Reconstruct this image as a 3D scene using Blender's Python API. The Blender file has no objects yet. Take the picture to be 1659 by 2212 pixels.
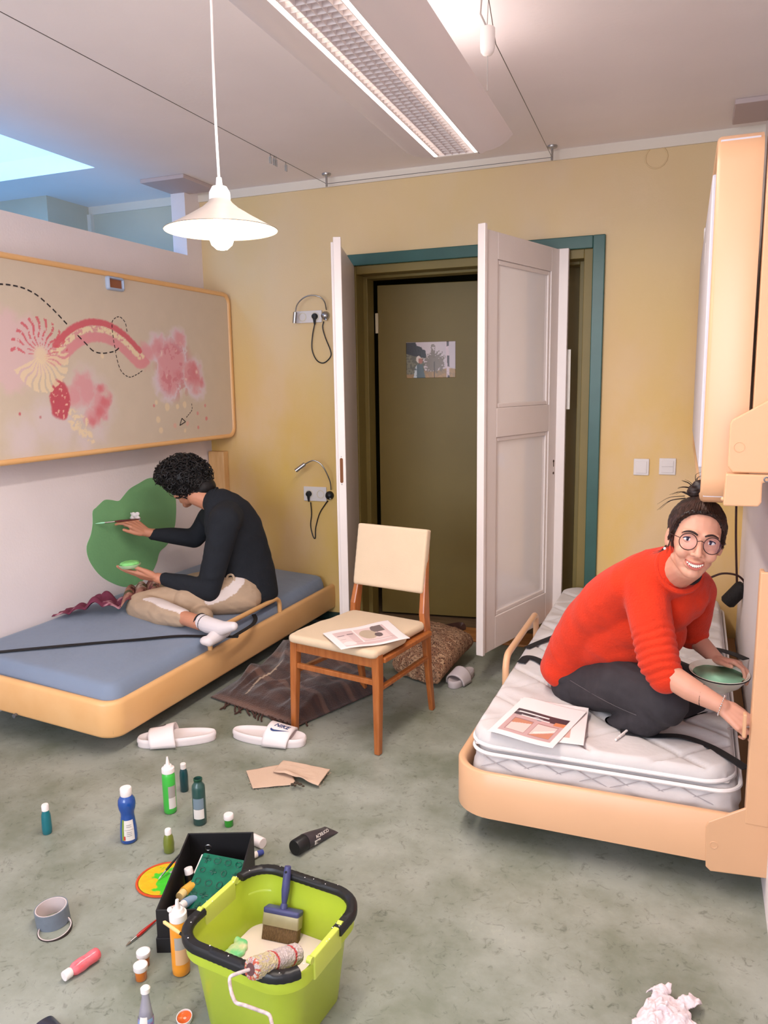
import bpy, math, random
import numpy as np
from mathutils import Vector, Matrix

SC = bpy.context.scene
COL = SC.collection

# ------------------------------------------------------------------ camera
CAM_POS = (0.0, 0.0, 1.47)
YAW, PITCH, ROLL, FPX = 0.38013599, -0.16150397, -0.01520399, 1690.0
IW, IH = 1659.0, 2212.0


def cam_axes():
    cy, sy = math.cos(YAW), math.sin(YAW)
    f0, r0, u0 = Vector((-sy, cy, 0)), Vector((cy, sy, 0)), Vector((0, 0, 1))
    f = f0 * math.cos(PITCH) + u0 * math.sin(PITCH)
    u = u0 * math.cos(PITCH) - f0 * math.sin(PITCH)
    r = r0 * math.cos(ROLL) + u * math.sin(ROLL)
    u2 = u * math.cos(ROLL) - r0 * math.sin(ROLL)
    return r, u2, f


CR, CU, CF = cam_axes()
cam = bpy.data.cameras.new('camera')
cam_ob = bpy.data.objects.new('camera', cam)
COL.objects.link(cam_ob)
cam_ob.matrix_world = Matrix(((CR.x, CU.x, -CF.x, CAM_POS[0]), (CR.y, CU.y, -CF.y, CAM_POS[1]),
                              (CR.z, CU.z, -CF.z, CAM_POS[2]), (0, 0, 0, 1)))
cam.sensor_fit = 'HORIZONTAL'
cam.sensor_width = 36.0
cam.lens = 36.0 * FPX / IW
cam.clip_start = 0.02
SC.camera = cam_ob

# ------------------------------------------------------------------ view, world, large lights
SC.view_settings.view_transform = 'Standard'
SC.view_settings.look = 'None'
SC.view_settings.gamma = 1.0
SC.view_settings.exposure = 0.12
world = bpy.data.worlds.new('world')
SC.world = world
world.use_nodes = True
world.node_tree.nodes['Background'].inputs[0].default_value = (0.17, 0.50, 0.95, 1)
world.node_tree.nodes['Background'].inputs[1].default_value = 1.0


def area_light(name, loc, target, sx, sy, power, color, spread=180):
    d = bpy.data.lights.new(name, 'AREA')
    d.shape = 'RECTANGLE'
    d.size, d.size_y, d.energy, d.color = sx, sy, power, color
    d.spread = math.radians(spread)
    o = bpy.data.objects.new(name, d)
    COL.objects.link(o)
    o.location = loc
    o.rotation_euler = (Vector(target) - Vector(loc)).to_track_quat('-Z', 'Y').to_euler()
    return o


# daylight through the window in the wall behind the camera, and through the skylight beyond the partition
area_light('window_daylight', (-1.35, -1.86, 1.68), (-1.35, 2.0, 1.68), 2.1, 1.5, 92, (0.86, 0.91, 1.0))
area_light('skylight_daylight', (-3.70, 2.35, 3.50), (-3.70, 2.35, 0.0), 1.1, 2.2, 60, (0.17, 0.46, 1.0))

# ------------------------------------------------------------------ helpers


def at(px, py, ax, val):
    """the point of the room seen at a pixel of the photograph on the plane coordinate[ax] = val"""
    d = CF + CR * ((px - IW / 2) / FPX) - CU * ((py - IH / 2) / FPX)
    t = (val - CAM_POS[ax]) / d[ax]
    return Vector(CAM_POS) + d * t


def lin(c):
    out = []
    for v in c[:3]:
        v = v / 255.0
        out.append(v / 12.92 if v <= 0.04045 else ((v + 0.055) / 1.055) ** 2.4)
    return (*out, 1.0)


MATS = {}


def mat(name, rgb, rough=0.5, metal=0.0, var=0.0, vscale=8.0, rgb2=None, bump=0.0, bscale=60.0, spec=0.5,
        trans=0.0, emit=0.0, attr=None, stretch=None, coat=0.0, sheen=0.0, sss=0.0, bdist=0.01, alpha=1.0, ior=1.45):
    if name in MATS:
        return MATS[name]
    m = bpy.data.materials.new(name)
    m.use_nodes = True
    nt = m.node_tree
    N, L = nt.nodes, nt.links
    b = N['Principled BSDF']
    b.inputs['Roughness'].default_value = rough
    b.inputs['Metallic'].default_value = metal
    b.inputs['Specular IOR Level'].default_value = spec
    b.inputs['IOR'].default_value = ior
    b.inputs['Transmission Weight'].default_value = trans
    b.inputs['Coat Weight'].default_value = coat
    b.inputs['Sheen Weight'].default_value = sheen
    b.inputs['Alpha'].default_value = alpha
    if sss:
        b.inputs['Subsurface Weight'].default_value = sss
        b.inputs['Subsurface Radius'].default_value = (0.012, 0.004, 0.002)
    tc = N.new('ShaderNodeTexCoord')
    mp = N.new('ShaderNodeMapping')
    L.new(tc.outputs['Object'], mp.inputs[0])
    if stretch:
        mp.inputs['Scale'].default_value = stretch
    if attr:
        a = N.new('ShaderNodeVertexColor')
        a.layer_name = attr
        L.new(a.outputs[0], b.inputs['Base Color'])
    elif rgb2 is not None or var > 0:
        nz = N.new('ShaderNodeTexNoise')
        nz.inputs['Scale'].default_value = vscale
        nz.inputs['Detail'].default_value = 5
        L.new(mp.outputs[0], nz.inputs['Vector'])
        rp = N.new('ShaderNodeValToRGB')
        c = lin(rgb)
        if rgb2 is not None:
            c2 = lin(rgb2)
        else:
            c2 = tuple(max(0.0, v * (1 - var)) for v in c[:3]) + (1,)
            c = tuple(min(1.0, v * (1 + var * 0.5)) for v in c[:3]) + (1,)
        rp.color_ramp.elements[0].position = 0.35
        rp.color_ramp.elements[1].position = 0.65
        rp.color_ramp.elements[0].color = c2
        rp.color_ramp.elements[1].color = c
        L.new(nz.outputs[0], rp.inputs[0])
        L.new(rp.outputs[0], b.inputs['Base Color'])
    else:
        b.inputs['Base Color'].default_value = lin(rgb)
        # a faint procedural variation of the gloss keeps every surface from looking like plastic film
        nz = N.new('ShaderNodeTexNoise')
        nz.inputs['Scale'].default_value = 20
        L.new(mp.outputs[0], nz.inputs['Vector'])
        mr = N.new('ShaderNodeMapRange')
        mr.inputs[3].default_value = max(0.02, rough - 0.06)
        mr.inputs[4].default_value = min(1.0, rough + 0.06)
        L.new(nz.outputs[0], mr.inputs[0])
        L.new(mr.outputs[0], b.inputs['Roughness'])
    if bump > 0:
        n2 = N.new('ShaderNodeTexNoise')
        n2.inputs['Scale'].default_value = bscale
        n2.inputs['Detail'].default_value = 4
        L.new(mp.outputs[0], n2.inputs['Vector'])
        bp = N.new('ShaderNodeBump')
        bp.inputs['Strength'].default_value = bump
        bp.inputs['Distance'].default_value = bdist
        L.new(n2.outputs[0], bp.inputs['Height'])
        L.new(bp.outputs[0], b.inputs['Normal'])
    if emit:
        b.inputs['Emission Color'].default_value = lin(rgb)
        b.inputs['Emission Strength'].default_value = emit
    MATS[name] = m
    return m


OFF = {}      # object name -> translation of its root for things written in world coordinates


def _link(name, me, parent):
    o = bpy.data.objects.new(name, me)
    COL.objects.link(o)
    if parent is not None:
        o.parent = parent
        OFF[o.name] = OFF.get(parent.name, Vector((0, 0, 0)))
    else:
        OFF[o.name] = Vector((0, 0, 0))
    return o


def tag(o, label=None, cat=None, group=None, kind=None):
    if label:
        o['label'] = label
    if cat:
        o['category'] = cat
    if group:
        o['group'] = group
    if kind:
        o['kind'] = kind
    return o


def thing(name, label, cat, loc=(0, 0, 0), rz=0.0, group=None, rot=None):
    """an Empty at the base of a thing; parts are written in its own coordinates"""
    o = bpy.data.objects.new(name, None)
    COL.objects.link(o)
    o.empty_display_size = 0.05
    o.location = loc
    o.rotation_euler = rot if rot else (0, 0, rz)
    OFF[o.name] = Vector((0, 0, 0))
    return tag(o, label, cat, group)


def wthing(name, label, cat, loc, group=None):
    """the same, but its parts are written in room coordinates"""
    o = thing(name, label, cat, loc, 0, group)
    OFF[o.name] = Vector(loc)
    return o


def mesh_obj(name, V, F, m, parent=None, smooth=False, angle=40, mi=None, colors=None):
    V = np.asarray(V, dtype=float).reshape(-1, 3)
    off = OFF.get(parent.name, Vector((0, 0, 0))) if parent is not None else Vector((0, 0, 0))
    V = V - np.array(off)
    me = bpy.data.meshes.new(name)
    me.from_pydata(V.tolist(), [], [list(map(int, f)) for f in F])
    ms = m if isinstance(m, (list, tuple)) else [m]
    for k in ms:
        me.materials.append(k)
    if mi is not None:
        me.polygons.foreach_set('material_index', mi)
    if smooth:
        me.polygons.foreach_set('use_smooth', [True] * len(me.polygons))
        if angle < 180:
            me.set_sharp_from_angle(angle=math.radians(angle))
    if colors is not None:
        ca = me.color_attributes.new('paint', 'FLOAT_COLOR', 'POINT')
        ca.data.foreach_set('color', np.asarray(colors, dtype=np.float32).ravel())
    me.update()
    return _link(name, me, parent)


def frame_from(axis, hint=None):
    z = Vector(axis).normalized()
    h = Vector(hint) if hint is not None else (Vector((0, 0, 1)) if abs(z.z) < 0.9 else Vector((1, 0, 0)))
    x = (h - z * h.dot(z)).normalized()
    y = z.cross(x)
    return x, y, z


def TM(loc=(0, 0, 0), rz=0, rx=0, ry=0):
    return Matrix.Translation(loc) @ Matrix.Rotation(rz, 4, 'Z') @ Matrix.Rotation(ry, 4, 'Y') @ Matrix.Rotation(rx, 4, 'X')


def axisM(p, axis, hint=None):
    """matrix that puts local +Z along axis at p"""
    x, y, z = frame_from(axis, hint)
    return Matrix(((x.x, y.x, z.x, p[0]), (x.y, y.y, z.y, p[1]), (x.z, y.z, z.z, p[2]), (0, 0, 0, 1)))


class M:
    def __init__(s, T=None):
        s.V, s.F, s.I, s.T, s.m = [], [], [], T or Matrix.Identity(4), 0

    def add(s, V, F, T=None):
        T = s.T @ T if T is not None else s.T
        b = len(s.V)
        for v in V:
            s.V.append(tuple(T @ Vector(v)))
        for f in F:
            s.F.append([b + i for i in f])
            s.I.append(s.m)
        return s

    def box(s, lo, hi, T=None):
        x0, y0, z0 = lo
        x1, y1, z1 = hi
        V = [(x0, y0, z0), (x1, y0, z0), (x1, y1, z0), (x0, y1, z0), (x0, y0, z1), (x1, y0, z1), (x1, y1, z1), (x0, y1, z1)]
        return s.add(V, [(0, 3, 2, 1), (4, 5, 6, 7), (0, 1, 5, 4), (1, 2, 6, 5), (2, 3, 7, 6), (3, 0, 4, 7)], T)

    def rbox(s, lo, hi, r, T=None, n=4, ez=None):
        """box with rounded vertical edges (radius r) and rounded top and bottom edges (ez)"""
        ez = r if ez is None else ez
        prof = [(math.sin(a) * ez - ez, lo[2] + ez - math.cos(a) * ez) for a in np.linspace(0, math.pi / 2, n)] if ez > 0 else [(0, lo[2])]
        prof += [(math.cos(a) * ez - ez, hi[2] - ez + math.sin(a) * ez) for a in np.linspace(0, math.pi / 2, n)] if ez > 0 else [(0, hi[2])]
        rings = []
        for d, z in prof:
            ring = []
            rr = max(r, 1e-4)
            for cx, cy, a0 in ((hi[0] - rr, hi[1] - rr, 0), (lo[0] + rr, hi[1] - rr, 90), (lo[0] + rr, lo[1] + rr, 180), (hi[0] - rr, lo[1] + rr, 270)):
                for k in range(n + 1):
                    a = math.radians(a0 + 90 * k / n)
                    q = max(rr + d, 1e-4) if rr + d > 0 else 1e-4
                    ring.append((cx + math.cos(a) * q, cy + math.sin(a) * q, z))
            rings.append(ring)
        return s.rings(rings, T)

    def rings(s, rings, T=None, caps=True, closed=False):
        n = len(rings[0])
        V = [p for r in rings for p in r]
        F = []
        R = len(rings)
        for i in range(R if closed else R - 1):
            for k in range(n):
                F.append((i * n + k, i * n + (k + 1) % n, ((i + 1) % R) * n + (k + 1) % n, ((i + 1) % R) * n + k))
        if caps and not closed:
            F.append(tuple(range(n - 1, -1, -1)))
            F.append(tuple((R - 1) * n + k for k in range(n)))
        return s.add(V, F, T)

    def tube(s, pts, r, n=10, T=None, closed=False, hint=None, caps=True):
        pts = [Vector(p) for p in pts]
        R = []
        m = len(pts)
        prev = None
        for i, p in enumerate(pts):
            if closed:
                t = pts[(i + 1) % m] - pts[i - 1]
            else:
                t = pts[min(i + 1, m - 1)] - pts[max(i - 1, 0)]
            t.normalize()
            if prev is None:
                x, y, z = frame_from(t, hint)
            else:
                x = (prev - t * prev.dot(t)).normalized()
                y = t.cross(x)
            prev = x
            rr = r[i] if isinstance(r, (list, tuple, np.ndarray)) else r
            R.append([tuple(p + x * (math.cos(a) * rr) + y * (math.sin(a) * rr)) for a in (2 * math.pi * k / n for k in range(n))])
        return s.rings(R, T, caps=caps, closed=closed)

    def cyl(s, p0, p1, r0, r1=None, n=20):
        return s.tube([p0, p1], [r0, r0 if r1 is None else r1], n)

    def lathe(s, prof, T=None, n=28, caps=True):
        rings = [[(r * math.cos(2 * math.pi * k / n), r * math.sin(2 * math.pi * k / n), z) for k in range(n)] for r, z in prof]
        return s.rings(rings, T, caps)

    def prism(s, poly, z0, z1, T=None):
        n = len(poly)
        V = [(x, y, z0) for x, y in poly] + [(x, y, z1) for x, y in poly]
        F = [tuple(range(n - 1, -1, -1)), tuple(range(n, 2 * n))] + [(k, (k + 1) % n, n + (k + 1) % n, n + k) for k in range(n)]
        return s.add(V, F, T)

    def sph(s, c, r, T=None, nu=20, nv=12, R=None):
        if not isinstance(r, (tuple, list)):
            r = (r, r, r)
        V, F = [], []
        for j in range(1, nv):
            t = math.pi * j / nv
            for i in range(nu):
                p = 2 * math.pi * i / nu
                v = Vector((r[0] * math.sin(t) * math.cos(p), r[1] * math.sin(t) * math.sin(p), r[2] * math.cos(t)))
                if R is not None:
                    v = R @ v
                V.append(tuple(Vector(c) + v))
        top, bot = Vector((0, 0, r[2])), Vector((0, 0, -r[2]))
        if R is not None:
            top, bot = R @ top, R @ bot
        V += [tuple(Vector(c) + top), tuple(Vector(c) + bot)]
        for j in range(nv - 2):
            for i in range(nu):
                F.append((j * nu + i, (j + 1) * nu + i, (j + 1) * nu + (i + 1) % nu, j * nu + (i + 1) % nu))
        a, b = len(V) - 2, len(V) - 1
        for i in range(nu):
            F.append((a, i, (i + 1) % nu))
            F.append((b, (nv - 2) * nu + (i + 1) % nu, (nv - 2) * nu + i))
        return s.add(V, F, T)

    def grid(s, fn, nu, nv, T=None, closed_u=False):
        V = [tuple(fn(i / (nu if closed_u else nu - 1), j / (nv - 1))) for j in range(nv) for i in range(nu)]
        F = []
        for j in range(nv - 1):
            for i in range(nu if closed_u else nu - 1):
                F.append((j * nu + i, j * nu + (i + 1) % nu, (j + 1) * nu + (i + 1) % nu, (j + 1) * nu + i))
        return s.add(V, F, T)

    def build(s, name, m, parent=None, smooth=True, angle=40, bevel=0.0, bseg=2, label=None, solid=0.0):
        o = mesh_obj(name, s.V, s.F, m, parent, smooth, angle, s.I)
        if solid:
            md = o.modifiers.new('solid', 'SOLIDIFY')
            md.thickness = solid
            md.offset = 0
        if bevel:
            md = o.modifiers.new('bevel', 'BEVEL')
            md.width = bevel
            md.segments = bseg
            md.limit_method = 'ANGLE'
            md.angle_limit = math.radians(50)
            md.harden_normals = False
        if label:
            o['label'] = label
        return o


def arc(c, r, a0, a1, n, ax='xz'):
    out = []
    for a in np.linspace(math.radians(a0), math.radians(a1), n):
        u, v = r * math.cos(a), r * math.sin(a)
        out.append({'xz': (c[0] + u, c[1], c[2] + v), 'xy': (c[0] + u, c[1] + v, c[2]), 'yz': (c[0], c[1] + u, c[2] + v)}[ax])
    return out


def spline(pts, n=8):
    """Catmull-Rom through the points"""
    P = [Vector(p) for p in pts]
    P = [P[0] * 2 - P[1]] + P + [P[-1] * 2 - P[-2]]
    out = []
    for i in range(1, len(P) - 2):
        for k in range(n):
            t = k / n
            a, b, c, d = P[i - 1], P[i], P[i + 1], P[i + 2]
            out.append(0.5 * ((2 * b) + (c - a) * t + (2 * a - 5 * b + 4 * c - d) * t * t + (3 * b - a - 3 * c + d) * t ** 3))
    out.append(P[-2])
    return out


def vnoise(x, y, seed=0):
    """smooth value noise on numpy arrays"""
    xi, yi = np.floor(x).astype(int), np.floor(y).astype(int)
    fx, fy = x - xi, y - yi
    fx, fy = fx * fx * (3 - 2 * fx), fy * fy * (3 - 2 * fy)

    def h(a, b):
        v = np.sin(a * 127.1 + b * 311.7 + seed * 74.7) * 43758.5453
        return v - np.floor(v)
    return (h(xi, yi) * (1 - fx) + h(xi + 1, yi) * fx) * (1 - fy) + (h(xi, yi + 1) * (1 - fx) + h(xi + 1, yi + 1) * fx) * fy


def fbm(x, y, seed=0, o=4):
    s, a, t = 0, 0.5, 0
    for k in range(o):
        s = s + a * vnoise(x * 2 ** k, y * 2 ** k, seed + k)
        t += a
        a /= 2
    return s / t


def lin_np(c):
    c = np.asarray(c, dtype=float) / 255.0
    return np.where(c <= 0.04045, c / 12.92, ((c + 0.055) / 1.055) ** 2.4)


PAINT = None


def canvas(name, parent, o, u, v, nu, nv, fn, rough=0.6, label=None, curl=None):
    """a sheet with its own printed or painted colours; fn(U, V) -> sRGB 0..255"""
    o, u, v = np.array(o, float), np.array(u, float), np.array(v, float)
    U, V = np.meshgrid(np.linspace(0, 1, nu), np.linspace(0, 1, nv))
    P = o + U[..., None] * u + V[..., None] * v
    if curl is not None:
        n = np.cross(u, v)
        n /= np.linalg.norm(n)
        P = P + curl(U, V)[..., None] * n
    rgb = lin_np(fn(U, V))
    colr = np.concatenate([rgb, np.ones(rgb.shape[:2] + (1,))], axis=2).reshape(-1, 4)
    F = [(j * nu + i, j * nu + i + 1, (j + 1) * nu + i + 1, (j + 1) * nu + i) for j in range(nv - 1) for i in range(nu - 1)]
    m = mat('printed_%02d' % int(rough * 100), (255, 255, 255), rough, attr='paint', bump=0.05, bscale=90)
    ob = mesh_obj(name, P.reshape(-1, 3), F, m, parent, True, 180, colors=colr)
    if label:
        ob['label'] = label
    return ob


def mixc(base, col, a):
    return base * (1 - a[..., None]) + np.array(col, float) * a[..., None]


def sstep(x, a, b):
    t = np.clip((x - a) / (b - a), 0, 1)
    return t * t * (3 - 2 * t)


def text_mesh(name, body, size, T, m, parent, depth=0.0004, xs=1.0, align='CENTER'):
    cu = bpy.data.curves.new('lettering', 'FONT')
    cu.body = body
    cu.size = size
    cu.align_x = align
    cu.align_y = 'CENTER'
    cu.extrude = depth
    tmp = bpy.data.objects.new('lettering_tmp', cu)
    COL.objects.link(tmp)
    dg = bpy.context.evaluated_depsgraph_get()
    dg.update()
    me = bpy.data.meshes.new_from_object(tmp.evaluated_get(dg))
    bpy.data.objects.remove(tmp)
    V = [T @ Vector((v.co.x * xs, v.co.y, v.co.z)) for v in me.vertices]
    F = [list(p.vertices) for p in me.polygons]
    return mesh_obj(name, [tuple(v) for v in V], F, m, parent)


# ---- organic surfaces: overlapping solids fused into one continuous skin
def fuse(name, build_fn, m, parent=None, vox=0.005, smooth=6, deform=None, factor=0.5, target=None, colors=None):
    q = M()
    build_fn(q)
    me = bpy.data.meshes.new('fuse')
    me.from_pydata(q.V, [], q.F)
    tmp = bpy.data.objects.new('fuse_tmp', me)
    COL.objects.link(tmp)
    r = tmp.modifiers.new('r', 'REMESH')
    r.mode = 'VOXEL'
    r.voxel_size = vox
    s = tmp.modifiers.new('s', 'SMOOTH')
    s.factor = factor
    s.iterations = smooth
    dg = bpy.context.evaluated_depsgraph_get()
    dg.update()
    out = bpy.data.meshes.new_from_object(tmp.evaluated_get(dg))
    n = len(out.vertices)
    V = np.empty(n * 3)
    out.vertices.foreach_get('co', V)
    V = V.reshape(-1, 3)
    F = [list(p.vertices) for p in out.polygons]
    bpy.data.objects.remove(tmp)
    if deform is not None:
        V = deform(V)
    cc = None
    if colors is not None:
        rgb = lin_np(colors(V))
        cc = np.concatenate([rgb, np.ones((len(V), 1))], axis=1)
    return mesh_obj(name, V, F, m, parent, True, 180, colors=cc)


def cap(q, p0, p1, r0, r1, n=16):
    """tapered capsule"""
    p0, p1 = Vector(p0), Vector(p1)
    d = p1 - p0
    L = max(d.length, 1e-6)
    x, y, z = frame_from(d)
    R = []
    for a in np.linspace(-math.pi / 2 + 0.12, 0, 5):
        R.append((p0 + z * (math.sin(a) * r0), r0 * math.cos(a)))
    for a in np.linspace(0, math.pi / 2 - 0.12, 5):
        R.append((p1 + z * (math.sin(a) * r1), r1 * math.cos(a)))
    q.rings([[tuple(c + x * (math.cos(t) * r) + y * (math.sin(t) * r)) for t in (2 * math.pi * k / n for k in range(n))] for c, r in R])


def chain(q, pts, rs, n=16):
    for i in range(len(pts) - 1):
        cap(q, pts[i], pts[i + 1], rs[i], rs[i + 1], n)


def ell(q, c, r, Rm=None):
    q.sph(c, r, R=Rm)


def loft(q, secs, side, n=28, power=1.0, sub=6):
    """secs: (centre, half width along side, half depth); elliptical sections, splined, closed rounded ends"""
    cs = spline([s[0] for s in secs], sub)
    A = np.interp(np.linspace(0, len(secs) - 1, len(cs)), range(len(secs)), [s[1] for s in secs])
    B = np.interp(np.linspace(0, len(secs) - 1, len(cs)), range(len(secs)), [s[2] for s in secs])
    R = []
    for i, c in enumerate(cs):
        t = (cs[min(i + 1, len(cs) - 1)] - cs[max(i - 1, 0)]).normalized()
        sv = Vector(side)
        x = (sv - t * sv.dot(t)).normalized()
        y = t.cross(x)
        R.append([tuple(c + x * (math.cos(a) * A[i]) + y * (math.sin(a) * B[i])) for a in (2 * math.pi * k / n for k in range(n))])
    q.rings(R)
    for i in (0, -1):
        t = (cs[1] - cs[0] if i == 0 else cs[-1] - cs[-2]).normalized()
        sv = Vector(side)
        x = (sv - t * sv.dot(t)).normalized()
        y = t.cross(x)
        Rm = Matrix((x, y, t)).transposed()
        q.sph(cs[i], (A[i], B[i], min(A[i], B[i]) * 0.6), R=Rm, nu=n)


def torus(q, c, axis, R, r, n=24, k=8, sx=1.0, hint=None):
    x, y, z = frame_from(axis, hint)
    pts = [Vector(c) + x * (math.cos(a) * R * sx) + y * (math.sin(a) * R) for a in (2 * math.pi * i / n for i in range(n))]
    q.tube(pts, r, k, closed=True)

# ================================================================== the room
D, XL, XR, ZC = 4.34, -2.94, 0.24, 2.655


def struct(name, q, m, **k):
    o = q.build(name, m, None, k.pop('smooth', False), **k)
    o['kind'] = 'structure'
    return o


# --- ochre wash wall
def wall_mat():
    m = bpy.data.materials.new('ochre_wash')
    m.use_nodes = True
    nt = m.node_tree
    N, L = nt.nodes, nt.links
    b = N['Principled BSDF']
    b.inputs['Roughness'].default_value = 0.7
    tc = N.new('ShaderNodeTexCoord')
    mp = N.new('ShaderNodeMapping')
    mp.inputs['Scale'].default_value = (1, 1, 0.55)
    L.new(tc.outputs['Object'], mp.inputs[0])
    n1 = N.new('ShaderNodeTexNoise')
    n1.inputs['Scale'].default_value = 1.15
    n1.inputs['Detail'].default_value = 3
    L.new(mp.outputs[0], n1.inputs['Vector'])
    r1 = N.new('ShaderNodeValToRGB')
    e = r1.color_ramp.elements
    e[0].position, e[0].color = 0.36, lin((222, 182, 112))
    e[1].position, e[1].color = 0.62, lin((226, 194, 148))
    L.new(n1.outputs[0], r1.inputs[0])
    n2 = N.new('ShaderNodeTexNoise')
    n2.inputs['Scale'].default_value = 3.2
    n2.inputs['Detail'].default_value = 4
    L.new(mp.outputs[0], n2.inputs['Vector'])
    r2 = N.new('ShaderNodeValToRGB')
    e = r2.color_ramp.elements
    e[0].position, e[0].color = 0.4, (0, 0, 0, 1)
    e[1].position, e[1].color = 0.7, (1, 1, 1, 1)
    L.new(n2.outputs[0], r2.inputs[0])
    mx = N.new('ShaderNodeMix')
    mx.data_type = 'RGBA'
    L.new(r2.outputs[0], mx.inputs[0])
    L.new(r1.outputs[0], mx.inputs[6])
    mx.inputs[7].default_value = lin((224, 186, 100))
    # the wash gets paler towards the top
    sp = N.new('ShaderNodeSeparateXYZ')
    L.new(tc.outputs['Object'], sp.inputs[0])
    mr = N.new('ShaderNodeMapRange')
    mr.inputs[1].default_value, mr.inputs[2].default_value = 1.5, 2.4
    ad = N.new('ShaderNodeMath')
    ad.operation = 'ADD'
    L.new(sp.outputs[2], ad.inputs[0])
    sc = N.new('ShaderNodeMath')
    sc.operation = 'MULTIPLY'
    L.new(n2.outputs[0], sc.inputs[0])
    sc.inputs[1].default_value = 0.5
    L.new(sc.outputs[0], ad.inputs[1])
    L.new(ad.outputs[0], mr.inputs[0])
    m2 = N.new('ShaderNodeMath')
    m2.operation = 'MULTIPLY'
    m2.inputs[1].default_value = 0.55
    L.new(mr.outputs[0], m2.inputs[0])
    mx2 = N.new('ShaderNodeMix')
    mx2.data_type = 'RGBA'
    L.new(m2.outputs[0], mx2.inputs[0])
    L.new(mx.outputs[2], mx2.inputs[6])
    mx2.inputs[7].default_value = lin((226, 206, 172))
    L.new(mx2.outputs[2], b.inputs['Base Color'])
    n3 = N.new('ShaderNodeTexNoise')
    n3.inputs['Scale'].default_value = 120
    L.new(tc.outputs['Object'], n3.inputs['Vector'])
    bp = N.new('ShaderNodeBump')
    bp.inputs['Strength'].default_value = 0.12
    bp.inputs['Distance'].default_value = 0.004
    L.new(n3.outputs[0], bp.inputs['Height'])
    L.new(bp.outputs[0], b.inputs['Normal'])
    return m


def floor_mat():
    m = bpy.data.materials.new('marbled_linoleum')
    m.use_nodes = True
    nt = m.node_tree
    N, L = nt.nodes, nt.links
    b = N['Principled BSDF']
    b.inputs['Roughness'].default_value = 0.42
    b.inputs['Specular IOR Level'].default_value = 0.35
    tc = N.new('ShaderNodeTexCoord')
    n0 = N.new('ShaderNodeTexNoise')
    n0.inputs['Scale'].default_value = 3.0
    n0.inputs['Detail'].default_value = 6
    n0.inputs['Roughness'].default_value = 0.62
    L.new(tc.outputs['Object'], n0.inputs['Vector'])
    r0 = N.new('ShaderNodeValToRGB')
    e = r0.color_ramp.elements
    e[0].position, e[0].color = 0.36, lin((120, 125, 109))
    e[1].position, e[1].color = 0.62, lin((154, 157, 146))
    L.new(n0.outputs[0], r0.inputs[0])
    n1 = N.new('ShaderNodeTexNoise')
    n1.inputs['Scale'].default_value = 26.0
    n1.inputs['Detail'].default_value = 8
    n1.inputs['Roughness'].default_value = 0.7
    n1.inputs['Distortion'].default_value = 1.6
    L.new(tc.outputs['Object'], n1.inputs['Vector'])
    r1 = N.new('ShaderNodeValToRGB')
    e = r1.color_ramp.elements
    e[0].position, e[0].color = 0.30, lin((92, 98, 84))
    e[1].position, e[1].color = 0.44, (1, 1, 1, 1)
    k = r1.color_ramp.elements.new(0.60)
    k.color = (1, 1, 1, 1)
    k = r1.color_ramp.elements.new(0.72)
    k.color = (1.25, 1.22, 1.16, 1)
    L.new(n1.outputs[0], r1.inputs[0])
    mx = N.new('ShaderNodeMix')
    mx.data_type = 'RGBA'
    mx.blend_type = 'MULTIPLY'
    mx.inputs[0].default_value = 0.55
    L.new(r0.outputs[0], mx.inputs[6])
    L.new(r1.outputs[0], mx.inputs[7])
    L.new(mx.outputs[2], b.inputs['Base Color'])
    n3 = N.new('ShaderNodeTexNoise')
    n3.inputs['Scale'].default_value = 300
    L.new(tc.outputs['Object'], n3.inputs['Vector'])
    bp = N.new('ShaderNodeBump')
    bp.inputs['Strength'].default_value = 0.08
    bp.inputs['Distance'].default_value = 0.002
    L.new(n3.outputs[0], bp.inputs['Height'])
    L.new(bp.outputs[0], b.inputs['Normal'])
    return m


m_wall = wall_mat()
m_lino = floor_mat()
m_plaster = mat('white_plaster', (240, 230, 230), 0.8, var=0.03, vscale=3, bump=0.08, bscale=90)
m_ceil = mat('ceiling_paint', (246, 236, 234), 0.85, var=0.03, vscale=2, bump=0.05, bscale=60)
m_cove = mat('cove_paint', (232, 222, 208), 0.7)
m_green = mat('green_gloss', (50, 90, 82), 0.35, var=0.08, vscale=6)
m_olive = mat('olive_paint', (126, 110, 58), 0.5, var=0.06, vscale=5)
m_olive_d = mat('olive_door_paint', (118, 100, 48), 0.5, var=0.06, vscale=3)
m_skirt = mat('dark_green_skirting', (44, 62, 54), 0.4)
m_whitegloss = mat('white_gloss_paint', (232, 220, 214), 0.32, var=0.025, vscale=5, bump=0.04, bscale=14)
m_pine = mat('pine_threshold', (190, 130, 72), 0.45, rgb2=(160, 100, 50), vscale=9, stretch=(1, 8, 8))
m_hall = mat('hall_floor', (128, 104, 78), 0.5, rgb2=(104, 82, 60), vscale=4, stretch=(1, 6, 1))

struct('floor', M().box((XL - 0.1, -2.0, -0.08), (XR + 0.1, 4.26, 0)).box((-1.9, 4.26, -0.08), (-0.5, 4.3, 0)), m_lino)
struct('floor_hall', M().box((-2.6, 4.3, -0.08), (0.4, 6.4, -0.002)), m_hall)
struct('trim_1', M().box((-1.93, 4.2, 0.0), (-0.53, 4.42, 0.014)), m_pine, bevel=0.004)
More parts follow.
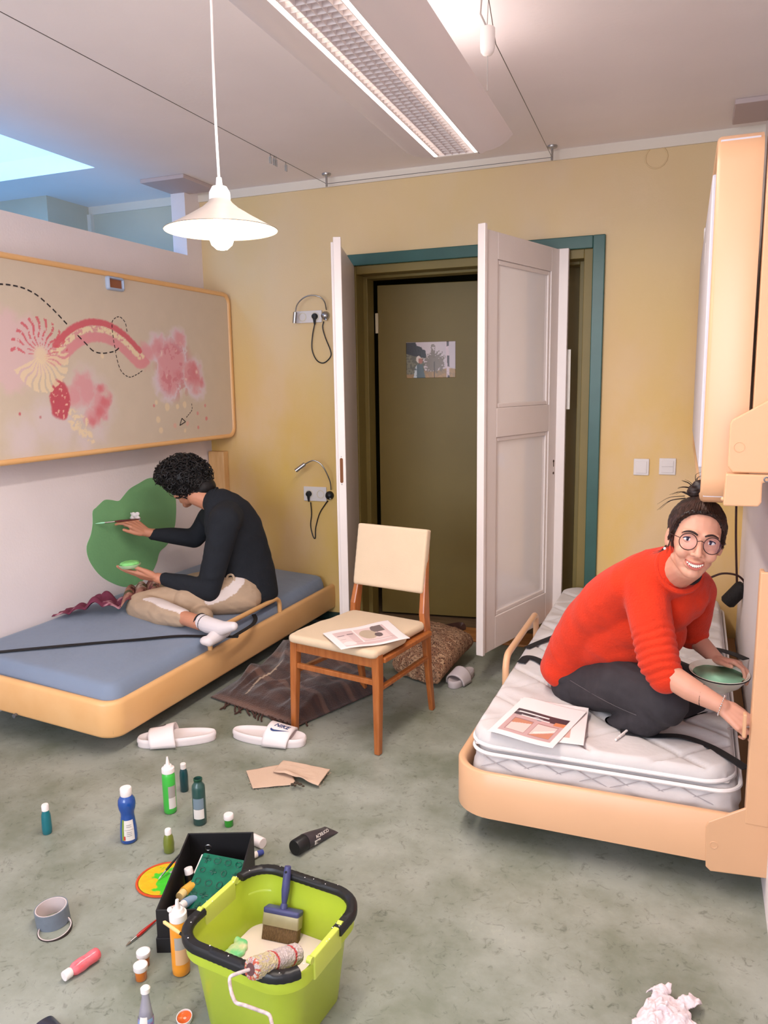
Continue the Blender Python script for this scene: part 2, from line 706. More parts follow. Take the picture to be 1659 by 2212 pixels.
# ceiling with the skylight opening beyond the partition
SKX0, SKX1, SKY0, SKY1 = -4.3, -3.097, 1.1, 3.602
q = M()
q.box((SKX1, -2.0, ZC), (XR + 0.1, 4.44, ZC + 0.1))
q.box((-4.8, -2.0, ZC), (SKX0, 4.44, ZC + 0.1))
q.box((SKX0, SKY1, ZC), (SKX1, 4.44, ZC + 0.1))
q.box((SKX0, -2.0, ZC), (SKX1, SKY0, ZC + 0.1))
struct('ceiling', q, m_ceil)
q = M()
q.box((SKX0 - 0.05, SKY0 - 0.05, ZC + 0.1), (SKX0, SKY1 + 0.05, ZC + 0.95))
q.box((SKX1, SKY0 - 0.05, ZC + 0.1), (SKX1 + 0.05, SKY1 + 0.05, ZC + 0.95))
q.box((SKX0, SKY1, ZC + 0.1), (SKX1, SKY1 + 0.05, ZC + 0.95))
q.box((SKX0, SKY0 - 0.05, ZC + 0.1), (SKX1, SKY0, ZC + 0.95))
struct('trim_2', q, m_plaster)
# back wall with the doorway
q = M()
q.box((-2.94, D, 0), (-1.935, D + 0.2, ZC))
q.box((-0.535, D, 0), (XR + 0.1, D + 0.2, ZC))
q.box((-1.935, D, 2.152), (-0.535, D + 0.2, ZC))
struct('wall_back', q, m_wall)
m_alc = mat('pale_wash', (206, 200, 180), 0.8, var=0.04, vscale=3)
struct('wall_alcove', M().box((-3.8, D, 0), (-2.94, D + 0.2, ZC)).box((-4.8, 3.965, 0), (-3.8, D + 0.2, ZC)), m_alc)
struct('wall_alcove_left', M().box((-4.9, -2.0, 0), (-4.8, 3.965, ZC)).box((-4.8, -2.1, 0), (XL, -2.0, ZC)), m_plaster)
# low partition and its post
q = M()
q.box((XL - 0.1, -2.0, 0), (XL, D, 2.268))
q.box((XL - 0.1, 4.185, 2.268), (XL, D, ZC))
struct('wall_left', q, m_plaster)
struct('wall_right', M().box((XR, -2.0, 0), (XR + 0.1, D, ZC)), m_plaster)
# wall behind the camera with the window opening the daylight comes through
q = M()
q.box((XL, -2.0, 0), (XR, -1.9, 0.9))
q.box((XL, -2.0, 2.45), (XR, -1.9, ZC))
q.box((XL, -2.0, 0.9), (-2.45, -1.9, 2.45))
q.box((-0.25, -2.0, 0.9), (XR, -1.9, 2.45))
struct('wall_front', q, m_plaster)
q = M()
q.box((-2.47, -1.95, 0.88), (-0.23, -1.91, 0.93)).box((-2.47, -1.95, 2.42), (-0.23, -1.91, 2.47))
for x in (-2.47, -1.375, -0.28):
    q.box((x, -1.95, 0.88), (x + 0.05, -1.91, 2.47))
struct('window_1', q, m_whitegloss)
# hallway beyond the door
q = M()
q.box((-2.6, 6.3, 0), (0.4, 6.4, 2.7)).box((-2.7, 4.54, 0), (-2.6, 6.4, 2.7)).box((0.4, 4.54, 0), (0.5, 6.4, 2.7)).box((-2.7, 4.54, 2.7), (0.5, 6.4, 2.8))
struct('wall_hall', q, m_olive_d)
# cove strips, skirting, plates under the ceiling
struct('trim_3', M().box((XL, D - 0.012, ZC - 0.05), (XR, D, ZC)).box((-3.8, D - 0.012, ZC - 0.05), (XL - 0.1, D, ZC)).box((-3.8, D - 0.03, 0), (-3.77, D, ZC - 0.05)), m_cove)
struct('baseboard_back', M().box((XL, D - 0.012, 0), (-2.0, D, 0.05)).box((-0.47, D - 0.012, 0), (XR, D, 0.05)), m_skirt)
struct('trim_4', M().box((-3.04, 3.9, ZC - 0.022), (-2.74, 4.24, ZC)), mat('plate_grey', (196, 178, 176), 0.8), bevel=0.004)
struct('trim_5', M().box((0.09, 3.9, ZC - 0.022), (XR, 4.2, ZC)), mat('plate_grey', (196, 178, 176), 0.8), bevel=0.004)
# a round plastered-over hole high on the wall
c0 = at(1418, 340, 1, D)
q = M()
torus(q, (c0.x, D - 0.001, c0.z), (0, 1, 0), 0.052, 0.0035, 32, 6)
struct('trim_6', q, m_wall, smooth=True)
# door casing (green), olive frame
q = M()
for x0, x1 in ((-2.0, -1.93), (-0.54, -0.478)):
    q.box((x0, D - 0.022, 0), (x1, D, 2.216))
q.box((-1.93, D - 0.022, 2.152), (-0.54, D, 2.216))
struct('door_1_casing', q, m_green, bevel=0.004)
q = M()
q.box((-1.935, D - 0.005, 0), (-1.885, D + 0.1, 2.152)).box((-0.585, D - 0.005, 0), (-0.535, D + 0.1, 2.152))
q.box((-1.885, D - 0.005, 2.105), (-0.585, D + 0.1, 2.152))
q.box((-1.935, D + 0.1, 0), (-1.86, D + 0.2, 2.152)).box((-0.62, D + 0.1, 0), (-0.535, D + 0.2, 2.152)).box((-1.86, D + 0.1, 2.09), (-0.62, D + 0.2, 2.152))
struct('door_1_frame', q, m_olive, bevel=0.003)

# inner olive door, a little open into the hall
h = at(789, 1322, 2, 0.01)
e_ = at(1100, 1303, 2, 0.01)
h.y = 4.56
e2 = Vector((h.x + 0.84, h.y + 0.10, 0))
ang = math.atan2(e2.y - h.y, e2.x - h.x)
dr = thing('door_2', None, None, (-1.845, 4.56, 0), ang)
dr['kind'] = 'structure'
M().box((0, 0, 0.012), (0.86, 0.04, 2.065)).build('door_panel', m_olive_d, dr, False, bevel=0.003)
q = M()
q.box((-0.012, -0.012, 1.78), (0.006, 0.0, 1.9))
q.build('hinge', mat('cream_hinge', (214, 200, 170), 0.5), dr, False, bevel=0.002)
q = M().cyl((0.8, -0.001, 1.02), (0.8, -0.045, 1.02), 0.009).tube([(0.8, -0.045, 1.02), (0.72, -0.05, 1.02)], 0.008)
q.build('door_handle', mat('dull_steel', (150, 150, 150), 0.35, 1.0), dr, True)
struct('door_3', M().box((-1.0, 4.60, 0), (-0.6, 4.64, 2.1)), m_olive_d)


# ---- white panelled leaves
def leaf(name, label, near, far, width, panelled, num):
    """leaf standing on the line near -> far; local x runs from the near edge, face +y towards the right"""
    ang = math.atan2(far[1] - near[1], far[0] - near[0])
    t = thing(name, None, None, (near[0], near[1], 0.162), ang)
    t['kind'] = 'structure'
    Ht = 1.99
    q = M()
    th = 0.02
    if panelled:
        st, zs = 0.115, [(0.0, 0.165), (1.05, 1.19), (1.87, Ht)]
        q.box((0.022, -th, 0), (0.022 + st, th, Ht)).box((width - st, -th, 0), (width, th, Ht))
        for a, b in zs:
            q.box((0.022 + st, -th, a), (width - st, th, b))
    else:
        q.box((0.02, -th, 0), (width, th, Ht))
    q.build('door_leaf', m_whitegloss, t, False, bevel=0.003)
    q = M().box((-0.0, -th - 0.012, 0.0), (0.022, 0.006, Ht + 0.02))
    q.build('lipping', m_whitegloss, t, False, bevel=0.003)
    if panelled:
        for a, b in ((0.165, 1.05), (1.19, 1.87)):
            x0, x1 = 0.022 + st, width - st
            g = M().box((x0 - 0.005, -0.004, a - 0.005), (x1 + 0.005, 0.004, b + 0.005)).build('panel', mat('milk_glass', (246, 240, 238), 0.12, var=0.02, vscale=3, coat=0.4), t, False)  # glass colour lightened to carry its reflection
            q = M()
            w = 0.022
            for s in (1, -1):
                y0, y1 = (0.004, 0.014) if s > 0 else (-0.014, -0.004)
                q.box((x0, y0, a), (x0 + w, y1, b)).box((x1 - w, y0, a), (x1, y1, b)).box((x0 + w, y0, a), (x1 - w, y1, a + w)).box((x0 + w, y0, b - w), (x1 - w, y1, b))
            q.build('moulding', m_whitegloss, g, False, bevel=0.005)
        q = M()
        for z, l in ((0.885, 0.016), (0.82, 0.008)):
            q.cyl((width - 0.05, -0.0212, z), (width - 0.05, 0.0212, z), 0.0075, n=12)
            if l > 0.01:
                q.box((width - 0.0535, -0.0212, z - 0.03), (width - 0.0465, 0.0212, z))
        q.build('keyhole', mat('dark_hole', (70, 52, 38), 0.8), t, False)
    else:
        q = M().rbox((0.0, -0.005, 0), (0.018, 0.001, 0.2), 0.002)
        q = M()
        poly = [(0.0 + 0.008 * math.cos(a), 0.055 * (1 if math.sin(a) > 0 else -1) + 0.008 * math.sin(a)) for a in np.linspace(0, 2 * math.pi, 24, endpoint=False)]
        T = Matrix(((0, 0, 1, -0.0015), (1, 0, 0, -0.010), (0, 1, 0, 0.885), (0, 0, 0, 1)))
        q.prism(poly, 0, 0.002, T)
        q.build('latch_recess', mat('brown_wood_recess', (120, 72, 38), 0.7), t, False)
        q = M()
        for dz in (0.07, -0.07):
            q.cyl((-0.002, -0.010, 0.885 + dz), (0.001, -0.010, 0.885 + dz), 0.003, n=10)
        q.build('screw', mat('dull_steel', (150, 150, 150), 0.35, 1.0), t, False)
    return t


leaf('door_4', '', (-0.942, 3.55), (-0.715, 4.32), 0.80, True, 4)
leaf('door_5', '', (-1.655, 3.55), (-1.915, 4.33), 0.82, False, 5)
t = struct('trim_7', M().box((-0.715, 4.285, 0.16), (-0.657, 4.32, 2.155)), m_whitegloss, bevel=0.003)
# papers hanging behind the narrow white board
for k, (y0, y1, dx) in enumerate(((755, 812, 0.0), (806, 884, -0.003))):
    a, b = at(1232, y0, 1, 4.33), at(1231, y1, 1, 4.33)
    o = M().box((a.x - 0.06, 4.322 + 0.003 * k, b.z), (a.x + 0.004 + dx, 4.324 + 0.003 * k, a.z)).build('paper_note', mat('note_paper', (232, 226, 216), 0.7), None, False)
    tag(o, ['white paper note edge sticking out behind the white door, the upper one', 'white paper note edge sticking out behind the white door, the lower one'][k], 'paper', 'notes behind the white door')

# ---- green patch being painted on the left wall
pp = [(352, 1034), (372, 1045), (379, 1075), (380, 1110), (376, 1142), (362, 1175), (345, 1192), (338, 1215), (325, 1240), (296, 1262), (272, 1268), (248, 1262), (222, 1248), (203, 1228), (190, 1204),
      (187, 1180), (196, 1155), (200, 1130), (200, 1105), (208, 1096), (214, 1090), (226, 1080), (240, 1080), (256, 1082), (266, 1072), (280, 1056), (300, 1044), (318, 1034), (335, 1032)]
P = spline([at(x, y, 0, XL) for x, y in pp] + [at(*pp[0], 0, XL)], 4)[:-1]
q = M(Matrix(((0, 0, 1, XL), (1, 0, 0, 0), (0, 1, 0, 0), (0, 0, 0, 1))))
q.prism([(p.y, p.z) for p in P], 0.0, 0.0015)
tag(q.build('painted_patch', mat('green_wall_paint', (128, 186, 130), 0.6, var=0.05, vscale=6, bump=0.1, bscale=80), None, False),
    'wavy green paint patch being painted on the white wall over the blue mattress', 'paint patch')
# wooden post behind the curly haired person
tag(M().box((-2.93, D - 0.06, 0.3), (-2.815, D - 0.002, 1.06)).build('wooden_post', mat('pale_wood', (226, 182, 128), 0.45, rgb2=(214, 166, 110), vscale=6, stretch=(6, 6, 1)), None, False, bevel=0.006),
    'pale wooden board in the corner behind the head of the curly haired person', 'post')

# ================================================================== lamps, cables, sockets, switches
m_steel = mat('brushed_steel', (176, 174, 172), 0.3, 1.0, var=0.05, vscale=30)
m_lampwhite = mat('white_enamel', (238, 230, 224), 0.35)
m_black = mat('black_plastic', (22, 22, 24), 0.4)


def emis(name, rgb, s):
    m = mat(name, rgb, 0.5, emit=s)
    return m


# ---- hanging fluorescent fixture
FX, FZ = -0.868, 2.30        # centre line at the far end, underside height
FY0, FY1 = 0.75, 2.965
SL = (-0.83 + 0.868) / (1.67 - 2.93)      # slight skew of the fixture in plan


def fx(y):
    return FX + SL * (y - 2.93)


fix = thing('ceiling_light', 'long white fluorescent light with a wire louvre and curved wings hanging from the ceiling', 'ceiling light', (fx(1.85), 1.85, FZ), math.atan(-SL))
L2 = (FY1 - FY0) / 2
q = M()
for s in (1, -1):
    prof = [(0.082, 0.0), (0.098, 0.0), (0.108, 0.006), (0.135, 0.008), (0.165, 0.015), (0.192, 0.028), (0.212, 0.046), (0.208, 0.049), (0.188, 0.033), (0.162, 0.021), (0.13, 0.015), (0.10, 0.02), (0.09, 0.06), (0.082, 0.06)]
    R = []
    for y, sh in ((-L2 + 0.02, 0.0), (L2 - 0.10, 0.0), (L2 - 0.04, 0.0), (L2, 0.0)):
        ring = []
        for x, z in prof:
            yy = y
            if y == L2:
                yy = L2 - max(0, (x - 0.12)) * 0.25
            if y == L2 - 0.04:
                yy = L2 - 0.04 - max(0, (x - 0.12)) * 0.25
            ring.append((s * x, yy, z))
        R.append(ring if s > 0 else ring[::-1])
    q.rings(R)
q.build('wing', mat('fixture_enamel', (216, 204, 202), 0.4), fix, True, angle=35)
q = M()
q.box((-0.09, -L2, 0.07), (0.09, L2 - 0.005, 0.085)).box((-0.09, L2 - 0.02, 0.0), (0.09, L2, 0.085)).box((-0.09, -L2, 0.0), (0.09, -L2 + 0.02, 0.085))
q.build('housing', m_lampwhite, fix, False, bevel=0.004)
m_tube = emis('tube_glow', (255, 246, 232), 9)
for s in (1, -1):
    M().tube([(s * 0.070, -L2 + 0.04, 0.040), (s * 0.070, L2 - 0.03, 0.050)], 0.006, 14).build('tube_lamp', m_tube, fix, True)
q = M()
mlou = mat('louvre_metal', (214, 204, 202), 0.35, 0.1)
for k in range(6):
    x = -0.066 + k * 0.0264
    q.box((x - 0.0008, -L2 + 0.02, 0.001), (x + 0.0008, L2 - 0.02, 0.018))
nb = 78
for k in range(nb):
    y = -L2 + 0.02 + (2 * L2 - 0.04) * k / (nb - 1)
    q.box((-0.066, y - 0.0008, 0.002), (0.066, y + 0.0008, 0.018))
q.build('louvre', mlou, fix, False)
M().box((-0.056, -L2 + 0.02, 0.022), (0.056, L2 - 0.02, 0.026)).build('reflector', mat('dimpled_reflector', (216, 200, 200), 0.4, 0.0, bump=0.9, bscale=70, emit=0.55), fix, False)  # emission stands in for tube light falling on the reflector
for s in (1, -1):
    M().box((s * 0.076 - 0.006, -L2 + 0.02, 0.0), (s * 0.076 + 0.006, L2 - 0.02, 0.003)).build('light_strip', emis('strip_glow', (255, 248, 238), 3.0), fix, False)
ld = bpy.data.lights.new('fluorescent_light', 'AREA')
ld.shape, ld.size, ld.size_y, ld.energy, ld.color = 'RECTANGLE', 0.15, 2 * L2 - 0.1, 33, (1.0, 0.885, 0.81)
lo = bpy.data.objects.new('fluorescent_light', ld)
COL.objects.link(lo)
lo.location = (fx(1.85), 1.85, FZ - 0.012)
lo.rotation_euler = (0, 0, math.atan(-SL))
lu = bpy.data.lights.new('fluorescent_uplight', 'AREA')
lu.shape, lu.size, lu.size_y, lu.energy, lu.color = 'RECTANGLE', 0.2, 2 * L2 - 0.1, 4, (1.0, 0.88, 0.84)
lo = bpy.data.objects.new('fluorescent_uplight', lu)
COL.objects.link(lo)
lo.location = (fx(1.85), 1.85, FZ + 0.13)
lo.rotation_euler = (math.pi, 0, -math.atan(-SL))

# ---- height adjuster of the fixture: hook, white cylinder, cord
p = at(1055, 196, 2, FZ + 0.07)
yk = p.y
ct, cb = at(1052, 60, 1, yk), at(1053, 121, 1, yk)
adj = wthing('cord_adjuster', 'small white cylinder on a cord above the right wing of the long light', 'cord adjuster', (p.x, p.y, p.z))
r = 0.023
q = M(Matrix.Translation(cb))
hh = (ct - cb).length
q.lathe([(0.0005, 0), (r * 0.6, 0.003), (r * 0.9, 0.012), (r, 0.024), (r, hh - 0.003), (r * 0.9, hh), (0.0005, hh)])
q.build('cylinder', m_lampwhite, adj, True)
q = M().tube([cb, (cb.x, cb.y, p.z - 0.0)], 0.0016, 8)
q.build('cord', mat('grey_cord', (190, 185, 180), 0.5), adj, True)
q = M().tube([ct, at(1038, 30, 1, yk), at(1040, 0, 1, yk), (ct.x - 0.01, yk, ZC)], 0.0028, 8).tube([ct, at(1055, 0, 1, yk), (ct.x + 0.006, yk, ZC)], 0.0014, 8)
q.build('hook_rod', m_steel, adj, True)

# ---- pendant
pc = at(478, 497, 1, 1.85)
RS = 0.5 * (at(602, 500, 1, 1.85).x - at(354, 492, 1, 1.85).x) * 0.84
pen = thing('pendant_lamp', 'white conical pendant lamp with a lit bulb hanging on a white cord', 'lamp', (pc.x, pc.y, pc.z))
k = RS / 0.17
q = M()
prof = [(0.030, 0.098), (0.036, 0.088), (0.055, 0.070), (0.100, 0.040), (0.150, 0.010), (0.170, 0.0), (0.169, -0.001)]
q.lathe([(a * k, b * k * 0.9) for a, b in [(0.1692, -0.002), (0.148, 0.006), (0.098, 0.036), (0.052, 0.066), (0.033, 0.084), (0.030, 0.09)]], caps=False, n=56)
q.build('inner_lining', mat('shade_lining', (240, 230, 205), 0.4), pen, True, angle=60)
q = M()
q.lathe([(a * k, b * k * 0.9) for a, b in prof], caps=False, n=56)
q.build('lamp_shade', mat('shade_enamel_unlit', (146, 136, 130), 0.35), pen, True, angle=60)  # white shade greyed on the outside, where it is unlit
q = M().lathe([(0.0005, 0.152 * k), (0.008 * k, 0.15 * k), (0.010 * k, 0.128 * k), (0.022 * k, 0.124 * k), (0.031 * k, 0.108 * k), (0.032 * k, 0.09 * k), (0.030 * k, 0.082 * k), (0.0005, 0.08 * k)])
q.build('lamp_holder', m_lampwhite, pen, True)
cord_top = ZC - pc.z
q = M().tube(spline([(0, 0, 0.15 * k), (-0.002, 0, 0.32), (0.002, 0, 0.6), (0.0, 0.0, cord_top)], 6), 0.0035, 8)
q.build('cord', m_lampwhite, pen, True)
q = M().lathe([(0.0005, -0.052), (0.014, -0.049), (0.027, -0.038), (0.034, -0.018), (0.030, 0.004), (0.018, 0.03), (0.013, 0.05), (0.013, 0.07)])
q.build('bulb', emis('bulb_glow', (255, 240, 205), 16), pen, True)
pl = bpy.data.lights.new('pendant_light', 'POINT')
pl.energy, pl.color, pl.shadow_soft_size = 7.5, (1.0, 0.80, 0.55), 0.04
po = bpy.data.objects.new('pendant_light', pl)
COL.objects.link(po)
po.location = (pc.x, pc.y, pc.z - 0.07)

# ---- cable system on the ceiling
zw = ZC - 0.055
pA, pB = at(705, 375, 2, ZC), at(1193, 315, 2, ZC)
for nm, p in (('left', pA), ('right', pB)):
    t = thing('cable_post', 'steel ceiling post holding the wire near the %s' % ('pendant lamp' if nm == 'left' else 'end of the long light'), 'post', (p.x, p.y, ZC), group='steel ceiling posts')
    M().lathe([(0.0005, -0.014), (0.022, -0.012), (0.026, -0.006), (0.026, 0), (0.0005, 0)]).build('flange', m_steel, t, True)
    M().cyl((0, 0, -0.07), (0, 0, -0.01), 0.006).build('pin', m_steel, t, True)
q = M().tube([(pA.x + 0.005, -1.89, zw), (pA.x, pA.y, zw), (pB.x, pB.y, zw), tuple(at(1071, 95, 2, zw)), tuple(at(1056, 0, 2, zw)), (at(1056, 0, 2, zw).x - 0.1, -1.89, zw)], 0.0015, 6)
tag(q.build('curtain_wire', mat('wire_steel', (110, 105, 100), 0.4, 0.9), None, True), 'thin steel wire strung under the ceiling between two posts', 'wire')
mclip = mat('clear_clip', (190, 190, 190), 0.15, alpha=0.7)
for k_, (px, py) in enumerate(((562, 343), (572, 347), (577, 349), (600, 360))):
    w = at(px, py - 7, 2, zw)
    t = thing('wire_clip', '', 'clip', (pA.x, w.y, zw), group='clips on the ceiling wire')
    M().box((-0.001, -0.004, -0.012), (0.001, 0.004, 0.003)).build('hook', m_steel, t, False, bevel=0.001)
    M().box((-0.005, -0.007, -0.042), (-0.001, 0.007, -0.012)).box((0.001, -0.006, -0.045), (0.005, 0.006, -0.012)).build('jaw', mclip, t, False, bevel=0.001)
    t['label'] = ['small clear clip on the ceiling wire, farthest left of four', 'small clear clip on the wire, second from the left', 'small clear clip on the wire, pressed against its left neighbour', 'small clear clip on the wire, alone nearest to the steel post'][k_]


# ---- wall sockets with gooseneck lamps
def on_wall(px, py, d=0.0):
    return at(px, py, 1, D - d)


m_sock = mat('socket_white', (226, 218, 214), 0.35)


def socket_bank(x0, x1, y0, y1, n, label):
    a, b = on_wall(x0, y1), on_wall(x1, y0)
    w, hgt = b.x - a.x, b.z - a.z
    t = thing('wall_socket', label, 'socket', (a.x, D, a.z), group='white wall sockets')
    M().box((0, -0.011, 0), (w, 0, hgt)).build('plate', m_sock, t, False, bevel=0.004)
    c = []
    for i in range(n):
        cx = w * (i + 0.5) / n
        c.append((a.x + cx, a.z + hgt / 2))
        q = M(axisM((cx, -0.011, hgt / 2), (0, -1, 0)))
        q.lathe([(0.026, 0.0), (0.026, 0.003), (0.0215, 0.003), (0.020, -0.006), (0.0005, -0.006)], caps=False)
        s = q.build('socket_well', mat('socket_ivory', (222, 210, 188), 0.4), t, True)
        q = M()
        for dx in (-0.0095, 0.0095):
            q.cyl((cx + dx, -0.0055, hgt / 2), (cx + dx, -0.003, hgt / 2), 0.0028, n=8)
        q.build('contact_hole', mat('dark_hole', (70, 52, 38), 0.8), s, False)
    return c


def plug(cx, cz, label):
    t = thing('power_plug', label, 'plug', (cx, D, cz), group='black plugs in the sockets')
    M(axisM((0, -0.004, 0), (0, -1, 0))).lathe([(0.0005, 0), (0.0185, 0), (0.0185, 0.016), (0.014, 0.028), (0.0005, 0.03)]).build('plug_body', m_black, t, True)
    M().tube([(0, -0.022, -0.005), (0, -0.022, -0.03), (0, -0.02, -0.048)], [0.010, 0.0075, 0.005], 12).build('strain_relief', m_black, t, True)
    return t


def goose(name, label, base_px, base_r, base_m, arm, head, cordpts):
    b = on_wall(*base_px)
    t = wthing(name, label, 'lamp', (b.x, D, b.z), 'gooseneck reading lamps')
    q = M(axisM((b.x, D, b.z), (0, -1, 0)))
    q.lathe([(0.0005, 0), (base_r, 0), (base_r, 0.012), (base_r * 0.8, 0.024), (base_r * 0.25, 0.032), (0.0005, 0.032)])
    q.build('base', base_m, t, True)
    s = on_wall(base_px[0] - 1, base_px[1] + 8, 0.034)
    M(axisM((s.x, D - 0.024, s.z), (0, -1, 0))).lathe([(0.0005, 0), (0.007, 0), (0.006, 0.007), (0.0005, 0.008)]).build('switch', m_steel, t, True)
    M().tube(spline([on_wall(x, y, d) for x, y, d in arm], 6), 0.004, 10).build('gooseneck', m_steel, t, True)
    a, c = on_wall(*head[0]), on_wall(*head[1])
    M().tube([a, a.lerp(c, 0.02), c], [0.009, 0.0125, 0.0125], 16).build('lamp_head', m_steel, t, True)
    M().tube(spline([on_wall(x, y, d) for x, y, d in cordpts], 6), 0.0035, 8).build('cord', m_black, t, True)


cc = socket_bank(642, 696, 670, 699, 2, 'white double wall socket above the blue bed, the upper bank')
plug(cc[1][0], cc[1][1], 'black plug in the upper wall socket')
goose('reading_lamp', 'silver gooseneck reading lamp bent over the upper wall socket', (704, 682), 0.026, m_steel,
      [(705, 669, 0.02), (701, 652, 0.05), (690, 641, 0.07), (672, 638, 0.08), (655, 644, 0.08), (642, 658, 0.07), (638, 675, 0.06)],
      ((638, 674, 0.06), (636, 698, 0.06)),
      [(680, 698, 0.018), (675, 725, 0.012), (674, 755, 0.008), (684, 778, 0.006), (699, 784, 0.006), (713, 772, 0.006), (714, 758, 0.006), (703, 730, 0.008), (697, 708, 0.01), (699, 694, 0.012)])
cc = socket_bank(658, 706, 1052, 1081, 2, 'white double wall socket above the blue bed, the lower bank')
plug(cc[0][0], cc[0][1], 'black plug in the lower wall socket')
goose('reading_lamp', 'gooseneck reading lamp with a black base by the lower wall socket', (713, 1070), 0.027, m_black,
      [(715, 1058, 0.02), (713, 1040, 0.05), (702, 1015, 0.08), (690, 1000, 0.09), (675, 995, 0.1), (658, 1003, 0.1)],
      ((659, 1002, 0.1), (639, 1017, 0.12)),
      [(671, 1085, 0.018), (673, 1110, 0.01), (671, 1135, 0.006), (676, 1158, 0.006), (681, 1162, 0.006), (682, 1140, 0.006), (690, 1110, 0.008), (702, 1090, 0.01), (708, 1082, 0.014)])


def switch(x0, x1, y0, y1, n, label):
    a, b = on_wall(x0, y1), on_wall(x1, y0)
    w, hgt = b.x - a.x, b.z - a.z
    t = thing('light_switch', label, 'switch', (a.x, D, a.z), group='light switches')
    M().box((0, -0.009, 0), (w, 0, hgt)).build('plate', m_sock, t, False, bevel=0.004)
    m_ = 0.012
    for i in range(n):
        z0 = m_ + (hgt - 2 * m_) * i / n
        z1 = m_ + (hgt - 2 * m_) * (i + 1) / n - 0.001
        M().box((m_, -0.0125, z0), (w - m_, -0.007, z1)).build('rocker', m_sock, t, False, bevel=0.0015)


switch(1368, 1403, 991, 1026, 1, 'white light switch with one large rocker on the ochre wall')
switch(1423, 1461, 990, 1025, 2, 'white light switch with two rockers, one above the other, on the ochre wall')

# ================================================================== folding wall beds
m_peach = mat('peach_lacquer', (218, 170, 130), 0.30, var=0.02, vscale=4)
m_wood_rail = mat('beech_laminate', (236, 186, 128), 0.34, rgb2=(230, 176, 116), vscale=5, stretch=(1, 0.4, 1))
m_blue = mat('blue_sheet', (126, 140, 162), 0.85, var=0.05, vscale=4, bump=0.25, bscale=9, bdist=0.02, sheen=0.2)
m_quilt = mat('quilted_ticking', (206, 200, 198), 0.85, var=0.03, vscale=20, bump=0.25, bscale=60, bdist=0.004)
m_strap = mat('black_elastic', (22, 22, 26), 0.7)
m_screw = mat('zinc_screw', (120, 125, 135), 0.4, 0.8)


def round_path(pts, r, n=8):
    out = []
    for i, p in enumerate(pts):
        p = Vector(p)
        if i in (0, len(pts) - 1):
            out.append(p)
            continue
        a, b = (Vector(pts[i - 1]) - p).normalized(), (Vector(pts[i + 1]) - p).normalized()
        ang = a.angle(b) / 2
        d = r / math.tan(ang)
        c = p + (a + b).normalized() * (r / math.sin(ang))
        s, e = p + a * d - c, p + b * d - c
        for k in range(n + 1):
            t = k / n
            v = s.lerp(e, t).normalized() * r if s.length > 0 else s
            w = s.angle(e)
            v = (s * math.sin((1 - t) * w) + e * math.sin(t * w)) / math.sin(w)
            out.append(c + v)
    return out


def rail(q, path, prof, z=lambda p: 0):
    """sweep a profile (outward offset, height) along a plan path"""
    R = []
    for i, p in enumerate(path):
        t = (path[min(i + 1, len(path) - 1)] - path[max(i - 1, 0)]).normalized()
        n = Vector((t.y, -t.x, 0))
        R.append([tuple(p + n * o + Vector((0, 0, h + z(p)))) for o, h in prof])
    q.rings(R)


def rail_prof(z0, z1, t=0.03):
    return [(-t, z0 + 0.002), (-0.012, z0), (-0.003, z0 + 0.006), (0, z0 + 0.014), (0.001, (z0 + z1) / 2), (0, z1 - 0.016), (-0.004, z1 - 0.006), (-0.012, z1), (-t + 0.004, z1), (-t, z1 - 0.004)]


# ---- lower left bed
tilt = lambda x: max(0.0, (-2.1 - x)) * 0.085
bedL = wthing('folding_bed', 'lower folding bed on the left with beech frame and blue mattress', 'bed', (-2.5, 3.3, 0))
q = M()
rail(q, round_path([(-2.935, 2.30, 0), (-2.098, 2.315, 0), (-2.075, 4.335, 0)], 0.085, 10), rail_prof(0.078, 0.232), z=lambda p: tilt(p.x))
q.build('bed_frame', m_wood_rail, bedL, True, angle=50)
q = M()
q.add([(-2.935, 2.33, 0.10 + tilt(-2.935)), (-2.12, 2.34, 0.10), (-2.10, 4.33, 0.10), (-2.935, 4.33, 0.10 + tilt(-2.935)), (-2.935, 2.33, 0.12 + tilt(-2.935)), (-2.12, 2.34, 0.12), (-2.10, 4.33, 0.12), (-2.935, 4.33, 0.12 + tilt(-2.935))],
      [(0, 3, 2, 1), (4, 5, 6, 7), (0, 1, 5, 4), (1, 2, 6, 5), (2, 3, 7, 6), (3, 0, 4, 7)])
q.build('base_board', mat('bed_board', (170, 130, 90), 0.6), bedL, False)
for y in (2.7, 3.9):
    M().cyl((-2.85, y, 0.0), (-2.85, y, 0.17), 0.018).build('support_leg', m_wood_rail, bedL, True)


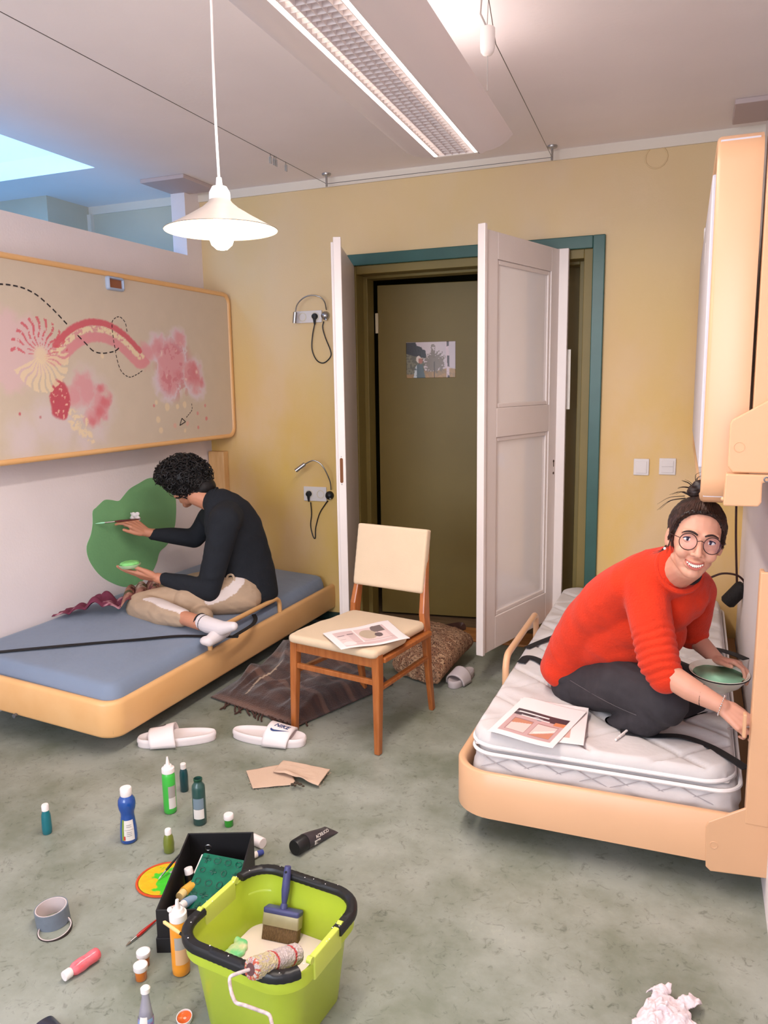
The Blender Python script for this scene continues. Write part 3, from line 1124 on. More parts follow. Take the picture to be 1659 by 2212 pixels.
def mattress_surface(name, x0, x1, y0, y1, zb, zt, parent, m, r=0.05, zfn=None, nx=60, ny=120, label=None, side_fn=None, rc=0.07):
    """soft slab: rounded plan corners and edges, top displaced by zfn(x, y)"""
    cx, cy, hx, hy = (x0 + x1) / 2, (y0 + y1) / 2, (x1 - x0) / 2, (y1 - y0) / 2
    V, F = [], []
    US, VS = np.linspace(-1, 1, nx), np.linspace(-1, 1, ny)

    def rnd(u, v):
        x, y = u * hx, v * hy
        ax, ay = abs(x) - (hx - rc), abs(y) - (hy - rc)
        if ax > 0 and ay > 0:
            d = math.hypot(ax, ay)
            mx = max(ax, ay)
            k = mx / d if d > 0 else 1
            x = math.copysign(hx - rc + ax * k, x)
            y = math.copysign(hy - rc + ay * k, y)
        return x, y
    for v in VS:
        for u in US:
            x, y = rnd(u, v)
            e = min(hx - abs(u * hx), hy - abs(v * hy))
            dz = r - math.sqrt(max(0, r * r - max(0, r - e) ** 2)) if e < r else 0
            z = zt - dz * (0.9) + (zfn(cx + x, cy + y) if zfn else 0) * min(1, e / 0.02 + 0.15)
            V.append((cx + x, cy + y, z))
    for j in range(ny - 1):
        for i in range(nx - 1):
            F.append((j * nx + i, j * nx + i + 1, (j + 1) * nx + i + 1, (j + 1) * nx + i))
    loop = [i for i in range(nx)] + [j * nx + nx - 1 for j in range(1, ny)] + [(ny - 1) * nx + i for i in range(nx - 2, -1, -1)] + [j * nx for j in range(ny - 2, 0, -1)]
    prev = loop
    S = 8
    for s in range(1, S + 1):
        cur = []
        t = s / S
        for li, k in enumerate(loop):
            x, y, z = V[k]
            zz = z + (zb + (z - zt + r * 0.9) * 0.0 - z) * t
            inn = 0.004 * math.sin(math.pi * t) + (side_fn(li, t, x, y) if side_fn else 0)
            dx, dy = x - cx, y - cy
            n = math.hypot(dx / hx, dy / hy)
            sx = 1 if abs(dx) > hx - 0.03 else 0
            sy = 1 if abs(dy) > hy - 0.03 else 0
            if t > 0.9:
                inn -= 0.01
            V.append((x + math.copysign(inn * sx, dx), y + math.copysign(inn * sy, dy), zz))
            cur.append(len(V) - 1)
        n = len(loop)
        for i in range(n):
            F.append((prev[i], cur[i], cur[(i + 1) % n], prev[(i + 1) % n]))
        prev = cur
    F.append(tuple(prev))
    V2 = V
    o = mesh_obj(name, V2, F, m, parent, True, 60)
    if label:
        o['label'] = label
    return o


def blue_top(x, y):
    return tilt(x) + 0.004 * math.sin(x * 9 + y * 4) * math.sin(y * 5.3) - 0.02 * math.exp(-((x + 2.25) ** 2 + (y - 3.55) ** 2) / 0.06)


o = mattress_surface('mattress', -2.935, -2.118, 2.345, 4.315, 0.13, 0.288, bedL, m_blue, 0.045, blue_top, label='blue sheeted mattress')
# guard rail
q = M()
g0, g1 = (-2.112, 3.02), (-2.108, 3.69)
pts = [(g0[0], g0[1], 0.20), (g0[0], g0[1], 0.27)] + [(g0[0], g0[1] + 0.05 - 0.05 * math.cos(a), 0.27 + 0.045 * math.sin(a)) for a in np.linspace(0.2, math.pi / 2, 6)]
pts += [(g1[0], g1[1] - 0.05 + 0.05 * math.sin(a), 0.27 + 0.045 * math.cos(a)) for a in np.linspace(0, math.pi / 2, 7)] + [(g1[0], g1[1], 0.20)]
q.tube(pts, 0.0125, 14)
q.build('guard_rail', m_wood_rail, bedL, True)
p = at(32, 1546, 1, 2.298)
M().cyl((p.x, 2.305, p.z), (p.x, 2.292, p.z), 0.009).build('screw', m_screw, bedL, True)
p = at(38, 1515, 1, 2.32)
M().sph((p.x, 2.33, p.z - 0.005), (0.016, 0.012, 0.02)).build('end_peg', m_wood_rail, bedL, True)


def ribbon(q, pts, w, normal=(0, 0, 1), t=0.003):
    P = spline(pts, 8)
    R = []
    for i, p in enumerate(P):
        d = (P[min(i + 1, len(P) - 1)] - P[max(i - 1, 0)]).normalized()
        s = d.cross(Vector(normal)).normalized() * (w / 2)
        n = s.cross(d).normalized() * t
        R.append([tuple(p + s), tuple(p + s + n), tuple(p - s + n), tuple(p - s)])
    q.rings(R)


def zblue(x, y):
    return 0.288 + blue_top(x, y)


def on_blue(px, py, dz=0.004):
    z = 0.32
    for _ in range(5):
        p = at(px, py, 2, z)
        z = zblue(p.x, p.y) + dz
    return at(px, py, 2, z)


q = M()
ribbon(q, [on_blue(-60, 1415), on_blue(60, 1403), on_blue(180, 1392), on_blue(290, 1383), on_blue(380, 1375), on_blue(440, 1375), on_blue(490, 1376), on_blue(515, 1376)], 0.03)
tag(q.build('elastic_strap', m_strap, None, True), 'black elastic strap lying across the blue mattress', 'strap')
q = M()
ribbon(q, [on_blue(500, 1378), on_blue(520, 1366), on_blue(545, 1350), on_blue(552, 1338), on_blue(548, 1328)], 0.022)
tag(q.build('elastic_strap', m_strap, None, True), 'short end of black strap behind the socks at the guard rail', 'strap')

# ---- folded upper bunk on the left: we see its painted underside
bx = -2.74
bunkL = wthing('folding_bed', 'upper folding bed on the left, folded up with a pink rainbow painting on its underside', 'bed', (bx, 3.3, 1.15))
ya, yb, za, zb = 2.36, 4.332, 1.150, 2.047


def ring_loop(y0, y1, z0, z1, r, n=8):
    out = []
    for cy, cz, a0 in ((y1 - r, z1 - r, 0), (y0 + r, z1 - r, 90), (y0 + r, z0 + r, 180), (y1 - r, z0 + r, 270)):
        for k in range(n + 1):
            a = math.radians(a0 + 90 * k / n)
            out.append((cy + r * math.cos(a), cz + r * math.sin(a)))
    return out


def frame_ring(q, x0, x1, y0, y1, z0, z1, r, w, face):
    """rounded rectangular ring standing in the y-z plane, face side at x1 rounded"""
    s = 1 if x1 > x0 else -1
    prof = [(x0, 0), (x1 - s * 0.010, 0), (x1 - s * 0.003, 0.004), (x1, 0.011), (x1 - s * 0.002, w - 0.004), (x1 - s * 0.008, w), (x0, w)]
    R = []
    for x, ins in prof:
        lp = ring_loop(y0 + ins, y1 - ins, z0 + ins, z1 - ins, max(r - ins, 0.004))
        R.append([(x, y, z) for y, z in lp])
    q.rings(R, closed=True)


q = M()
frame_ring(q, -2.90, bx, ya, yb, za, zb, 0.07, 0.026, 1)
q.build('bed_frame', m_wood_rail, bunkL, True, angle=50)
M().box((-2.88, ya + 0.02, za + 0.02), (bx - 0.014, yb - 0.02, zb - 0.02)).build('base_board', mat('grey_board', (196, 178, 158), 0.5), bunkL, False)

RED, PINK, CREAM, LAV = (196, 78, 92), (222, 144, 150), (236, 214, 178), (218, 196, 198)
px0 = bx - 0.0125
PY0, PY1, PZ0, PZ1 = ya + 0.022, yb - 0.022, za + 0.022, zb - 0.022


def z3(X, Y):
    """a point measured on the enlarged view of the panel -> (y, z) on the panel"""
    p = at(X / 2.9625, 520 + Y / 2.9625, 0, px0)
    return p.y, p.z


def painting(U, V):
    Yc, Zc = PY0 + U * (PY1 - PY0), PZ0 + V * (PZ1 - PZ0)
    base = np.ones(U.shape + (3,)) * np.array((210, 194, 174), float)
    n = fbm(Yc * 14, Zc * 14, 3)
    base *= (0.985 + 0.03 * n)[..., None]
    hf = fbm(Yc * 70, Zc * 70, 9)
    mf = fbm(Yc * 25, Zc * 25, 5)

    def d(X, Y):
        y, z = z3(X, Y)
        return np.hypot(Yc - y, Zc - z)
    sc = 0.00105      # metres per enlarged pixel, roughly

    def blob(bs, col, amt, base, soft=0.03, wob=0.06):
        f = np.full(U.shape, 9.0)
        for X, Y, r in bs:
            f = np.minimum(f, d(X, Y) - r * sc)
        a = 1 - sstep(f + (mf - 0.5) * wob, -soft, soft * 0.4)
        return mixc(base, col, a * amt)
    # halos
    base = blob([(1010, 690, 95), (1140, 650, 85), (1110, 770, 150), (1230, 860, 120), (1080, 890, 130), (1260, 920, 95), (960, 720, 60)], (224, 208, 216), 0.95, base, 0.04)
    base = blob([(560, 1000, 150), (650, 1060, 110), (300, 1160, 110), (620, 1200, 90), (400, 1180, 120), (160, 1260, 110), (540, 1280, 80)], (220, 204, 208), 0.7, base, 0.09)
    base = blob([(30, 650, 150), (180, 640, 110), (60, 780, 130), (200, 700, 130)], (224, 190, 192), 0.8, base, 0.05)
    # cloud and petals
    base = blob([(1010, 680, 62), (1145, 640, 52), (1100, 770, 120), (1230, 850, 85), (1080, 880, 95), (1260, 900, 65), (940, 730, 60)], PINK, 0.75, base, 0.04, 0.08)
    base = mixc(base, (206, 110, 122), 0.5 * (mf > 0.56) * (1 - sstep(d(1120, 820), 0.10, 0.22)))
    base = blob([(1250, 850, 62), (1150, 880, 40), (1290, 900, 30)], (212, 112, 122), 0.6, base, 0.05, 0.08)
    for X, Y, r in ((1030, 720, 24), (1125, 700, 16), (1070, 870, 18), (1190, 885, 16), (1258, 840, 20), (1155, 655, 12)):
        base = mixc(base, (240, 216, 204), (1 - sstep(d(X, Y), 0, r * sc)) * (hf > 0.45) * 0.9)
    base = blob([(560, 960, 80), (520, 920, 60), (640, 1040, 80), (600, 1130, 60), (480, 1000, 60), (560, 880, 26)], PINK, 0.7, base, 0.04, 0.08)
    base = blob([(670, 1020, 42), (640, 950, 26), (640, 1100, 36), (600, 1170, 26)], (214, 104, 112), 0.7, base, 0.04, 0.06)
    # strawberry
    y0, z0 = z3(385, 1022)
    e = np.hypot((Yc - y0) / (62 * sc), (Zc - z0) / (92 * sc))
    base = mixc(base, RED, (1 - sstep(e + (mf - 0.5) * 0.3, 0.85, 1.05)) * 0.92)
    base = mixc(base, (238, 190, 170), (hf > 0.66) * (e < 0.9) * 0.9)
    # rainbow: distance to the measured arc
    arcp = spline([(*z3(X, Y), 0) for X, Y in ((352, 668), (430, 588), (510, 540), (600, 522), (700, 542), (800, 606), (895, 705))], 8)
    best = np.full(U.shape, 9.0)
    side = np.zeros(U.shape)
    for i in range(len(arcp) - 1):
        a, b = arcp[i], arcp[i + 1]
        ab = np.array((b.x - a.x, b.y - a.y))
        L = np.hypot(*ab)
        t = np.clip(((Yc - a.x) * ab[0] + (Zc - a.y) * ab[1]) / L ** 2, 0, 1)
        dd = np.hypot(Yc - a.x - t * ab[0], Zc - a.y - t * ab[1])
        sg = -((Yc - a.x) * ab[1] - (Zc - a.y) * ab[0]) / L
        upd = dd < best
        best = np.where(upd, dd, best)
        side = np.where(upd, sg, side)
    s = np.where(side > 0, best, -best) + (hf - 0.5) * 0.008
    inr = (best < 0.12)
    base = mixc(base, (210, 92, 104), inr * (sstep(s, -0.018, -0.012)) * (1 - sstep(s, 0.012, 0.022)) * 0.9)
    base = mixc(base, PINK, inr * sstep(-s, 0.042, 0.05) * (1 - sstep(-s, 0.088, 0.1)) * 0.9)
    base = mixc(base, CREAM, inr * sstep(-s, 0.014, 0.018) * (1 - sstep(-s, 0.04, 0.05)) * (hf > 0.4) * 0.95)
    base = mixc(base, PINK, inr * sstep(-s, 0.014, 0.018) * (1 - sstep(-s, 0.04, 0.05)) * (hf <= 0.4) * 0.7)
    # two-tone burst
    y0, z0 = z3(262, 735)
    ang = np.arctan2(Zc - z0, Yc - y0)
    rr = np.hypot(Yc - y0, Zc - z0)
    st = np.abs(np.sin(ang * 11 + 0.6 * np.sin(rr * 60)))
    base = mixc(base, (212, 92, 104), (st > 0.86) * (rr > 0.04) * (rr < 0.17) * (ang > 0.15) * (hf > 0.42) * 0.8)
    base = mixc(base, CREAM, (st > 0.45) * (rr > 0.02) * (rr < 0.165 + 0.03 * (mf - 0.5)) * (ang < 0.1) * (ang > -2.75) * 0.85)
    base = mixc(base, CREAM, (1 - sstep(rr, 0.02, 0.06)) * 0.8)
    # cream strokes under the strawberry
    for X, Y, r in ((460, 1110, 30), (500, 1130, 34), (540, 1160, 34), (480, 1180, 34), (530, 1220, 34), (570, 1250, 30), (590, 1290, 22), (450, 1140, 24)):
        base = mixc(base, CREAM, (1 - sstep(d(X, Y), r * sc * 0.6, r * sc)) * (hf > 0.47) * 0.9)
    # drops under the cloud
    for X, Y, r, c in ((1000, 1035, 15, CREAM), (1070, 1065, 26, CREAM), (1135, 1060, 18, CREAM), (1182, 1050, 22, CREAM), (1012, 1145, 22, CREAM), (1030, 1212, 20, CREAM), (1120, 1182, 16, (228, 176, 160)), (1200, 1170, 16, (228, 176, 160)),
                       (985, 1055, 11, (212, 120, 122)), (1312, 1055, 12, (216, 130, 130)), (1265, 1105, 12, (218, 140, 136)), (1322, 1138, 14, (214, 112, 116)), (1268, 1195, 14, (218, 130, 126)), (1185, 1215, 12, CREAM), (655, 735, 14, CREAM), (125, 1108, 8, RED), (260, 1130, 8, (190, 120, 120))):
        base = mixc(base, c, (1 - sstep(d(X, Y) + (mf - 0.5) * 0.012, r * sc * 0.6, r * sc)) * 0.75)
    return base


canvas('painted_panel', bunkL, (px0, PY0, PZ0), (0, PY1 - PY0, 0), (0, 0, PZ1 - PZ0), 440, 205, painting, 0.5)
q = M()


def dashes(pts, n, w, duty=0.62):
    P = spline([(px0 + 0.0012, *z3(X, Y)) for X, Y in pts], 14)
    L = [0]
    for i in range(1, len(P)):
        L.append(L[-1] + (P[i] - P[i - 1]).length)
    for k in range(n):
        s = [np.interp(np.linspace(L[-1] * k / n, L[-1] * (k + duty) / n, 4), L, [p[c] for p in P]) for c in range(3)]
        pp_ = [Vector((s[0][i], s[1][i], s[2][i])) for i in range(4)]
        R = []
        for i in range(4):
            d_ = (pp_[min(i + 1, 3)] - pp_[max(i - 1, 0)]).normalized()
            nn = Vector((0, -d_.z, d_.y)) * w / 2
            R.append([tuple(pp_[i] + nn), tuple(pp_[i] + nn + Vector((0.0006, 0, 0))), tuple(pp_[i] - nn + Vector((0.0006, 0, 0))), tuple(pp_[i] - nn)])
        q.rings(R)


m_dash = mat('black_marker', (40, 36, 40), 0.6)
dashes([(-60, 280), (10, 278), (90, 288), (160, 308), (240, 352), (330, 432), (400, 505), (440, 548)], 12, 0.0065)
q.build('dashed_line', m_dash, bunkL, False)
q = M()
dashes([(495, 605), (545, 655), (595, 705), (650, 720), (710, 713), (745, 700), (770, 672)], 7, 0.006)
dashes([(812, 582), (800, 525), (770, 490), (740, 492), (716, 525), (722, 610), (735, 690), (748, 760), (775, 835), (825, 872), (870, 858), (915, 828)], 24, 0.004)
q.build('dashed_line', m_dash, bunkL, False)
q = M()
dashes([(1225, 1042), (1228, 1080), (1210, 1108), (1188, 1135)], 6, 0.004)
for a_, b_ in (((1150, 1182), (1163, 1136)), ((1163, 1136), (1186, 1158)), ((1186, 1158), (1150, 1182))):
    dashes([a_, ((a_[0] + b_[0]) / 2, (a_[1] + b_[1]) / 2), b_], 1, 0.005, 1.0)
q.build('dashed_arrow', m_dash, bunkL, False)
a, b = at(233, 625, 0, bx), at(268, 601, 0, bx)
q = M()
frame_ring(q, bx - 0.02, bx + 0.006, a.y, b.y, a.z, b.z, 0.014, 0.013, 1)
g = q.build('finger_grip', mat('pale_blue_plastic', (168, 182, 206), 0.4), bunkL, True)
M().box((bx - 0.013, a.y + 0.01, a.z + 0.01), (bx - 0.008, b.y - 0.01, b.z - 0.01)).build('grip_recess', mat('brown_recess', (150, 92, 60), 0.6), g, False)

# ---- lower right bed
bedR = wthing('folding_bed', 'lower folding bed on the right with peach frame and white quilted mattress', 'bed', (-0.2, 3.3, 0))
q = M()
rail(q, round_path([(-0.66, 4.335, 0), (-0.66, 2.285, 0), (0.238, 2.285, 0)], 0.1, 10)[::-1], rail_prof(0.098, 0.252), z=lambda p: 0)
rail_o = q.build('bed_frame', m_peach, bedR, True, angle=50)
M().box((-0.62, 2.31, 0.11), (0.235, 4.33, 0.13)).build('base_board', mat('bed_board', (170, 130, 90), 0.6), bedR, False)
for y in (2.9, 4.0):
    M().cyl((0.15, y, 0.0), (0.15, y, 0.11), 0.02).build('support_leg', m_peach, bedR, True)


def tri(v):
    return abs((v % 1.0) - 0.5) * 2


def quilt(x, y, s=0.30, dep=0.018):
    a = (x * 0.9 + y) / s
    b = (x * 0.9 - y) / s
    f = lambda v: 1 - max(0.0, 1 - (1 - tri(v)) * 9) if False else min(1.0, (1 - abs(((v) % 1.0) - 0.5) * 2) * 7.0)
    g = min(f(a), f(b))
    return dep * (math.sqrt(max(g, 0)) - 1)


def top_fn(x, y):
    z = quilt(x, y)
    z += 0.004 * math.sin(31 * (x * 0.6 + y) + 3 * math.sin(7 * y)) * math.sin(9 * x + 4)
    z -= 0.022 * math.exp(-((x + 0.18) ** 2 / 0.06 + (y - 2.68) ** 2 / 0.05))
    return z


mattress_surface('mattress', -0.632, 0.165, 2.315, 4.30, 0.14, 0.300, bedR, m_quilt, 0.03, None, label='white quilted mattress',
                 side_fn=lambda li, t, x, y: 0.010 * min(1, 3 * abs(math.sin((x + y) * 9 + t * 2.2)) * abs(math.sin((x + y) * 9 - t * 2.2))) - 0.004)
tp = wthing('mattress_topper', 'white diamond-quilted topper lying on the right bed', 'mattress topper', (-0.2, 3.3, 0.3))
o = mattress_surface('topper_pad', -0.640, 0.150, 2.325, 4.29, 0.307, 0.352, tp, m_quilt, 0.018, top_fn, nx=110, ny=260, rc=0.09)
q = M()
pl_ = round_path([(-0.2, 2.322, 0.312), (0.152, 2.322, 0.312), (0.152, 4.292, 0.312), (-0.643, 4.292, 0.312), (-0.643, 2.322, 0.312), (-0.2, 2.322, 0.312)], 0.09, 8)[:-1]
q.tube([p + Vector((0, 0, 0.003 * math.sin(p.x * 9 + p.y * 5))) for p in pl_], 0.0065, 8, closed=True)
q.build('piping', mat('white_piping', (232, 226, 224), 0.8), tp, True)
q = M()
pl_ = round_path([(-0.2, 2.311, 0.292), (0.169, 2.311, 0.292), (0.169, 4.305, 0.292), (-0.637, 4.305, 0.292), (-0.637, 2.311, 0.292), (-0.2, 2.311, 0.292)], 0.075, 8)[:-1]
q.tube(pl_, 0.0065, 8, closed=True)
q.build('piping', mat('white_piping', (232, 226, 224), 0.8), bedR, True)
q = M()
k_ = -0.60
while k_ < 0.03:
    for s_ in (1, -1):
        xa, xb = (k_, k_ + 0.10) if s_ > 0 else (k_ + 0.10, k_)
        q.tube([(xa, 2.3125, 0.245), ((xa + xb) / 2, 2.3105, 0.265), (xb, 2.3120, 0.287)], 0.0013, 5)
    k_ += 0.10
q.build('stitching', mat('stitch_grey', (172, 166, 168), 0.8), bedR, True)['kind'] = 'stuff'
# guard rail
q = M()
gx, y0, y1 = -0.655, 2.905, 3.535
pts = [(gx, y0, 0.24), (gx, y0, 0.33)] + [(gx, y0 + 0.05 - 0.05 * math.cos(a), 0.35 + 0.058 * math.sin(a)) for a in np.linspace(0.2, math.pi / 2, 6)]
pts += [(gx, y1 - 0.05 + 0.05 * math.sin(a), 0.36 + 0.048 * math.cos(a)) for a in np.linspace(0, math.pi / 2, 7)] + [(gx, y1, 0.24)]
q.tube(pts, 0.0135, 14)
q.build('guard_rail', m_peach, bedR, True)


def on_top(px, py, dz=0.003):
    z = 0.35
    for _ in range(5):
        p = at(px, py, 2, z)
        z = 0.352 + top_fn(p.x, p.y) + dz
    return at(px, py, 2, z)


for pts, w, lab in (([(1126, 1432), (1140, 1420), (1165, 1428), (1190, 1450), (1215, 1480), (1250, 1520)], 0.034, 'black elastic strap from the right guard rail to under the person in red'),
                    ([(1340, 1580), (1400, 1590), (1470, 1592), (1530, 1612), (1580, 1640), (1612, 1662)], 0.030, 'black elastic strap crossing the near right corner of the topper'),
                    ([(1138, 1400), (1160, 1390), (1190, 1378), (1215, 1368), (1260, 1352)], 0.026, 'black elastic strap on the right bed behind the person in red'),
                    ([(1500, 1402), (1540, 1402), (1580, 1412), (1612, 1425)], 0.036, 'black elastic strap beyond the paint bowl')):
    q = M()
    ribbon(q, [on_top(x, y, 0.006) for x, y in pts], w)
    tag(q.build('elastic_strap', m_strap, None, True), lab, 'strap', 'black elastic straps')

# end plates of the right bed
yp = 2.268


def plate(q, pts, y0, y1):
    P = [at(x, y, 1, y0) for x, y in pts]
    q.prism([(p.x, p.z) for p in P], 0, y1 - y0, Matrix(((1, 0, 0, 0), (0, 0, 1, y0), (0, 1, 0, 0), (0, 0, 0, 1))))


q = M()
P = [at(x, y, 1, 2.255) for x, y in ((1605, 1778), (1626, 1234))]
q.box((P[0].x + 0.004, 2.25, P[0].z), (XR - 0.002, 2.262, P[1].z))
q.box((P[0].x + 0.004, 2.262, P[0].z + 0.01), (P[0].x + 0.016, 2.30, P[1].z))
q.build('side_post', m_peach, bedR, False, bevel=0.004)
q = M()
plate(q, [(1524, 1785), (1530, 1775), (1612, 1746), (1760, 1752), (1780, 1915), (1534, 1882), (1524, 1872)], 2.252, 2.262)
pb = q.build('bracket_plate', m_peach, bedR, False, bevel=0.003)
for px, py in ((1542, 1826),):
    p = at(px, py, 1, 2.25)
    q = M(axisM((p.x, 2.252, p.z), (0, -1, 0)))
    torus(q, (0, 0, 0), (0, 0, 1), 0.010, 0.0014)
    q.build('cap_ring', m_peach, pb, True)
p = at(1511, 1808, 1, 2.28)
M(axisM((p.x, 2.286, p.z), (0, -1, 0))).lathe([(0.0005, 0), (0.011, 0), (0.011, 0.008), (0.008, 0.012), (0.0005, 0.013)]).build('stop_button', m_peach, bedR, True)
p = at(1157, 1730, 1, 2.284)
M().box((p.x - 0.0006, 2.2828, 0.115), (p.x + 0.0006, 2.2842, 0.238)).build('joint_line', mat('joint_brown', (168, 120, 84), 0.6), bedR, False)  # thin brown line marking a joint in the near rail
a, b = at(1604, 1590, 1, 2.25), at(1611, 1540, 1, 2.25)
M().box((a.x - 0.002, 2.236, a.z), (b.x + 0.003, 2.26, b.z)).build('latch', m_peach, bedR, False, bevel=0.003)

# ---- folded upper bunk on the right: its end panel faces the camera
bunkR = wthing('folding_bed', 'upper folding bed on the right, folded up with a peach end panel', 'bed', (0.1, 3.3, 1.13))
sk = Matrix(((1, -0.016, 0, 0.016 * 2.3), (0, 1, 0, 0), (0, 0, 1, 0), (0, 0, 0, 1)))
q = M(sk)
frame_ring(q, 0.128, 0.018, 2.30, 4.30, 1.128, 2.10, 0.075, 0.02, -1)
q.build('bed_frame', m_peach, bunkR, True, angle=50)
M(sk).box((0.026, 2.32, 1.15), (0.12, 4.28, 2.08)).build('base_board', mat('pale_grey_panel', (200, 194, 200), 0.4), bunkR, False)
q = M(sk)
q.box((0.012, 2.42, 1.22), (0.027, 4.2, 2.02))
q.build('underside_panel', mat('pale_grey_panel', (200, 194, 200), 0.4), bunkR, False, bevel=0.004)
p = at(1526, 508, 0, 0.012)
M().rbox((0.0, 2.98, 1.86), (0.014, 3.05, 1.93), 0.004).build('finger_grip', m_sock, bunkR, True)
M().box((0.136, 2.275, 1.2), (XR - 0.003, 2.36, 2.09)).build('wall_post', m_peach, bunkR, False, bevel=0.003)
q = M()
plate(q, [(1780, 800), (1582, 907), (1577, 916), (1572, 1008), (1583, 1021), (1780, 1026)], 2.262, 2.276)
pb = q.build('bracket_plate', m_peach, bunkR, False, bevel=0.004)
p = at(1597, 966, 1, 2.26)
q = M(axisM((p.x, 2.262, p.z), (0, -1, 0)))
torus(q, (0, 0, 0), (0, 0, 1), 0.013, 0.0012)
q.build('cap_ring', m_peach, pb, True)
q = M()
plate(q, [(1568, 1024), (1780, 1030), (1780, 1044), (1647, 1043), (1645, 1086), (1638, 1095), (1562, 1093)], 2.25, 2.30)
hb = q.build('hinge_box', m_peach, bunkR, False, bevel=0.004)
p = at(1656, 1036, 1, 2.25)
q = M(axisM((p.x, 2.248, p.z), (0, -1, 0)))
torus(q, (0, 0, 0), (0, 0, 1), 0.006, 0.0016)
q.build('screw_ring', m_screw, hb, True)
p = at(1562, 1078, 1, 2.26)
M().sph((p.x, 2.262, p.z), 0.006).build('rivet', m_peach, hb, True)
# small white knob on the side of the folded bunk
a = at(1524, 505, 1, 3.4)
M().box((a.x - 0.006, a.y - 0.03, a.z - 0.025), (a.x + 0.012, a.y + 0.05, a.z + 0.02)).build('knob', m_sock, bunkR, False, bevel=0.006)
for py in (602, 718):
    a = at(1508 if py < 700 else 1500, py, 0, -0.008)
    y_ = min(a.y, 4.2)

# ---- black cable with an in-line unit hanging in the right corner
yc = 3.95
cu = wthing('cable_box', 'black cylindrical cable box hanging on its cord in the right corner', 'cable box', tuple(at(1590, 1285, 1, yc)))
a, b = at(1572, 1300, 1, yc), at(1604, 1268, 1, yc)
d_ = (b - a)
q = M().tube([a - d_ * 0.12, a, b, b + d_ * 0.12], [0.026, 0.036, 0.036, 0.026], 20)
q.build('housing', mat('matt_black', (24, 22, 22), 0.75, bump=0.3, bscale=120), cu, True)
q = M().tube(spline([at(1592, 1030, 1, yc), at(1590, 1120, 1, yc), at(1590, 1180, 1, yc), at(1592, 1268, 1, yc)], 6), 0.005, 8)
q.tube(spline([at(1480, 1262, 1, yc), at(1530, 1249, 1, yc), at(1560, 1239, 1, yc), at(1590, 1242, 1, yc), at(1606, 1254, 1, yc), at(1608, 1266, 1, yc)], 6), 0.005, 8)
q.build('cord', mat('dark_red_cord', (50, 18, 14), 0.6), cu, True)

# ================================================================== chair
m_cw = mat('varnished_beech', (176, 104, 52), 0.3, rgb2=(158, 88, 40), vscale=7, stretch=(9, 9, 1.2), coat=0.3)
m_cf = mat('cream_upholstery', (212, 188, 158), 0.9, var=0.03, vscale=6, bump=0.25, bscale=260, bdist=0.003)
ch = thing('dining_chair', 'wooden chair with cream upholstered seat and backrest standing in front of the doorway', 'chair', (-1.297, 3.0, 0), math.radians(-11))


def bar(q, pts, w, d):
    """square-section bar through points; w along local x, d along the other"""
    R = []
    P = [Vector(p) for p in pts]
    W = w if isinstance(w, (list, tuple)) else [w] * len(P)
    Dd = d if isinstance(d, (list, tuple)) else [d] * len(P)
    for i, p in enumerate(P):
        t = (P[min(i + 1, len(P) - 1)] - P[max(i - 1, 0)]).normalized()
        x = Vector((1, 0, 0))
        if abs(t.x) > 0.8:
            x = Vector((0, 1, 0))
        x = (x - t * x.dot(t)).normalized()
        y = t.cross(x)
        R.append([tuple(p + x * (sx * W[i] / 2) + y * (sy * Dd[i] / 2)) for sx, sy in ((1, 1), (-1, 1), (-1, -1), (1, -1))])
    q.rings(R)


for s in (-1, 1):
    q = M()
    bar(q, [(s * 0.215, -0.235, 0), (s * 0.21, -0.222, 0.3), (s * 0.205, -0.218, 0.425)], [0.026, 0.034, 0.036], [0.028, 0.038, 0.042])
    q.build('leg', m_cw, ch, False, bevel=0.006)
    q = M()
    bar(q, [(s * 0.185, 0.262, 0), (s * 0.188, 0.222, 0.22), (s * 0.19, 0.198, 0.40), (s * 0.184 - 0.004, 0.205, 0.47), (s * 0.174 - 0.006, 0.232, 0.60), (s * 0.168 - 0.008, 0.27, 0.79)], [0.024, 0.026, 0.028, 0.028, 0.026, 0.02], [0.026, 0.034, 0.05, 0.055, 0.036, 0.024])
    q.build('leg', m_cw, ch, False, bevel=0.006)
    q = M()
    bar(q, [(s * 0.205, -0.2, 0.385), (s * 0.194, 0.2, 0.385)], 0.055, 0.022)
    q.build('side_rail', m_cw, ch, False, bevel=0.004)
    q = M()
    bar(q, [(s * 0.21, -0.21, 0.268), (s * 0.19, 0.21, 0.268)], 0.022, 0.016)
    q.build('stretcher', m_cw, ch, False, bevel=0.003)
M().box((-0.195, -0.235, 0.36), (0.195, -0.214, 0.405)).build('apron', m_cw, ch, False, bevel=0.003)
M().box((-0.185, 0.19, 0.36), (0.185, 0.21, 0.405)).build('apron', m_cw, ch, False, bevel=0.003)
M().box((-0.2, -0.232, 0.285), (0.2, -0.216, 0.308)).build('stretcher', m_cw, ch, False, bevel=0.003)


def seat_fn():
    def bf(q):
        for x0, x1, y0, y1, z0, z1 in ((-0.225, 0.225, -0.262, 0.0, 0.402, 0.438), (-0.205, 0.205, -0.05, 0.185, 0.402, 0.438)):
            q.rbox((x0, y0, z0), (x1, y1, z1), 0.03, ez=0.014)
        q.rings([[(x, y, z) for x, y in ((-0.222, -0.2), (0.222, -0.2), (0.188, 0.19), (-0.188, 0.19))] for z in (0.403, 0.438)])
    return bf


fuse('seat', seat_fn(), m_cf, ch, vox=0.006, smooth=8, deform=lambda V: V + np.stack([0 * V[:, 0], 0 * V[:, 0], 0.006 * np.exp(-(V[:, 0] ** 2 + (V[:, 1] + 0.03) ** 2) / 0.03) * (V[:, 2] > 0.43)], 1))
Tb = TM((-0.010, 0.238, 0.695), rx=math.radians(-11))


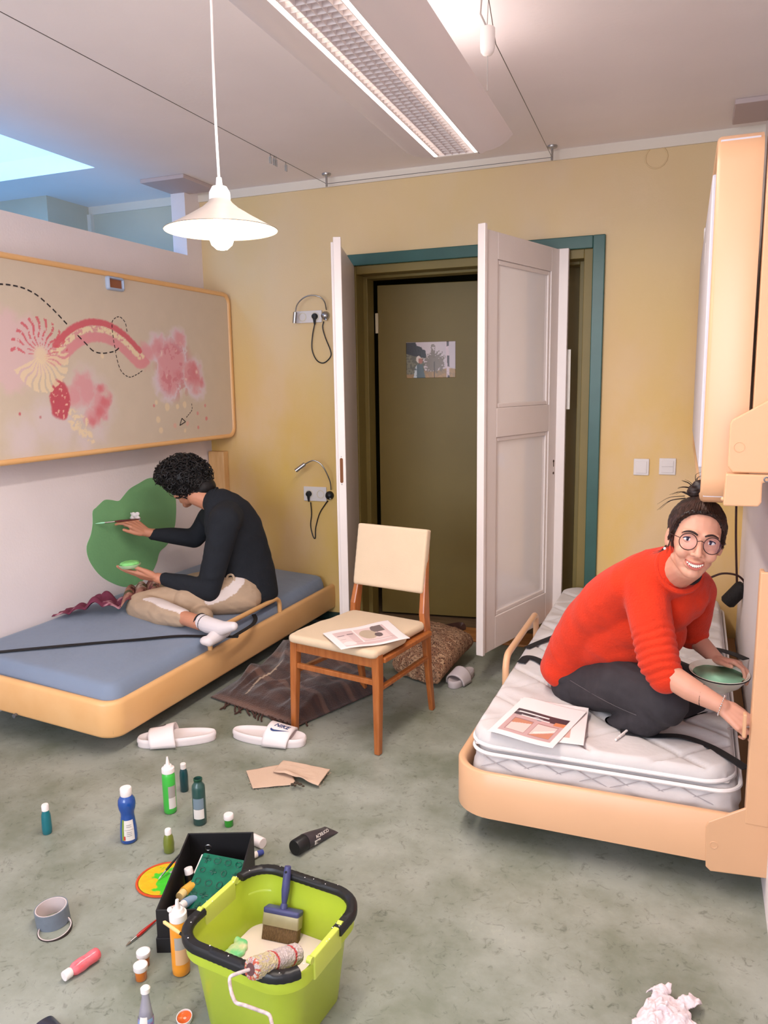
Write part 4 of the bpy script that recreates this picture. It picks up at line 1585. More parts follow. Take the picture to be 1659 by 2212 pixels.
def backf(q):
    q.T = Tb
    n = 8
    q.rings([[(x, y + 0.02 * (1 - (x / 0.21) ** 2) , z) for x, y, z in ((sx * wx, yy, zz))] if False else [(-wx, yy, zz), (wx, yy, zz), (wx, yy, zz2), (-wx, yy, zz2)] for wx, yy, zz, zz2 in ((0.186, -0.02, -0.142, 0.142), (0.186, 0.02, -0.142, 0.142))])


fuse('backrest', backf, m_cf, ch, vox=0.006, smooth=9)


# ---- prints
def quad_sheet(name, label, cat, pts, z, fn, nu=70, nv=50, curl=None, group=None):
    """pts: four pixels (u0v0, u1v0, u1v1, u0v1) of a sheet lying at height z"""
    P = [at(x, y, 2, z) for x, y in pts]
    o = P[0]
    t = thing(name, label, cat, tuple(o), group=group)
    OFF[t.name] = Vector(o)
    U, V = np.meshgrid(np.linspace(0, 1, nu), np.linspace(0, 1, nv))
    A = [np.array(p) for p in P]
    X = (A[0] * ((1 - U) * (1 - V))[..., None] + A[1] * (U * (1 - V))[..., None] + A[2] * (U * V)[..., None] + A[3] * ((1 - U) * V)[..., None])
    if curl is not None:
        X[..., 2] += curl(U, V)
    rgb = lin_np(fn(U, V))
    colr = np.concatenate([rgb, np.ones(rgb.shape[:2] + (1,))], axis=2).reshape(-1, 4)
    F = [(j * nu + i, j * nu + i + 1, (j + 1) * nu + i + 1, (j + 1) * nu + i) for j in range(nv - 1) for i in range(nu - 1)]
    m = mat('glossy_print', (255, 255, 255), 0.38, attr='paint')
    ob = mesh_obj('sheet', X.reshape(-1, 3), F, m, t, True, 180, colors=colr)
    md = ob.modifiers.new('solid', 'SOLIDIFY')
    md.thickness = 0.0006
    return t


def inpoly(U, V, poly):
    r = np.zeros(U.shape, bool)
    n = len(poly)
    for i in range(n):
        x0, y0 = poly[i]
        x1, y1 = poly[(i + 1) % n]
        c = ((y0 > V) != (y1 > V)) & (U < (x1 - x0) * (V - y0) / ((y1 - y0) if y1 != y0 else 1e-9) + x0)
        r ^= c
    return r


def rect(U, V, a, b, c, d):
    return ((U > a) & (U < b) & (V > c) & (V < d)).astype(float)


def ellm(U, V, cx, cy, rx, ry):
    return (((U - cx) / rx) ** 2 + ((V - cy) / ry) ** 2 < 1).astype(float)


WHITE = (240, 228, 226)


def print_chair(U, V):
    # u: left -> right (long side), v: near -> far
    b = np.ones(U.shape + (3,)) * np.array(WHITE, float)
    b = mixc(b, (212, 184, 182), rect(U, V, 0.10, 0.86, 0.08, 0.86))
    b = mixc(b, (222, 196, 192), rect(U, V, 0.40, 0.80, 0.25, 0.86))
    b = mixc(b, (200, 170, 170), rect(U, V, 0.10, 0.86, 0.24, 0.27))
    b = mixc(b, (238, 226, 222), rect(U, V, 0.38, 0.405, 0.22, 0.86) + rect(U, V, 0.38, 0.80, 0.22, 0.245))
    b = mixc(b, (184, 164, 142), ellm(U, V, 0.55, 0.55, 0.12, 0.22))
    b = mixc(b, (112, 98, 98), np.clip(rect(U, V, 0.70, 0.82, 0.58, 0.86) + ellm(U, V, 0.70, 0.72, 0.06, 0.15), 0, 1))
    b = mixc(b, (92, 78, 82), ellm(U, V, 0.68, 0.45, 0.055, 0.10))
    b = mixc(b, (228, 202, 198), rect(U, V, 0.10, 0.27, 0.12, 0.62))
    b = mixc(b, (240, 222, 218), ellm(U, V, 0.19, 0.22, 0.09, 0.10))
    b = mixc(b, (120, 100, 104), rect(U, V, 0.12, 0.22, 0.62, 0.66) + rect(U, V, 0.11, 0.2, 0.44, 0.46) + rect(U, V, 0.27, 0.36, 0.66, 0.70))
    b = mixc(b, (190, 140, 136), rect(U, V, 0.27, 0.7, 0.13, 0.145))
    return b


quad_sheet('printed_picture', 'printed picture with grey and beige shapes lying on the seat of the chair', 'print', [(737, 1403), (886, 1382), (838, 1340), (697, 1368)], 0.4485, print_chair, 130, 90,
           curl=lambda U, V: 0.006 * np.exp(-((U - 1) ** 2 + (V - 0) ** 2) / 0.05) + 0.002 * np.sin(U * 9))


def print_bedA(U, V):
    b = np.ones(U.shape + (3,)) * np.array(WHITE, float)
    b = mixc(b, (196, 160, 158), rect(U, V, 0.10, 0.90, 0.10, 0.68))
    b = mixc(b, (70, 56, 62), rect(U, V, 0.10, 0.90, 0.52, 0.68) * (V > 0.53 + 0.0 * U))
    n = fbm(U * 9, V * 20, 4)
    b = mixc(b, (150, 140, 144), rect(U, V, 0.10, 0.55, 0.50, 0.66) * (n > 0.55))
    b = mixc(b, (238, 226, 224), rect(U, V, 0.14, 0.62, 0.60, 0.625) + rect(U, V, 0.22, 0.66, 0.53, 0.55))
    b = mixc(b, (206, 130, 88), rect(U, V, 0.74, 0.90, 0.48, 0.56))
    for a, c in ((0.18, 0.46), (0.54, 0.84)):
        b = mixc(b, (160, 120, 116), rect(U, V, a - 0.01, c + 0.01, 0.15, 0.45))
        b = mixc(b, (226, 198, 190), rect(U, V, a, c, 0.165, 0.435))
    b = mixc(b, (196, 132, 104), rect(U, V, 0.18, 0.46, 0.165, 0.435) * (V > 0.30 + 0.25 * (U - 0.1)))
    b = mixc(b, (196, 132, 104), rect(U, V, 0.54, 0.84, 0.165, 0.435) * (V < 0.20 + 0.5 * (U - 0.6)))
    b = mixc(b, (240, 222, 212), rect(U, V, 0.58, 0.84, 0.165, 0.435) * (np.abs(V - (0.24 + 0.5 * (U - 0.6))) < 0.02))
    return b


def print_bedB(U, V):
    b = np.ones(U.shape + (3,)) * np.array(WHITE, float)
    b = mixc(b, (206, 168, 156), rect(U, V, 0.10, 0.80, 0.12, 0.42))
    b = mixc(b, (222, 190, 184), rect(U, V, 0.10, 0.80, 0.42, 0.55))
    b = mixc(b, (50, 40, 46), ellm(U, V, 0.70, 0.52, 0.06, 0.07))
    b = mixc(b, (60, 50, 56), rect(U, V, 0.45, 0.66, 0.86, 0.872) + ellm(U, V, 0.66, 0.868, 0.03, 0.014))
    return b


quad_sheet('printed_picture', 'second printed sheet sticking out under the sheet with the two pink cushions', 'print', [(1100, 1590), (1261, 1610), (1272, 1529), (1125, 1507)], 0.3605, print_bedB, 90, 110,
           curl=lambda U, V: 0.002 * np.sin(V * 6))
quad_sheet('printed_picture', 'printed sheet with a dark strip and two pink cushions lying uppermost on the quilted topper', 'print', [(1053, 1580), (1194, 1615), (1268, 1536), (1132, 1506)], 0.3655, print_bedA, 130, 110,
           curl=lambda U, V: 0.003 * np.sin(U * 5 + 1))


def print_photo(U, V):
    b = np.ones(U.shape + (3,)) * np.array((198, 182, 190), float)
    n, n2 = fbm(U * 14, V * 12, 2), fbm(U * 30, V * 26, 7)
    b = mixc(b, (216, 196, 190), sstep(0.5 - np.abs(U - 0.5), 0, 0.5) * 0.5)
    g = (V < 0.22 + 0.04 * np.sin(U * 9))
    b = mixc(b, (172, 132, 86), g * 1.0)
    b = mixc(b, (150, 120, 84), g * (n > 0.5) * 0.8)
    tree = (np.hypot((U - 0.57) / 0.22, (V - 0.42) / 0.30) + (n2 - 0.5) * 1.3 < 0.9) & (V > 0.1)
    b = mixc(b, (112, 98, 84), tree * 0.85)
    b = mixc(b, (120, 104, 90), (np.abs(U - 0.545 - 0.03 * (n - 0.5)) < 0.03 + 0.02 * n2) * (V > 0.55) * (V < 0.93) * (n2 > 0.42) * 0.9)
    b = mixc(b, (70, 56, 46), (np.abs(U - 0.575) < 0.007) * (V < 0.45) * 1.0)
    left = (V < 0.72 + 0.05 * n) & (U < 0.40 - 0.08 * n) & (V > 0.1)
    b = mixc(b, (96, 92, 76), left * 1.0)
    b = mixc(b, (136, 128, 104), left * (n2 > 0.52) * 0.7)
    dark = inpoly(U, V, [(0, 1), (0.19, 1), (0.22, 0.90), (0.31, 0.86), (0.34, 0.79), (0.39, 0.78), (0.41, 0.64), (0.40, 0.55), (0.2, 0.60), (0, 0.68)])
    b = mixc(b, (38, 34, 38), dark * 1.0)
    b = mixc(b, (214, 190, 196), (np.abs(U - 0.83 - 0.02 * (1 - V)) < 0.028) * 1.0)
    b = mixc(b, (70, 56, 60), (np.abs(U - 0.845 - 0.02 * (1 - V)) < 0.022) * (n > 0.55) * 1.0)
    # the figure: body, cap, face
    body = inpoly(U, V, [(0.15, 0.0), (0.18, 0.28), (0.22, 0.38), (0.33, 0.38), (0.36, 0.2), (0.39, 0.0)])
    b = mixc(b, (84, 98, 104), body * 1.0)
    b = mixc(b, (196, 202, 206), (body & (U < 0.22)) * (n2 > 0.35) * 1.0)
    b = mixc(b, (176, 110, 92), ellm(U, V, 0.29, 0.48, 0.05, 0.08))
    b = mixc(b, (222, 204, 192), ellm(U, V, 0.255, 0.52, 0.05, 0.10) * ((U < 0.25) | (V > 0.55)))
    b = mixc(b, (222, 204, 192), rect(U, V, 0.27, 0.355, 0.545, 0.565))
    return b


mp_ = dr.matrix_basis
inv = mp_.inverted()


def on_door(px, py):
    """point of the olive door's face at a pixel, in the door's own coordinates"""
    o_ = inv @ Vector(CAM_POS)
    d_ = inv.to_3x3() @ (CF + CR * ((px - IW / 2) / FPX) - CU * ((py - IH / 2) / FPX))
    t_ = (-0.0015 - o_.y) / d_.y
    return o_ + d_ * t_


a, b, c, d_ = (on_door(*p_) for p_ in ((878, 817), (984, 819), (984, 739), (877, 740)))
t = thing('photo_print', 'small photo of a person in a cap among trees stuck on the olive door', 'photo', tuple(mp_ @ a), rz=dr.rotation_euler.z)
canvas('sheet', t, (0, -0.001, 0), (b.x - a.x, 0, 0), (0, 0, d_.z - a.z), 110, 84, print_photo, 0.35)
t.children[0].modifiers.new('solid', 'SOLIDIFY').thickness = 0.0008

# ================================================================== things on the floor
m_cap = mat('white_cap', (238, 228, 224), 0.4)
m_label = mat('paper_label', (222, 214, 206), 0.5)
m_labgrey = mat('grey_label', (168, 160, 152), 0.5)
m_ink = mat('label_ink', (60, 56, 60), 0.6)


def wrap(q, prof_r, a0, a1, z0, z1, n=14, off=0.0006, nz=6):
    """patch of label following a bottle wall; prof_r(z) -> radius"""
    q.grid(lambda u, v: ((prof_r(z0 + (z1 - z0) * v) + off) * math.cos(a0 + (a1 - a0) * u), (prof_r(z0 + (z1 - z0) * v) + off) * math.sin(a0 + (a1 - a0) * u), z0 + (z1 - z0) * v), n, nz)


def rad(prof):
    zs = [p[1] for p in prof]
    rs = [p[0] for p in prof]
    return lambda z: float(np.interp(z, zs, rs))


def cam_ang(x, y):
    return math.atan2(CAM_POS[1] - y, CAM_POS[0] - x)


def bottle(label, x, y, body, body_m, capp=None, cap_m=None, nozzle=None, labels=(), lay=None, name='paint_bottle', open_=False, group=None, content=None, rot=None, flat=1.0):
    t = thing(name, label, 'bottle' if 'jar' not in name else 'jar', (x, y, 0), 0, group)
    T = None
    if lay is not None:
        T = lay
    q = M(T)
    pts = body
    P = [(0.0005, body[0][1])] + list(body)
    if not open_:
        P = P + [(0.0005, body[-1][1])]
    q.lathe(P, n=30, caps=not open_)
    if open_:
        inner = [(r - 0.0015, z) for r, z in body[::-1]][:4]
        q.lathe([body[-1]] + inner + [(0.0005, inner[-1][1])], n=30, caps=False)
    if flat != 1.0:
        q.V = [(vx * 1.0, vy, vz) for vx, vy, vz in q.V]
    b = q.build('bottle_body' if 'jar' not in name else 'jar_body', body_m, t, True, angle=50)
    if capp:
        M(T).lathe([(0.0005, capp[0][1])] + list(capp) + [(0.0005, capp[-1][1])], n=28).build('cap', cap_m or m_cap, t, True, angle=35)
    if nozzle:
        M(T).lathe([(0.0005, nozzle[0][1])] + list(nozzle) + [(0.0005, nozzle[-1][1])], n=20).build('nozzle', m_cap, t, True, angle=40)
    for (a, w, z0, z1, mm) in labels:
        q = M(T)
        c = a if rot is None else a + rot
        wrap(q, rad(body), c - w, c + w, z0, z1)
        q.build('label', mm, t, True)
    return t


def spot(px, py, r):
    """floor centre of a round thing whose near bottom edge is seen at the pixel"""
    p = at(px, py, 2, 0)
    d = Vector((p.x, p.y, 0)).normalized()
    return p.x + d.x * r, p.y + d.y * r


# tall lime bottle with a nozzle
x, y = spot(369, 1760, 0.021)
H_ = 0.150
a = cam_ang(x, y)
t = bottle('tall lime green paint bottle with a white pointed nozzle', x, y, [(0.018, 0), (0.022, 0.004), (0.0225, 0.02), (0.0225, H_ - 0.014), (0.021, H_ - 0.004), (0.018, H_)], mat('lime_paint_bottle', (70, 190, 70), 0.35, coat=0.2),
           [(0.022, H_), (0.022, H_ + 0.014), (0.0215, H_ + 0.016), (0.017, H_ + 0.018), (0.0125, H_ + 0.026)], None,
           [(0.0075, H_ + 0.026), (0.006, H_ + 0.036), (0.0035, H_ + 0.052), (0.003, H_ + 0.056)],
           labels=((a + 0.45, 0.62, 0.062, 0.105, m_labgrey), (a + 0.45, 0.62, 0.022, 0.062, m_label)))
q = M()
for k in range(9):
    a_ = a + 0.22 + 0.035 * k
    q.grid(lambda u, v: (0.0237 * math.cos(a_ + 0.014 * u), 0.0237 * math.sin(a_ + 0.014 * u), 0.033 + 0.018 * v), 2, 2)
# small dark teal bottle behind
x, y = spot(399, 1712, 0.014)
m_dteal = mat('dark_teal_bottle', (18, 66, 72), 0.2, coat=0.4)
bottle('small dark teal bottle with white cap standing behind the lime bottle', x, y, [(0.013, 0), (0.0155, 0.003), (0.0155, 0.062), (0.014, 0.078), (0.010, 0.088)], m_dteal, [(0.010, 0.086), (0.0105, 0.106), (0.009, 0.108)])
# tall dark green open bottle
x, y = spot(433, 1785, 0.021)
a = cam_ang(x, y)
t = bottle('tall dark green open bottle without a cap', x, y, [(0.019, 0), (0.0225, 0.004), (0.0225, 0.128), (0.021, 0.140), (0.0145, 0.148), (0.013, 0.158), (0.0135, 0.163)], mat('dark_green_bottle', (44, 78, 72), 0.3, coat=0.2), open_=True,
           labels=((a - 0.15, 0.85, 0.062, 0.100, mat('blue_grey_label', (120, 136, 146), 0.45)), (a - 0.15, 0.85, 0.026, 0.061, m_label)))
x0, y0 = 0.0138, 0
M().lathe([(0.0138, 0.155), (0.0150, 0.158), (0.0152, 0.164), (0.0128, 0.165), (0.012, 0.158)], caps=False).build('neck_ring', mat('dark_green_neck', (26, 70, 50), 0.3), t, True)
# big blue bottle, waisted
x, y = spot(280, 1823, 0.023)
a = cam_ang(x, y)
t = bottle('large blue paint bottle with a narrow waist and white screw cap', x, y,
           [(0.024, 0), (0.0275, 0.004), (0.028, 0.02), (0.0265, 0.05), (0.0235, 0.075), (0.0215, 0.092), (0.0225, 0.104), (0.027, 0.118), (0.0285, 0.132), (0.0265, 0.147), (0.020, 0.157), (0.016, 0.162)], mat('blue_paint_bottle', (28, 74, 150), 0.2, coat=0.5),
           [(0.0175, 0.160), (0.0185, 0.168), (0.0185, 0.184), (0.017, 0.187)],
           labels=((a + 0.05, 0.62, 0.014, 0.082, m_label), (a - 0.72, 0.16, 0.014, 0.084, mat('green_print', (126, 146, 60), 0.5))))
q = M()
wrap(q, rad([(0.028, 0.02), (0.0265, 0.05), (0.0235, 0.075)]), a - 0.5, a + 0.6, 0.050, 0.0508, off=0.0009)
for k, z in enumerate((0.030, 0.036, 0.042, 0.060, 0.066)):
    wrap(q, rad([(0.028, 0.02), (0.0265, 0.05), (0.0235, 0.075)]), a - 0.25, a + 0.35, z, z + 0.0012, off=0.0009)
q.build('label_print', m_ink, t, True)
q = M()
wrap(q, rad([(0.028, 0.02), (0.0265, 0.05)]), a - 0.62, a - 0.4, 0.016, 0.030, off=0.0010)
q.build('label_print', mat('red_print', (190, 60, 50), 0.5), t, True)
# teal bottle, far left
x, y = spot(103, 1804, 0.014)
bottle('small teal bottle with white cap, standing alone farthest left', x, y, [(0.013, 0), (0.0155, 0.003), (0.0165, 0.02), (0.0155, 0.055), (0.0145, 0.068), (0.011, 0.08), (0.0105, 0.084)], mat('teal_bottle', (22, 108, 118), 0.25, coat=0.4), [(0.0115, 0.083), (0.012, 0.10), (0.010, 0.104)])
# olive bottle
x, y = spot(366, 1845, 0.014)
bottle('small olive green bottle with white cap beside the black box', x, y, [(0.0135, 0), (0.0165, 0.003), (0.0165, 0.016), (0.0175, 0.03), (0.015, 0.052), (0.0105, 0.062)], mat('olive_bottle', (112, 122, 44), 0.3, coat=0.3), [(0.0105, 0.061), (0.0105, 0.076), (0.009, 0.079)])
# green jar
x, y = spot(495, 1788, 0.013)
bottle('small round jar of bright green paint with white lid', x, y, [(0.0125, 0), (0.0145, 0.002), (0.015, 0.028)], mat('green_jar', (44, 150, 40), 0.3, coat=0.3), [(0.0165, 0.026), (0.017, 0.028), (0.0168, 0.040), (0.015, 0.043)], name='paint_jar')
# two orange jars
m_oj = mat('orange_jar', (206, 110, 30), 0.2, coat=0.5)
for (px, py, lab) in ((306, 2122, 'small orange paint jar with white lid, the nearer of the two jars'), (312, 2092, 'small orange paint jar with white lid, standing behind the other jar')):
    x, y = spot(px, py, 0.013)
    bottle(lab, x, y, [(0.0125, 0), (0.0145, 0.002), (0.015, 0.03)], m_oj, [(0.0165, 0.027), (0.0178, 0.029), (0.0175, 0.040), (0.014, 0.0415), (0.0135, 0.0405)], name='paint_jar', group='orange jars')
# tall orange bottle against the bucket
x, y = spot(393, 2112, 0.021)
a = cam_ang(x, y)
t = bottle('tall orange paint bottle with white pointed nozzle between the black box and the bucket', x, y, [(0.018, 0), (0.022, 0.004), (0.0225, 0.02), (0.0225, 0.136), (0.021, 0.148), (0.018, 0.152)], mat('orange_bottle', (238, 150, 40), 0.35, coat=0.2),
           [(0.022, 0.150), (0.022, 0.166), (0.0215, 0.168), (0.017, 0.170), (0.0125, 0.178)], None, [(0.0075, 0.178), (0.006, 0.186), (0.0045, 0.200), (0.004, 0.203)],
           labels=((a + 0.2, 0.8, 0.078, 0.112, m_labgrey), (a + 0.2, 0.8, 0.036, 0.078, mat('orange_label', (226, 176, 130), 0.5))))
M().sph((-0.018, -0.008, 0.176), 0.0065).build('cap_plug', m_cap, t, True)
# pink bottle lying down
pa, pb_ = at(138, 2112, 2, 0.014), at(214, 2058, 2, 0.016)
t = wthing('paint_bottle', 'pink paint bottle with white cap lying on the floor', 'bottle', (pa.x, pa.y, 0))
T = axisM((pa.x, pa.y, 0.017), (pb_.x - pa.x, pb_.y - pa.y, 0.001))
Ln = (pb_ - pa).length
k = Ln / 0.115
body = [(0.0125 * 0.8, 0.022), (0.016, 0.034), (0.0175, 0.055), (0.0155, 0.075), (0.0165, 0.095), (0.016, 0.108), (0.013, 0.112)]
M(T).lathe([(0.0005, 0.022 * k)] + [(r, z * k) for r, z in body] + [(0.0005, 0.1125 * k)]).build('bottle_body', mat('pink_bottle', (232, 92, 100), 0.25, rgb2=(220, 120, 130), vscale=40, coat=0.4), t, True)
M(T).lathe([(0.0005, 0), (0.012, 0), (0.0125, 0.003), (0.0125, 0.020 * k), (0.0105, 0.024 * k), (0.0005, 0.024 * k)]).build('cap', m_cap, t, True, angle=35)
# clear bottle at the lower edge
x0, y0 = at(315, 2150, 2, 0.07)[:2]
pt, pbm = at(314, 2140, 1, 1.30), at(316, 2245, 2, 0)
t = wthing('clear_bottle', 'clear glitter glue bottle with white cap at the lower edge of the floor', 'bottle', (pbm.x, pbm.y, 0))
pt = at(314, 2143, 1, pbm.y + 0.012)
T = axisM((pbm.x, pbm.y, 0), pt - pbm)
ln = (pt - pbm).length
body = [(0.015, 0), (0.018, 0.004), (0.0175, ln * 0.45), (0.012, ln * 0.72), (0.0085, ln * 0.9), (0.0085, ln)]
q = M(T)
q.lathe([(0.0005, 0)] + body + [(0.0005, ln)])
bd = q.build('bottle_body', mat('clear_plastic', (206, 200, 214), 0.12, trans=0.6, spec=0.6), t, True)
M(T).lathe([(0.0005, ln), (0.0105, ln), (0.011, ln + 0.010), (0.008, ln + 0.013), (0.0005, ln + 0.013)]).build('cap', m_cap, t, True, angle=35)
q = M(T)
wrap(q, rad(body), -3.14, 3.14, 0.012, ln * 0.5, 26)
q.build('label', mat('lilac_print', (150, 96, 150), 0.3, rgb2=(120, 180, 220), vscale=60), t, True)
q = M(T)
a = cam_ang(pbm.x, pbm.y)
for (aa, w, z0_, z1_) in ((a + 1.2 - 1.57, 0.5, ln * 0.30, ln * 0.56),):
    wrap(q, rad(body), aa - w, aa + w, z0_, z1_, off=0.0012)
q.build('label_print', m_label, t, True)
# open lid with orange paint
p = at(399, 2197, 2, 0.01)
t = thing('jar_lid', 'upturned white jar lid with orange paint inside, left of the bucket', 'lid', (p.x, p.y, 0.002), rot=(math.radians(14), 0, 0.3))
M().lathe([(0.0005, 0), (0.0165, 0), (0.018, 0.003), (0.0185, 0.013), (0.017, 0.013), (0.0165, 0.005), (0.0005, 0.004)], caps=False).build('lid_shell', m_cap, t, True, angle=35)
M().lathe([(0.0160, 0.0045), (0.0170, 0.009), (0.0163, 0.0095), (0.012, 0.0075), (0.0005, 0.007)], caps=False).build('paint', mat('orange_paint', (226, 98, 30), 0.25), t, True)
M().sph((0.001, 0.0, 0.0075), (0.004, 0.003, 0.001)).build('paint_blob', mat('pale_orange_paint', (240, 180, 150), 0.3), t, True)

# grey duct tape roll and the thin ring leaning on it
m_tape = mat('grey_duct_tape', (112, 120, 130), 0.45, var=0.06, vscale=60)
c = at(115, 1982, 2, 0.012)
t = thing('tape_roll', 'roll of grey duct tape lying on the floor', 'tape', (c.x, c.y, 0), rot=(math.radians(3), math.radians(-3), 0))
R0 = 0.5 * (at(150, 1975, 2, 0.02) - at(80, 1978, 2, 0.02)).length
M().lathe([(R0, 0), (R0, 0.046), (R0 - 0.003, 0.046), (R0 - 0.003, 0)], n=48, caps=False).build('tape', m_tape, t, True, angle=30)
M().lathe([(R0 - 0.0031, 0.0), (R0 - 0.0031, 0.0462), (R0 - 0.0055, 0.0462), (R0 - 0.0055, 0)], n=48, caps=False).build('core', mat('card_core', (206, 190, 186), 0.7), t, True, angle=30)
c = at(119, 2006, 2, 0.006)
t = thing('tape_ring', 'thin used-up tape ring lying in front of the grey duct tape roll', 'tape', (c.x, c.y, 0.001), rot=(math.radians(8), 0, 0))
R1 = 0.5 * (at(156, 2000, 2, 0.0) - at(81, 2010, 2, 0.0)).length
M().lathe([(R1, 0), (R1, 0.008), (R1 - 0.001, 0.009), (R1 - 0.0015, 0)], n=48, caps=False).build('tape', mat('dark_tape', (58, 46, 42), 0.5), t, True, angle=30)
M().lathe([(R1 - 0.0016, 0.0), (R1 - 0.0016, 0.0085), (R1 - 0.0042, 0.0085), (R1 - 0.0042, 0)], n=48, caps=False).build('core', mat('card_core', (206, 190, 186), 0.7), t, True, angle=30)


# brushes
def brush(name, label, a, b, r, handle_m, tip_m, ferr=0.14, tip=0.10, parts=True):
    """tip at a, handle end at b"""
    a, b = Vector(a), Vector(b)
    t = wthing(name, label, 'brush', (a.x, a.y, min(a.z, b.z) - r))
    L = (b - a).length
    T = axisM(a, b - a)
    M(T).lathe([(0.0005, 0), (r * 0.35, L * tip * 0.2), (r * 0.75, L * tip * 0.7), (r * 0.7, L * tip)]).build('bristles', tip_m, t, True)
    M(T).lathe([(r * 0.72, L * tip), (r * 0.8, L * (tip + ferr))]).build('ferrule', m_steel, t, True)
    M(T).lathe([(r * 0.8, L * (tip + ferr)), (r * 1.15, L * (tip + ferr + 0.12)), (r * 0.9, L * 0.75), (r * 0.5, L), (0.0005, L * 1.001)]).build('handle', handle_m, t, True)
    return t


a, b = at(272, 2043, 2, 0.005), at(337, 1988, 2, 0.008)
brush('paint_brush', 'thin paint brush with a red handle leaning on the side of the black box', a, b, 0.0045, mat('red_lacquer', (176, 36, 28), 0.3, coat=0.4), mat('grey_bristle', (120, 106, 90), 0.8), 0.2, 0.14)

# palette
pc_ = at(352, 1898, 2, 0.004)
pr = 0.5 * (at(418, 1890, 2, 0) - at(292, 1906, 2, 0)).length
t = thing('paint_palette', 'round palette plate smeared with yellow and green paint', 'palette', (pc_.x + 0.008, pc_.y, 0))
q = M().lathe([(0.0005, 0), (pr * 0.93, 0), (pr, 0.003), (pr * 1.0, 0.006), (pr * 0.93, 0.006), (pr * 0.91, 0.003), (0.0005, 0.003)], n=64, caps=False)
q.build('plate', mat('red_orange_plate', (206, 78, 36), 0.35), t, True, angle=40)


def pal(U, V):
    X, Y = (U - 0.5) * 2, (V - 0.5) * 2
    b = np.ones(U.shape + (3,)) * np.array((60, 196, 40), float)
    n, n2 = fbm(U * 4 + 3, V * 4, 11), fbm(U * 14, V * 14, 5)
    yel = sstep(-X * 0.8 - Y * 0.2 - 0.02 + (n - 0.5) * 1.6, 0.0, 0.12)
    b = mixc(b, (236, 176, 20), yel)
    b = mixc(b, (190, 190, 30), yel * (n2 > 0.6) * 0.6)
    ed = sstep(np.hypot(X, Y), 0.84, 0.90)
    b = mixc(b, (180, 190, 40), ed * (X < 0.1) * 0.8)
    b = mixc(b, (150, 150, 190), (1 - sstep(np.hypot(X - 0.25, Y - 0.62) + (n2 - 0.5) * 0.3, 0.16, 0.22)))
    b = mixc(b, (210, 200, 214), (1 - sstep(np.hypot(X - 0.05, Y - 0.4) + (n2 - 0.5) * 0.3, 0.05, 0.10)))
    return b


V_, F_, Cc = [], [], []
nr, na = 26, 96
rr_, aa_ = np.meshgrid(np.linspace(0.01, 0.905, nr), np.linspace(0, 2 * math.pi, na, endpoint=False))
X_, Y_ = rr_ * np.cos(aa_), rr_ * np.sin(aa_)
rgb = lin_np(pal(X_ / 2 + 0.5, Y_ / 2 + 0.5))
Z_ = 0.0045 + 0.0018 * fbm(X_ * 6, Y_ * 6, 4)
V_ = np.stack([X_ * pr, Y_ * pr, Z_], 2).reshape(-1, 3)
F_ = [(i * nr + j, i * nr + j + 1, ((i + 1) % na) * nr + j + 1, ((i + 1) % na) * nr + j) for i in range(na) for j in range(nr - 1)] + [tuple(i * nr for i in range(na))]
mesh_obj('paint_smears', V_, F_, mat('wet_paint', (255, 255, 255), 0.25, attr='paint', coat=0.4), t, True, 180, colors=np.concatenate([rgb, np.ones(rgb.shape[:2] + (1,))], 2).reshape(-1, 4))
a, b = at(342, 1900, 2, 0.010), at(390, 1843, 2, 0.055)
brush('paint_brush', 'thin brush with a black handle resting on the paint palette', a, b, 0.0035, m_black, mat('pale_bristle', (190, 186, 170), 0.7), 0.22, 0.12)

# ---- black box of paints
nl = Vector((-1.257, 1.493, 0))
fl = Vector((-1.388, 1.826, 0))
fr = Vector((-1.202, 1.902, 0))
dl = (fl - nl)
dw = (fr - fl)
angb = math.atan2(dw.y, dw.x)
box = thing('open_box', 'black open storage box with paints and a green mould inside', 'box', tuple(nl), angb)
bw, bl_, bh = dw.length, dl.length, 0.122
m_bb = mat('black_card', (24, 22, 24), 0.55, var=0.1, vscale=20)
th = 0.005
q = M()
q.box((0, 0, 0.0), (bw, bl_, 0.004)).box((0, 0, 0.0), (bw, th, bh)).box((0, bl_ - th, 0), (bw, bl_, bh)).box((0, th, 0), (th, bl_ - th, bh)).box((bw - th, th, 0), (bw, bl_ - th, bh))
q.build('box_walls', m_bb, box, False, bevel=0.001)
q = M()
q.box((-0.003, -0.003, 0.0), (bw + 0.003, th, 0.042)).box((-0.003, th, 0.0), (0.0, bl_ + 0.003, 0.042))
q.build('base_band', m_bb, box, False, bevel=0.001)
q = M(axisM((bw * 0.30, bl_ - th - 0.0005, bh * 0.62), (0, -1, 0)))
torus(q, (0, 0, 0), (0, 0, 1), 0.009, 0.002)
q.build('eyelet', m_steel, box, True)
box2w = box.matrix_basis.copy()


def inbox(lx, ly, z):
    return box2w @ Vector((lx, ly, z))


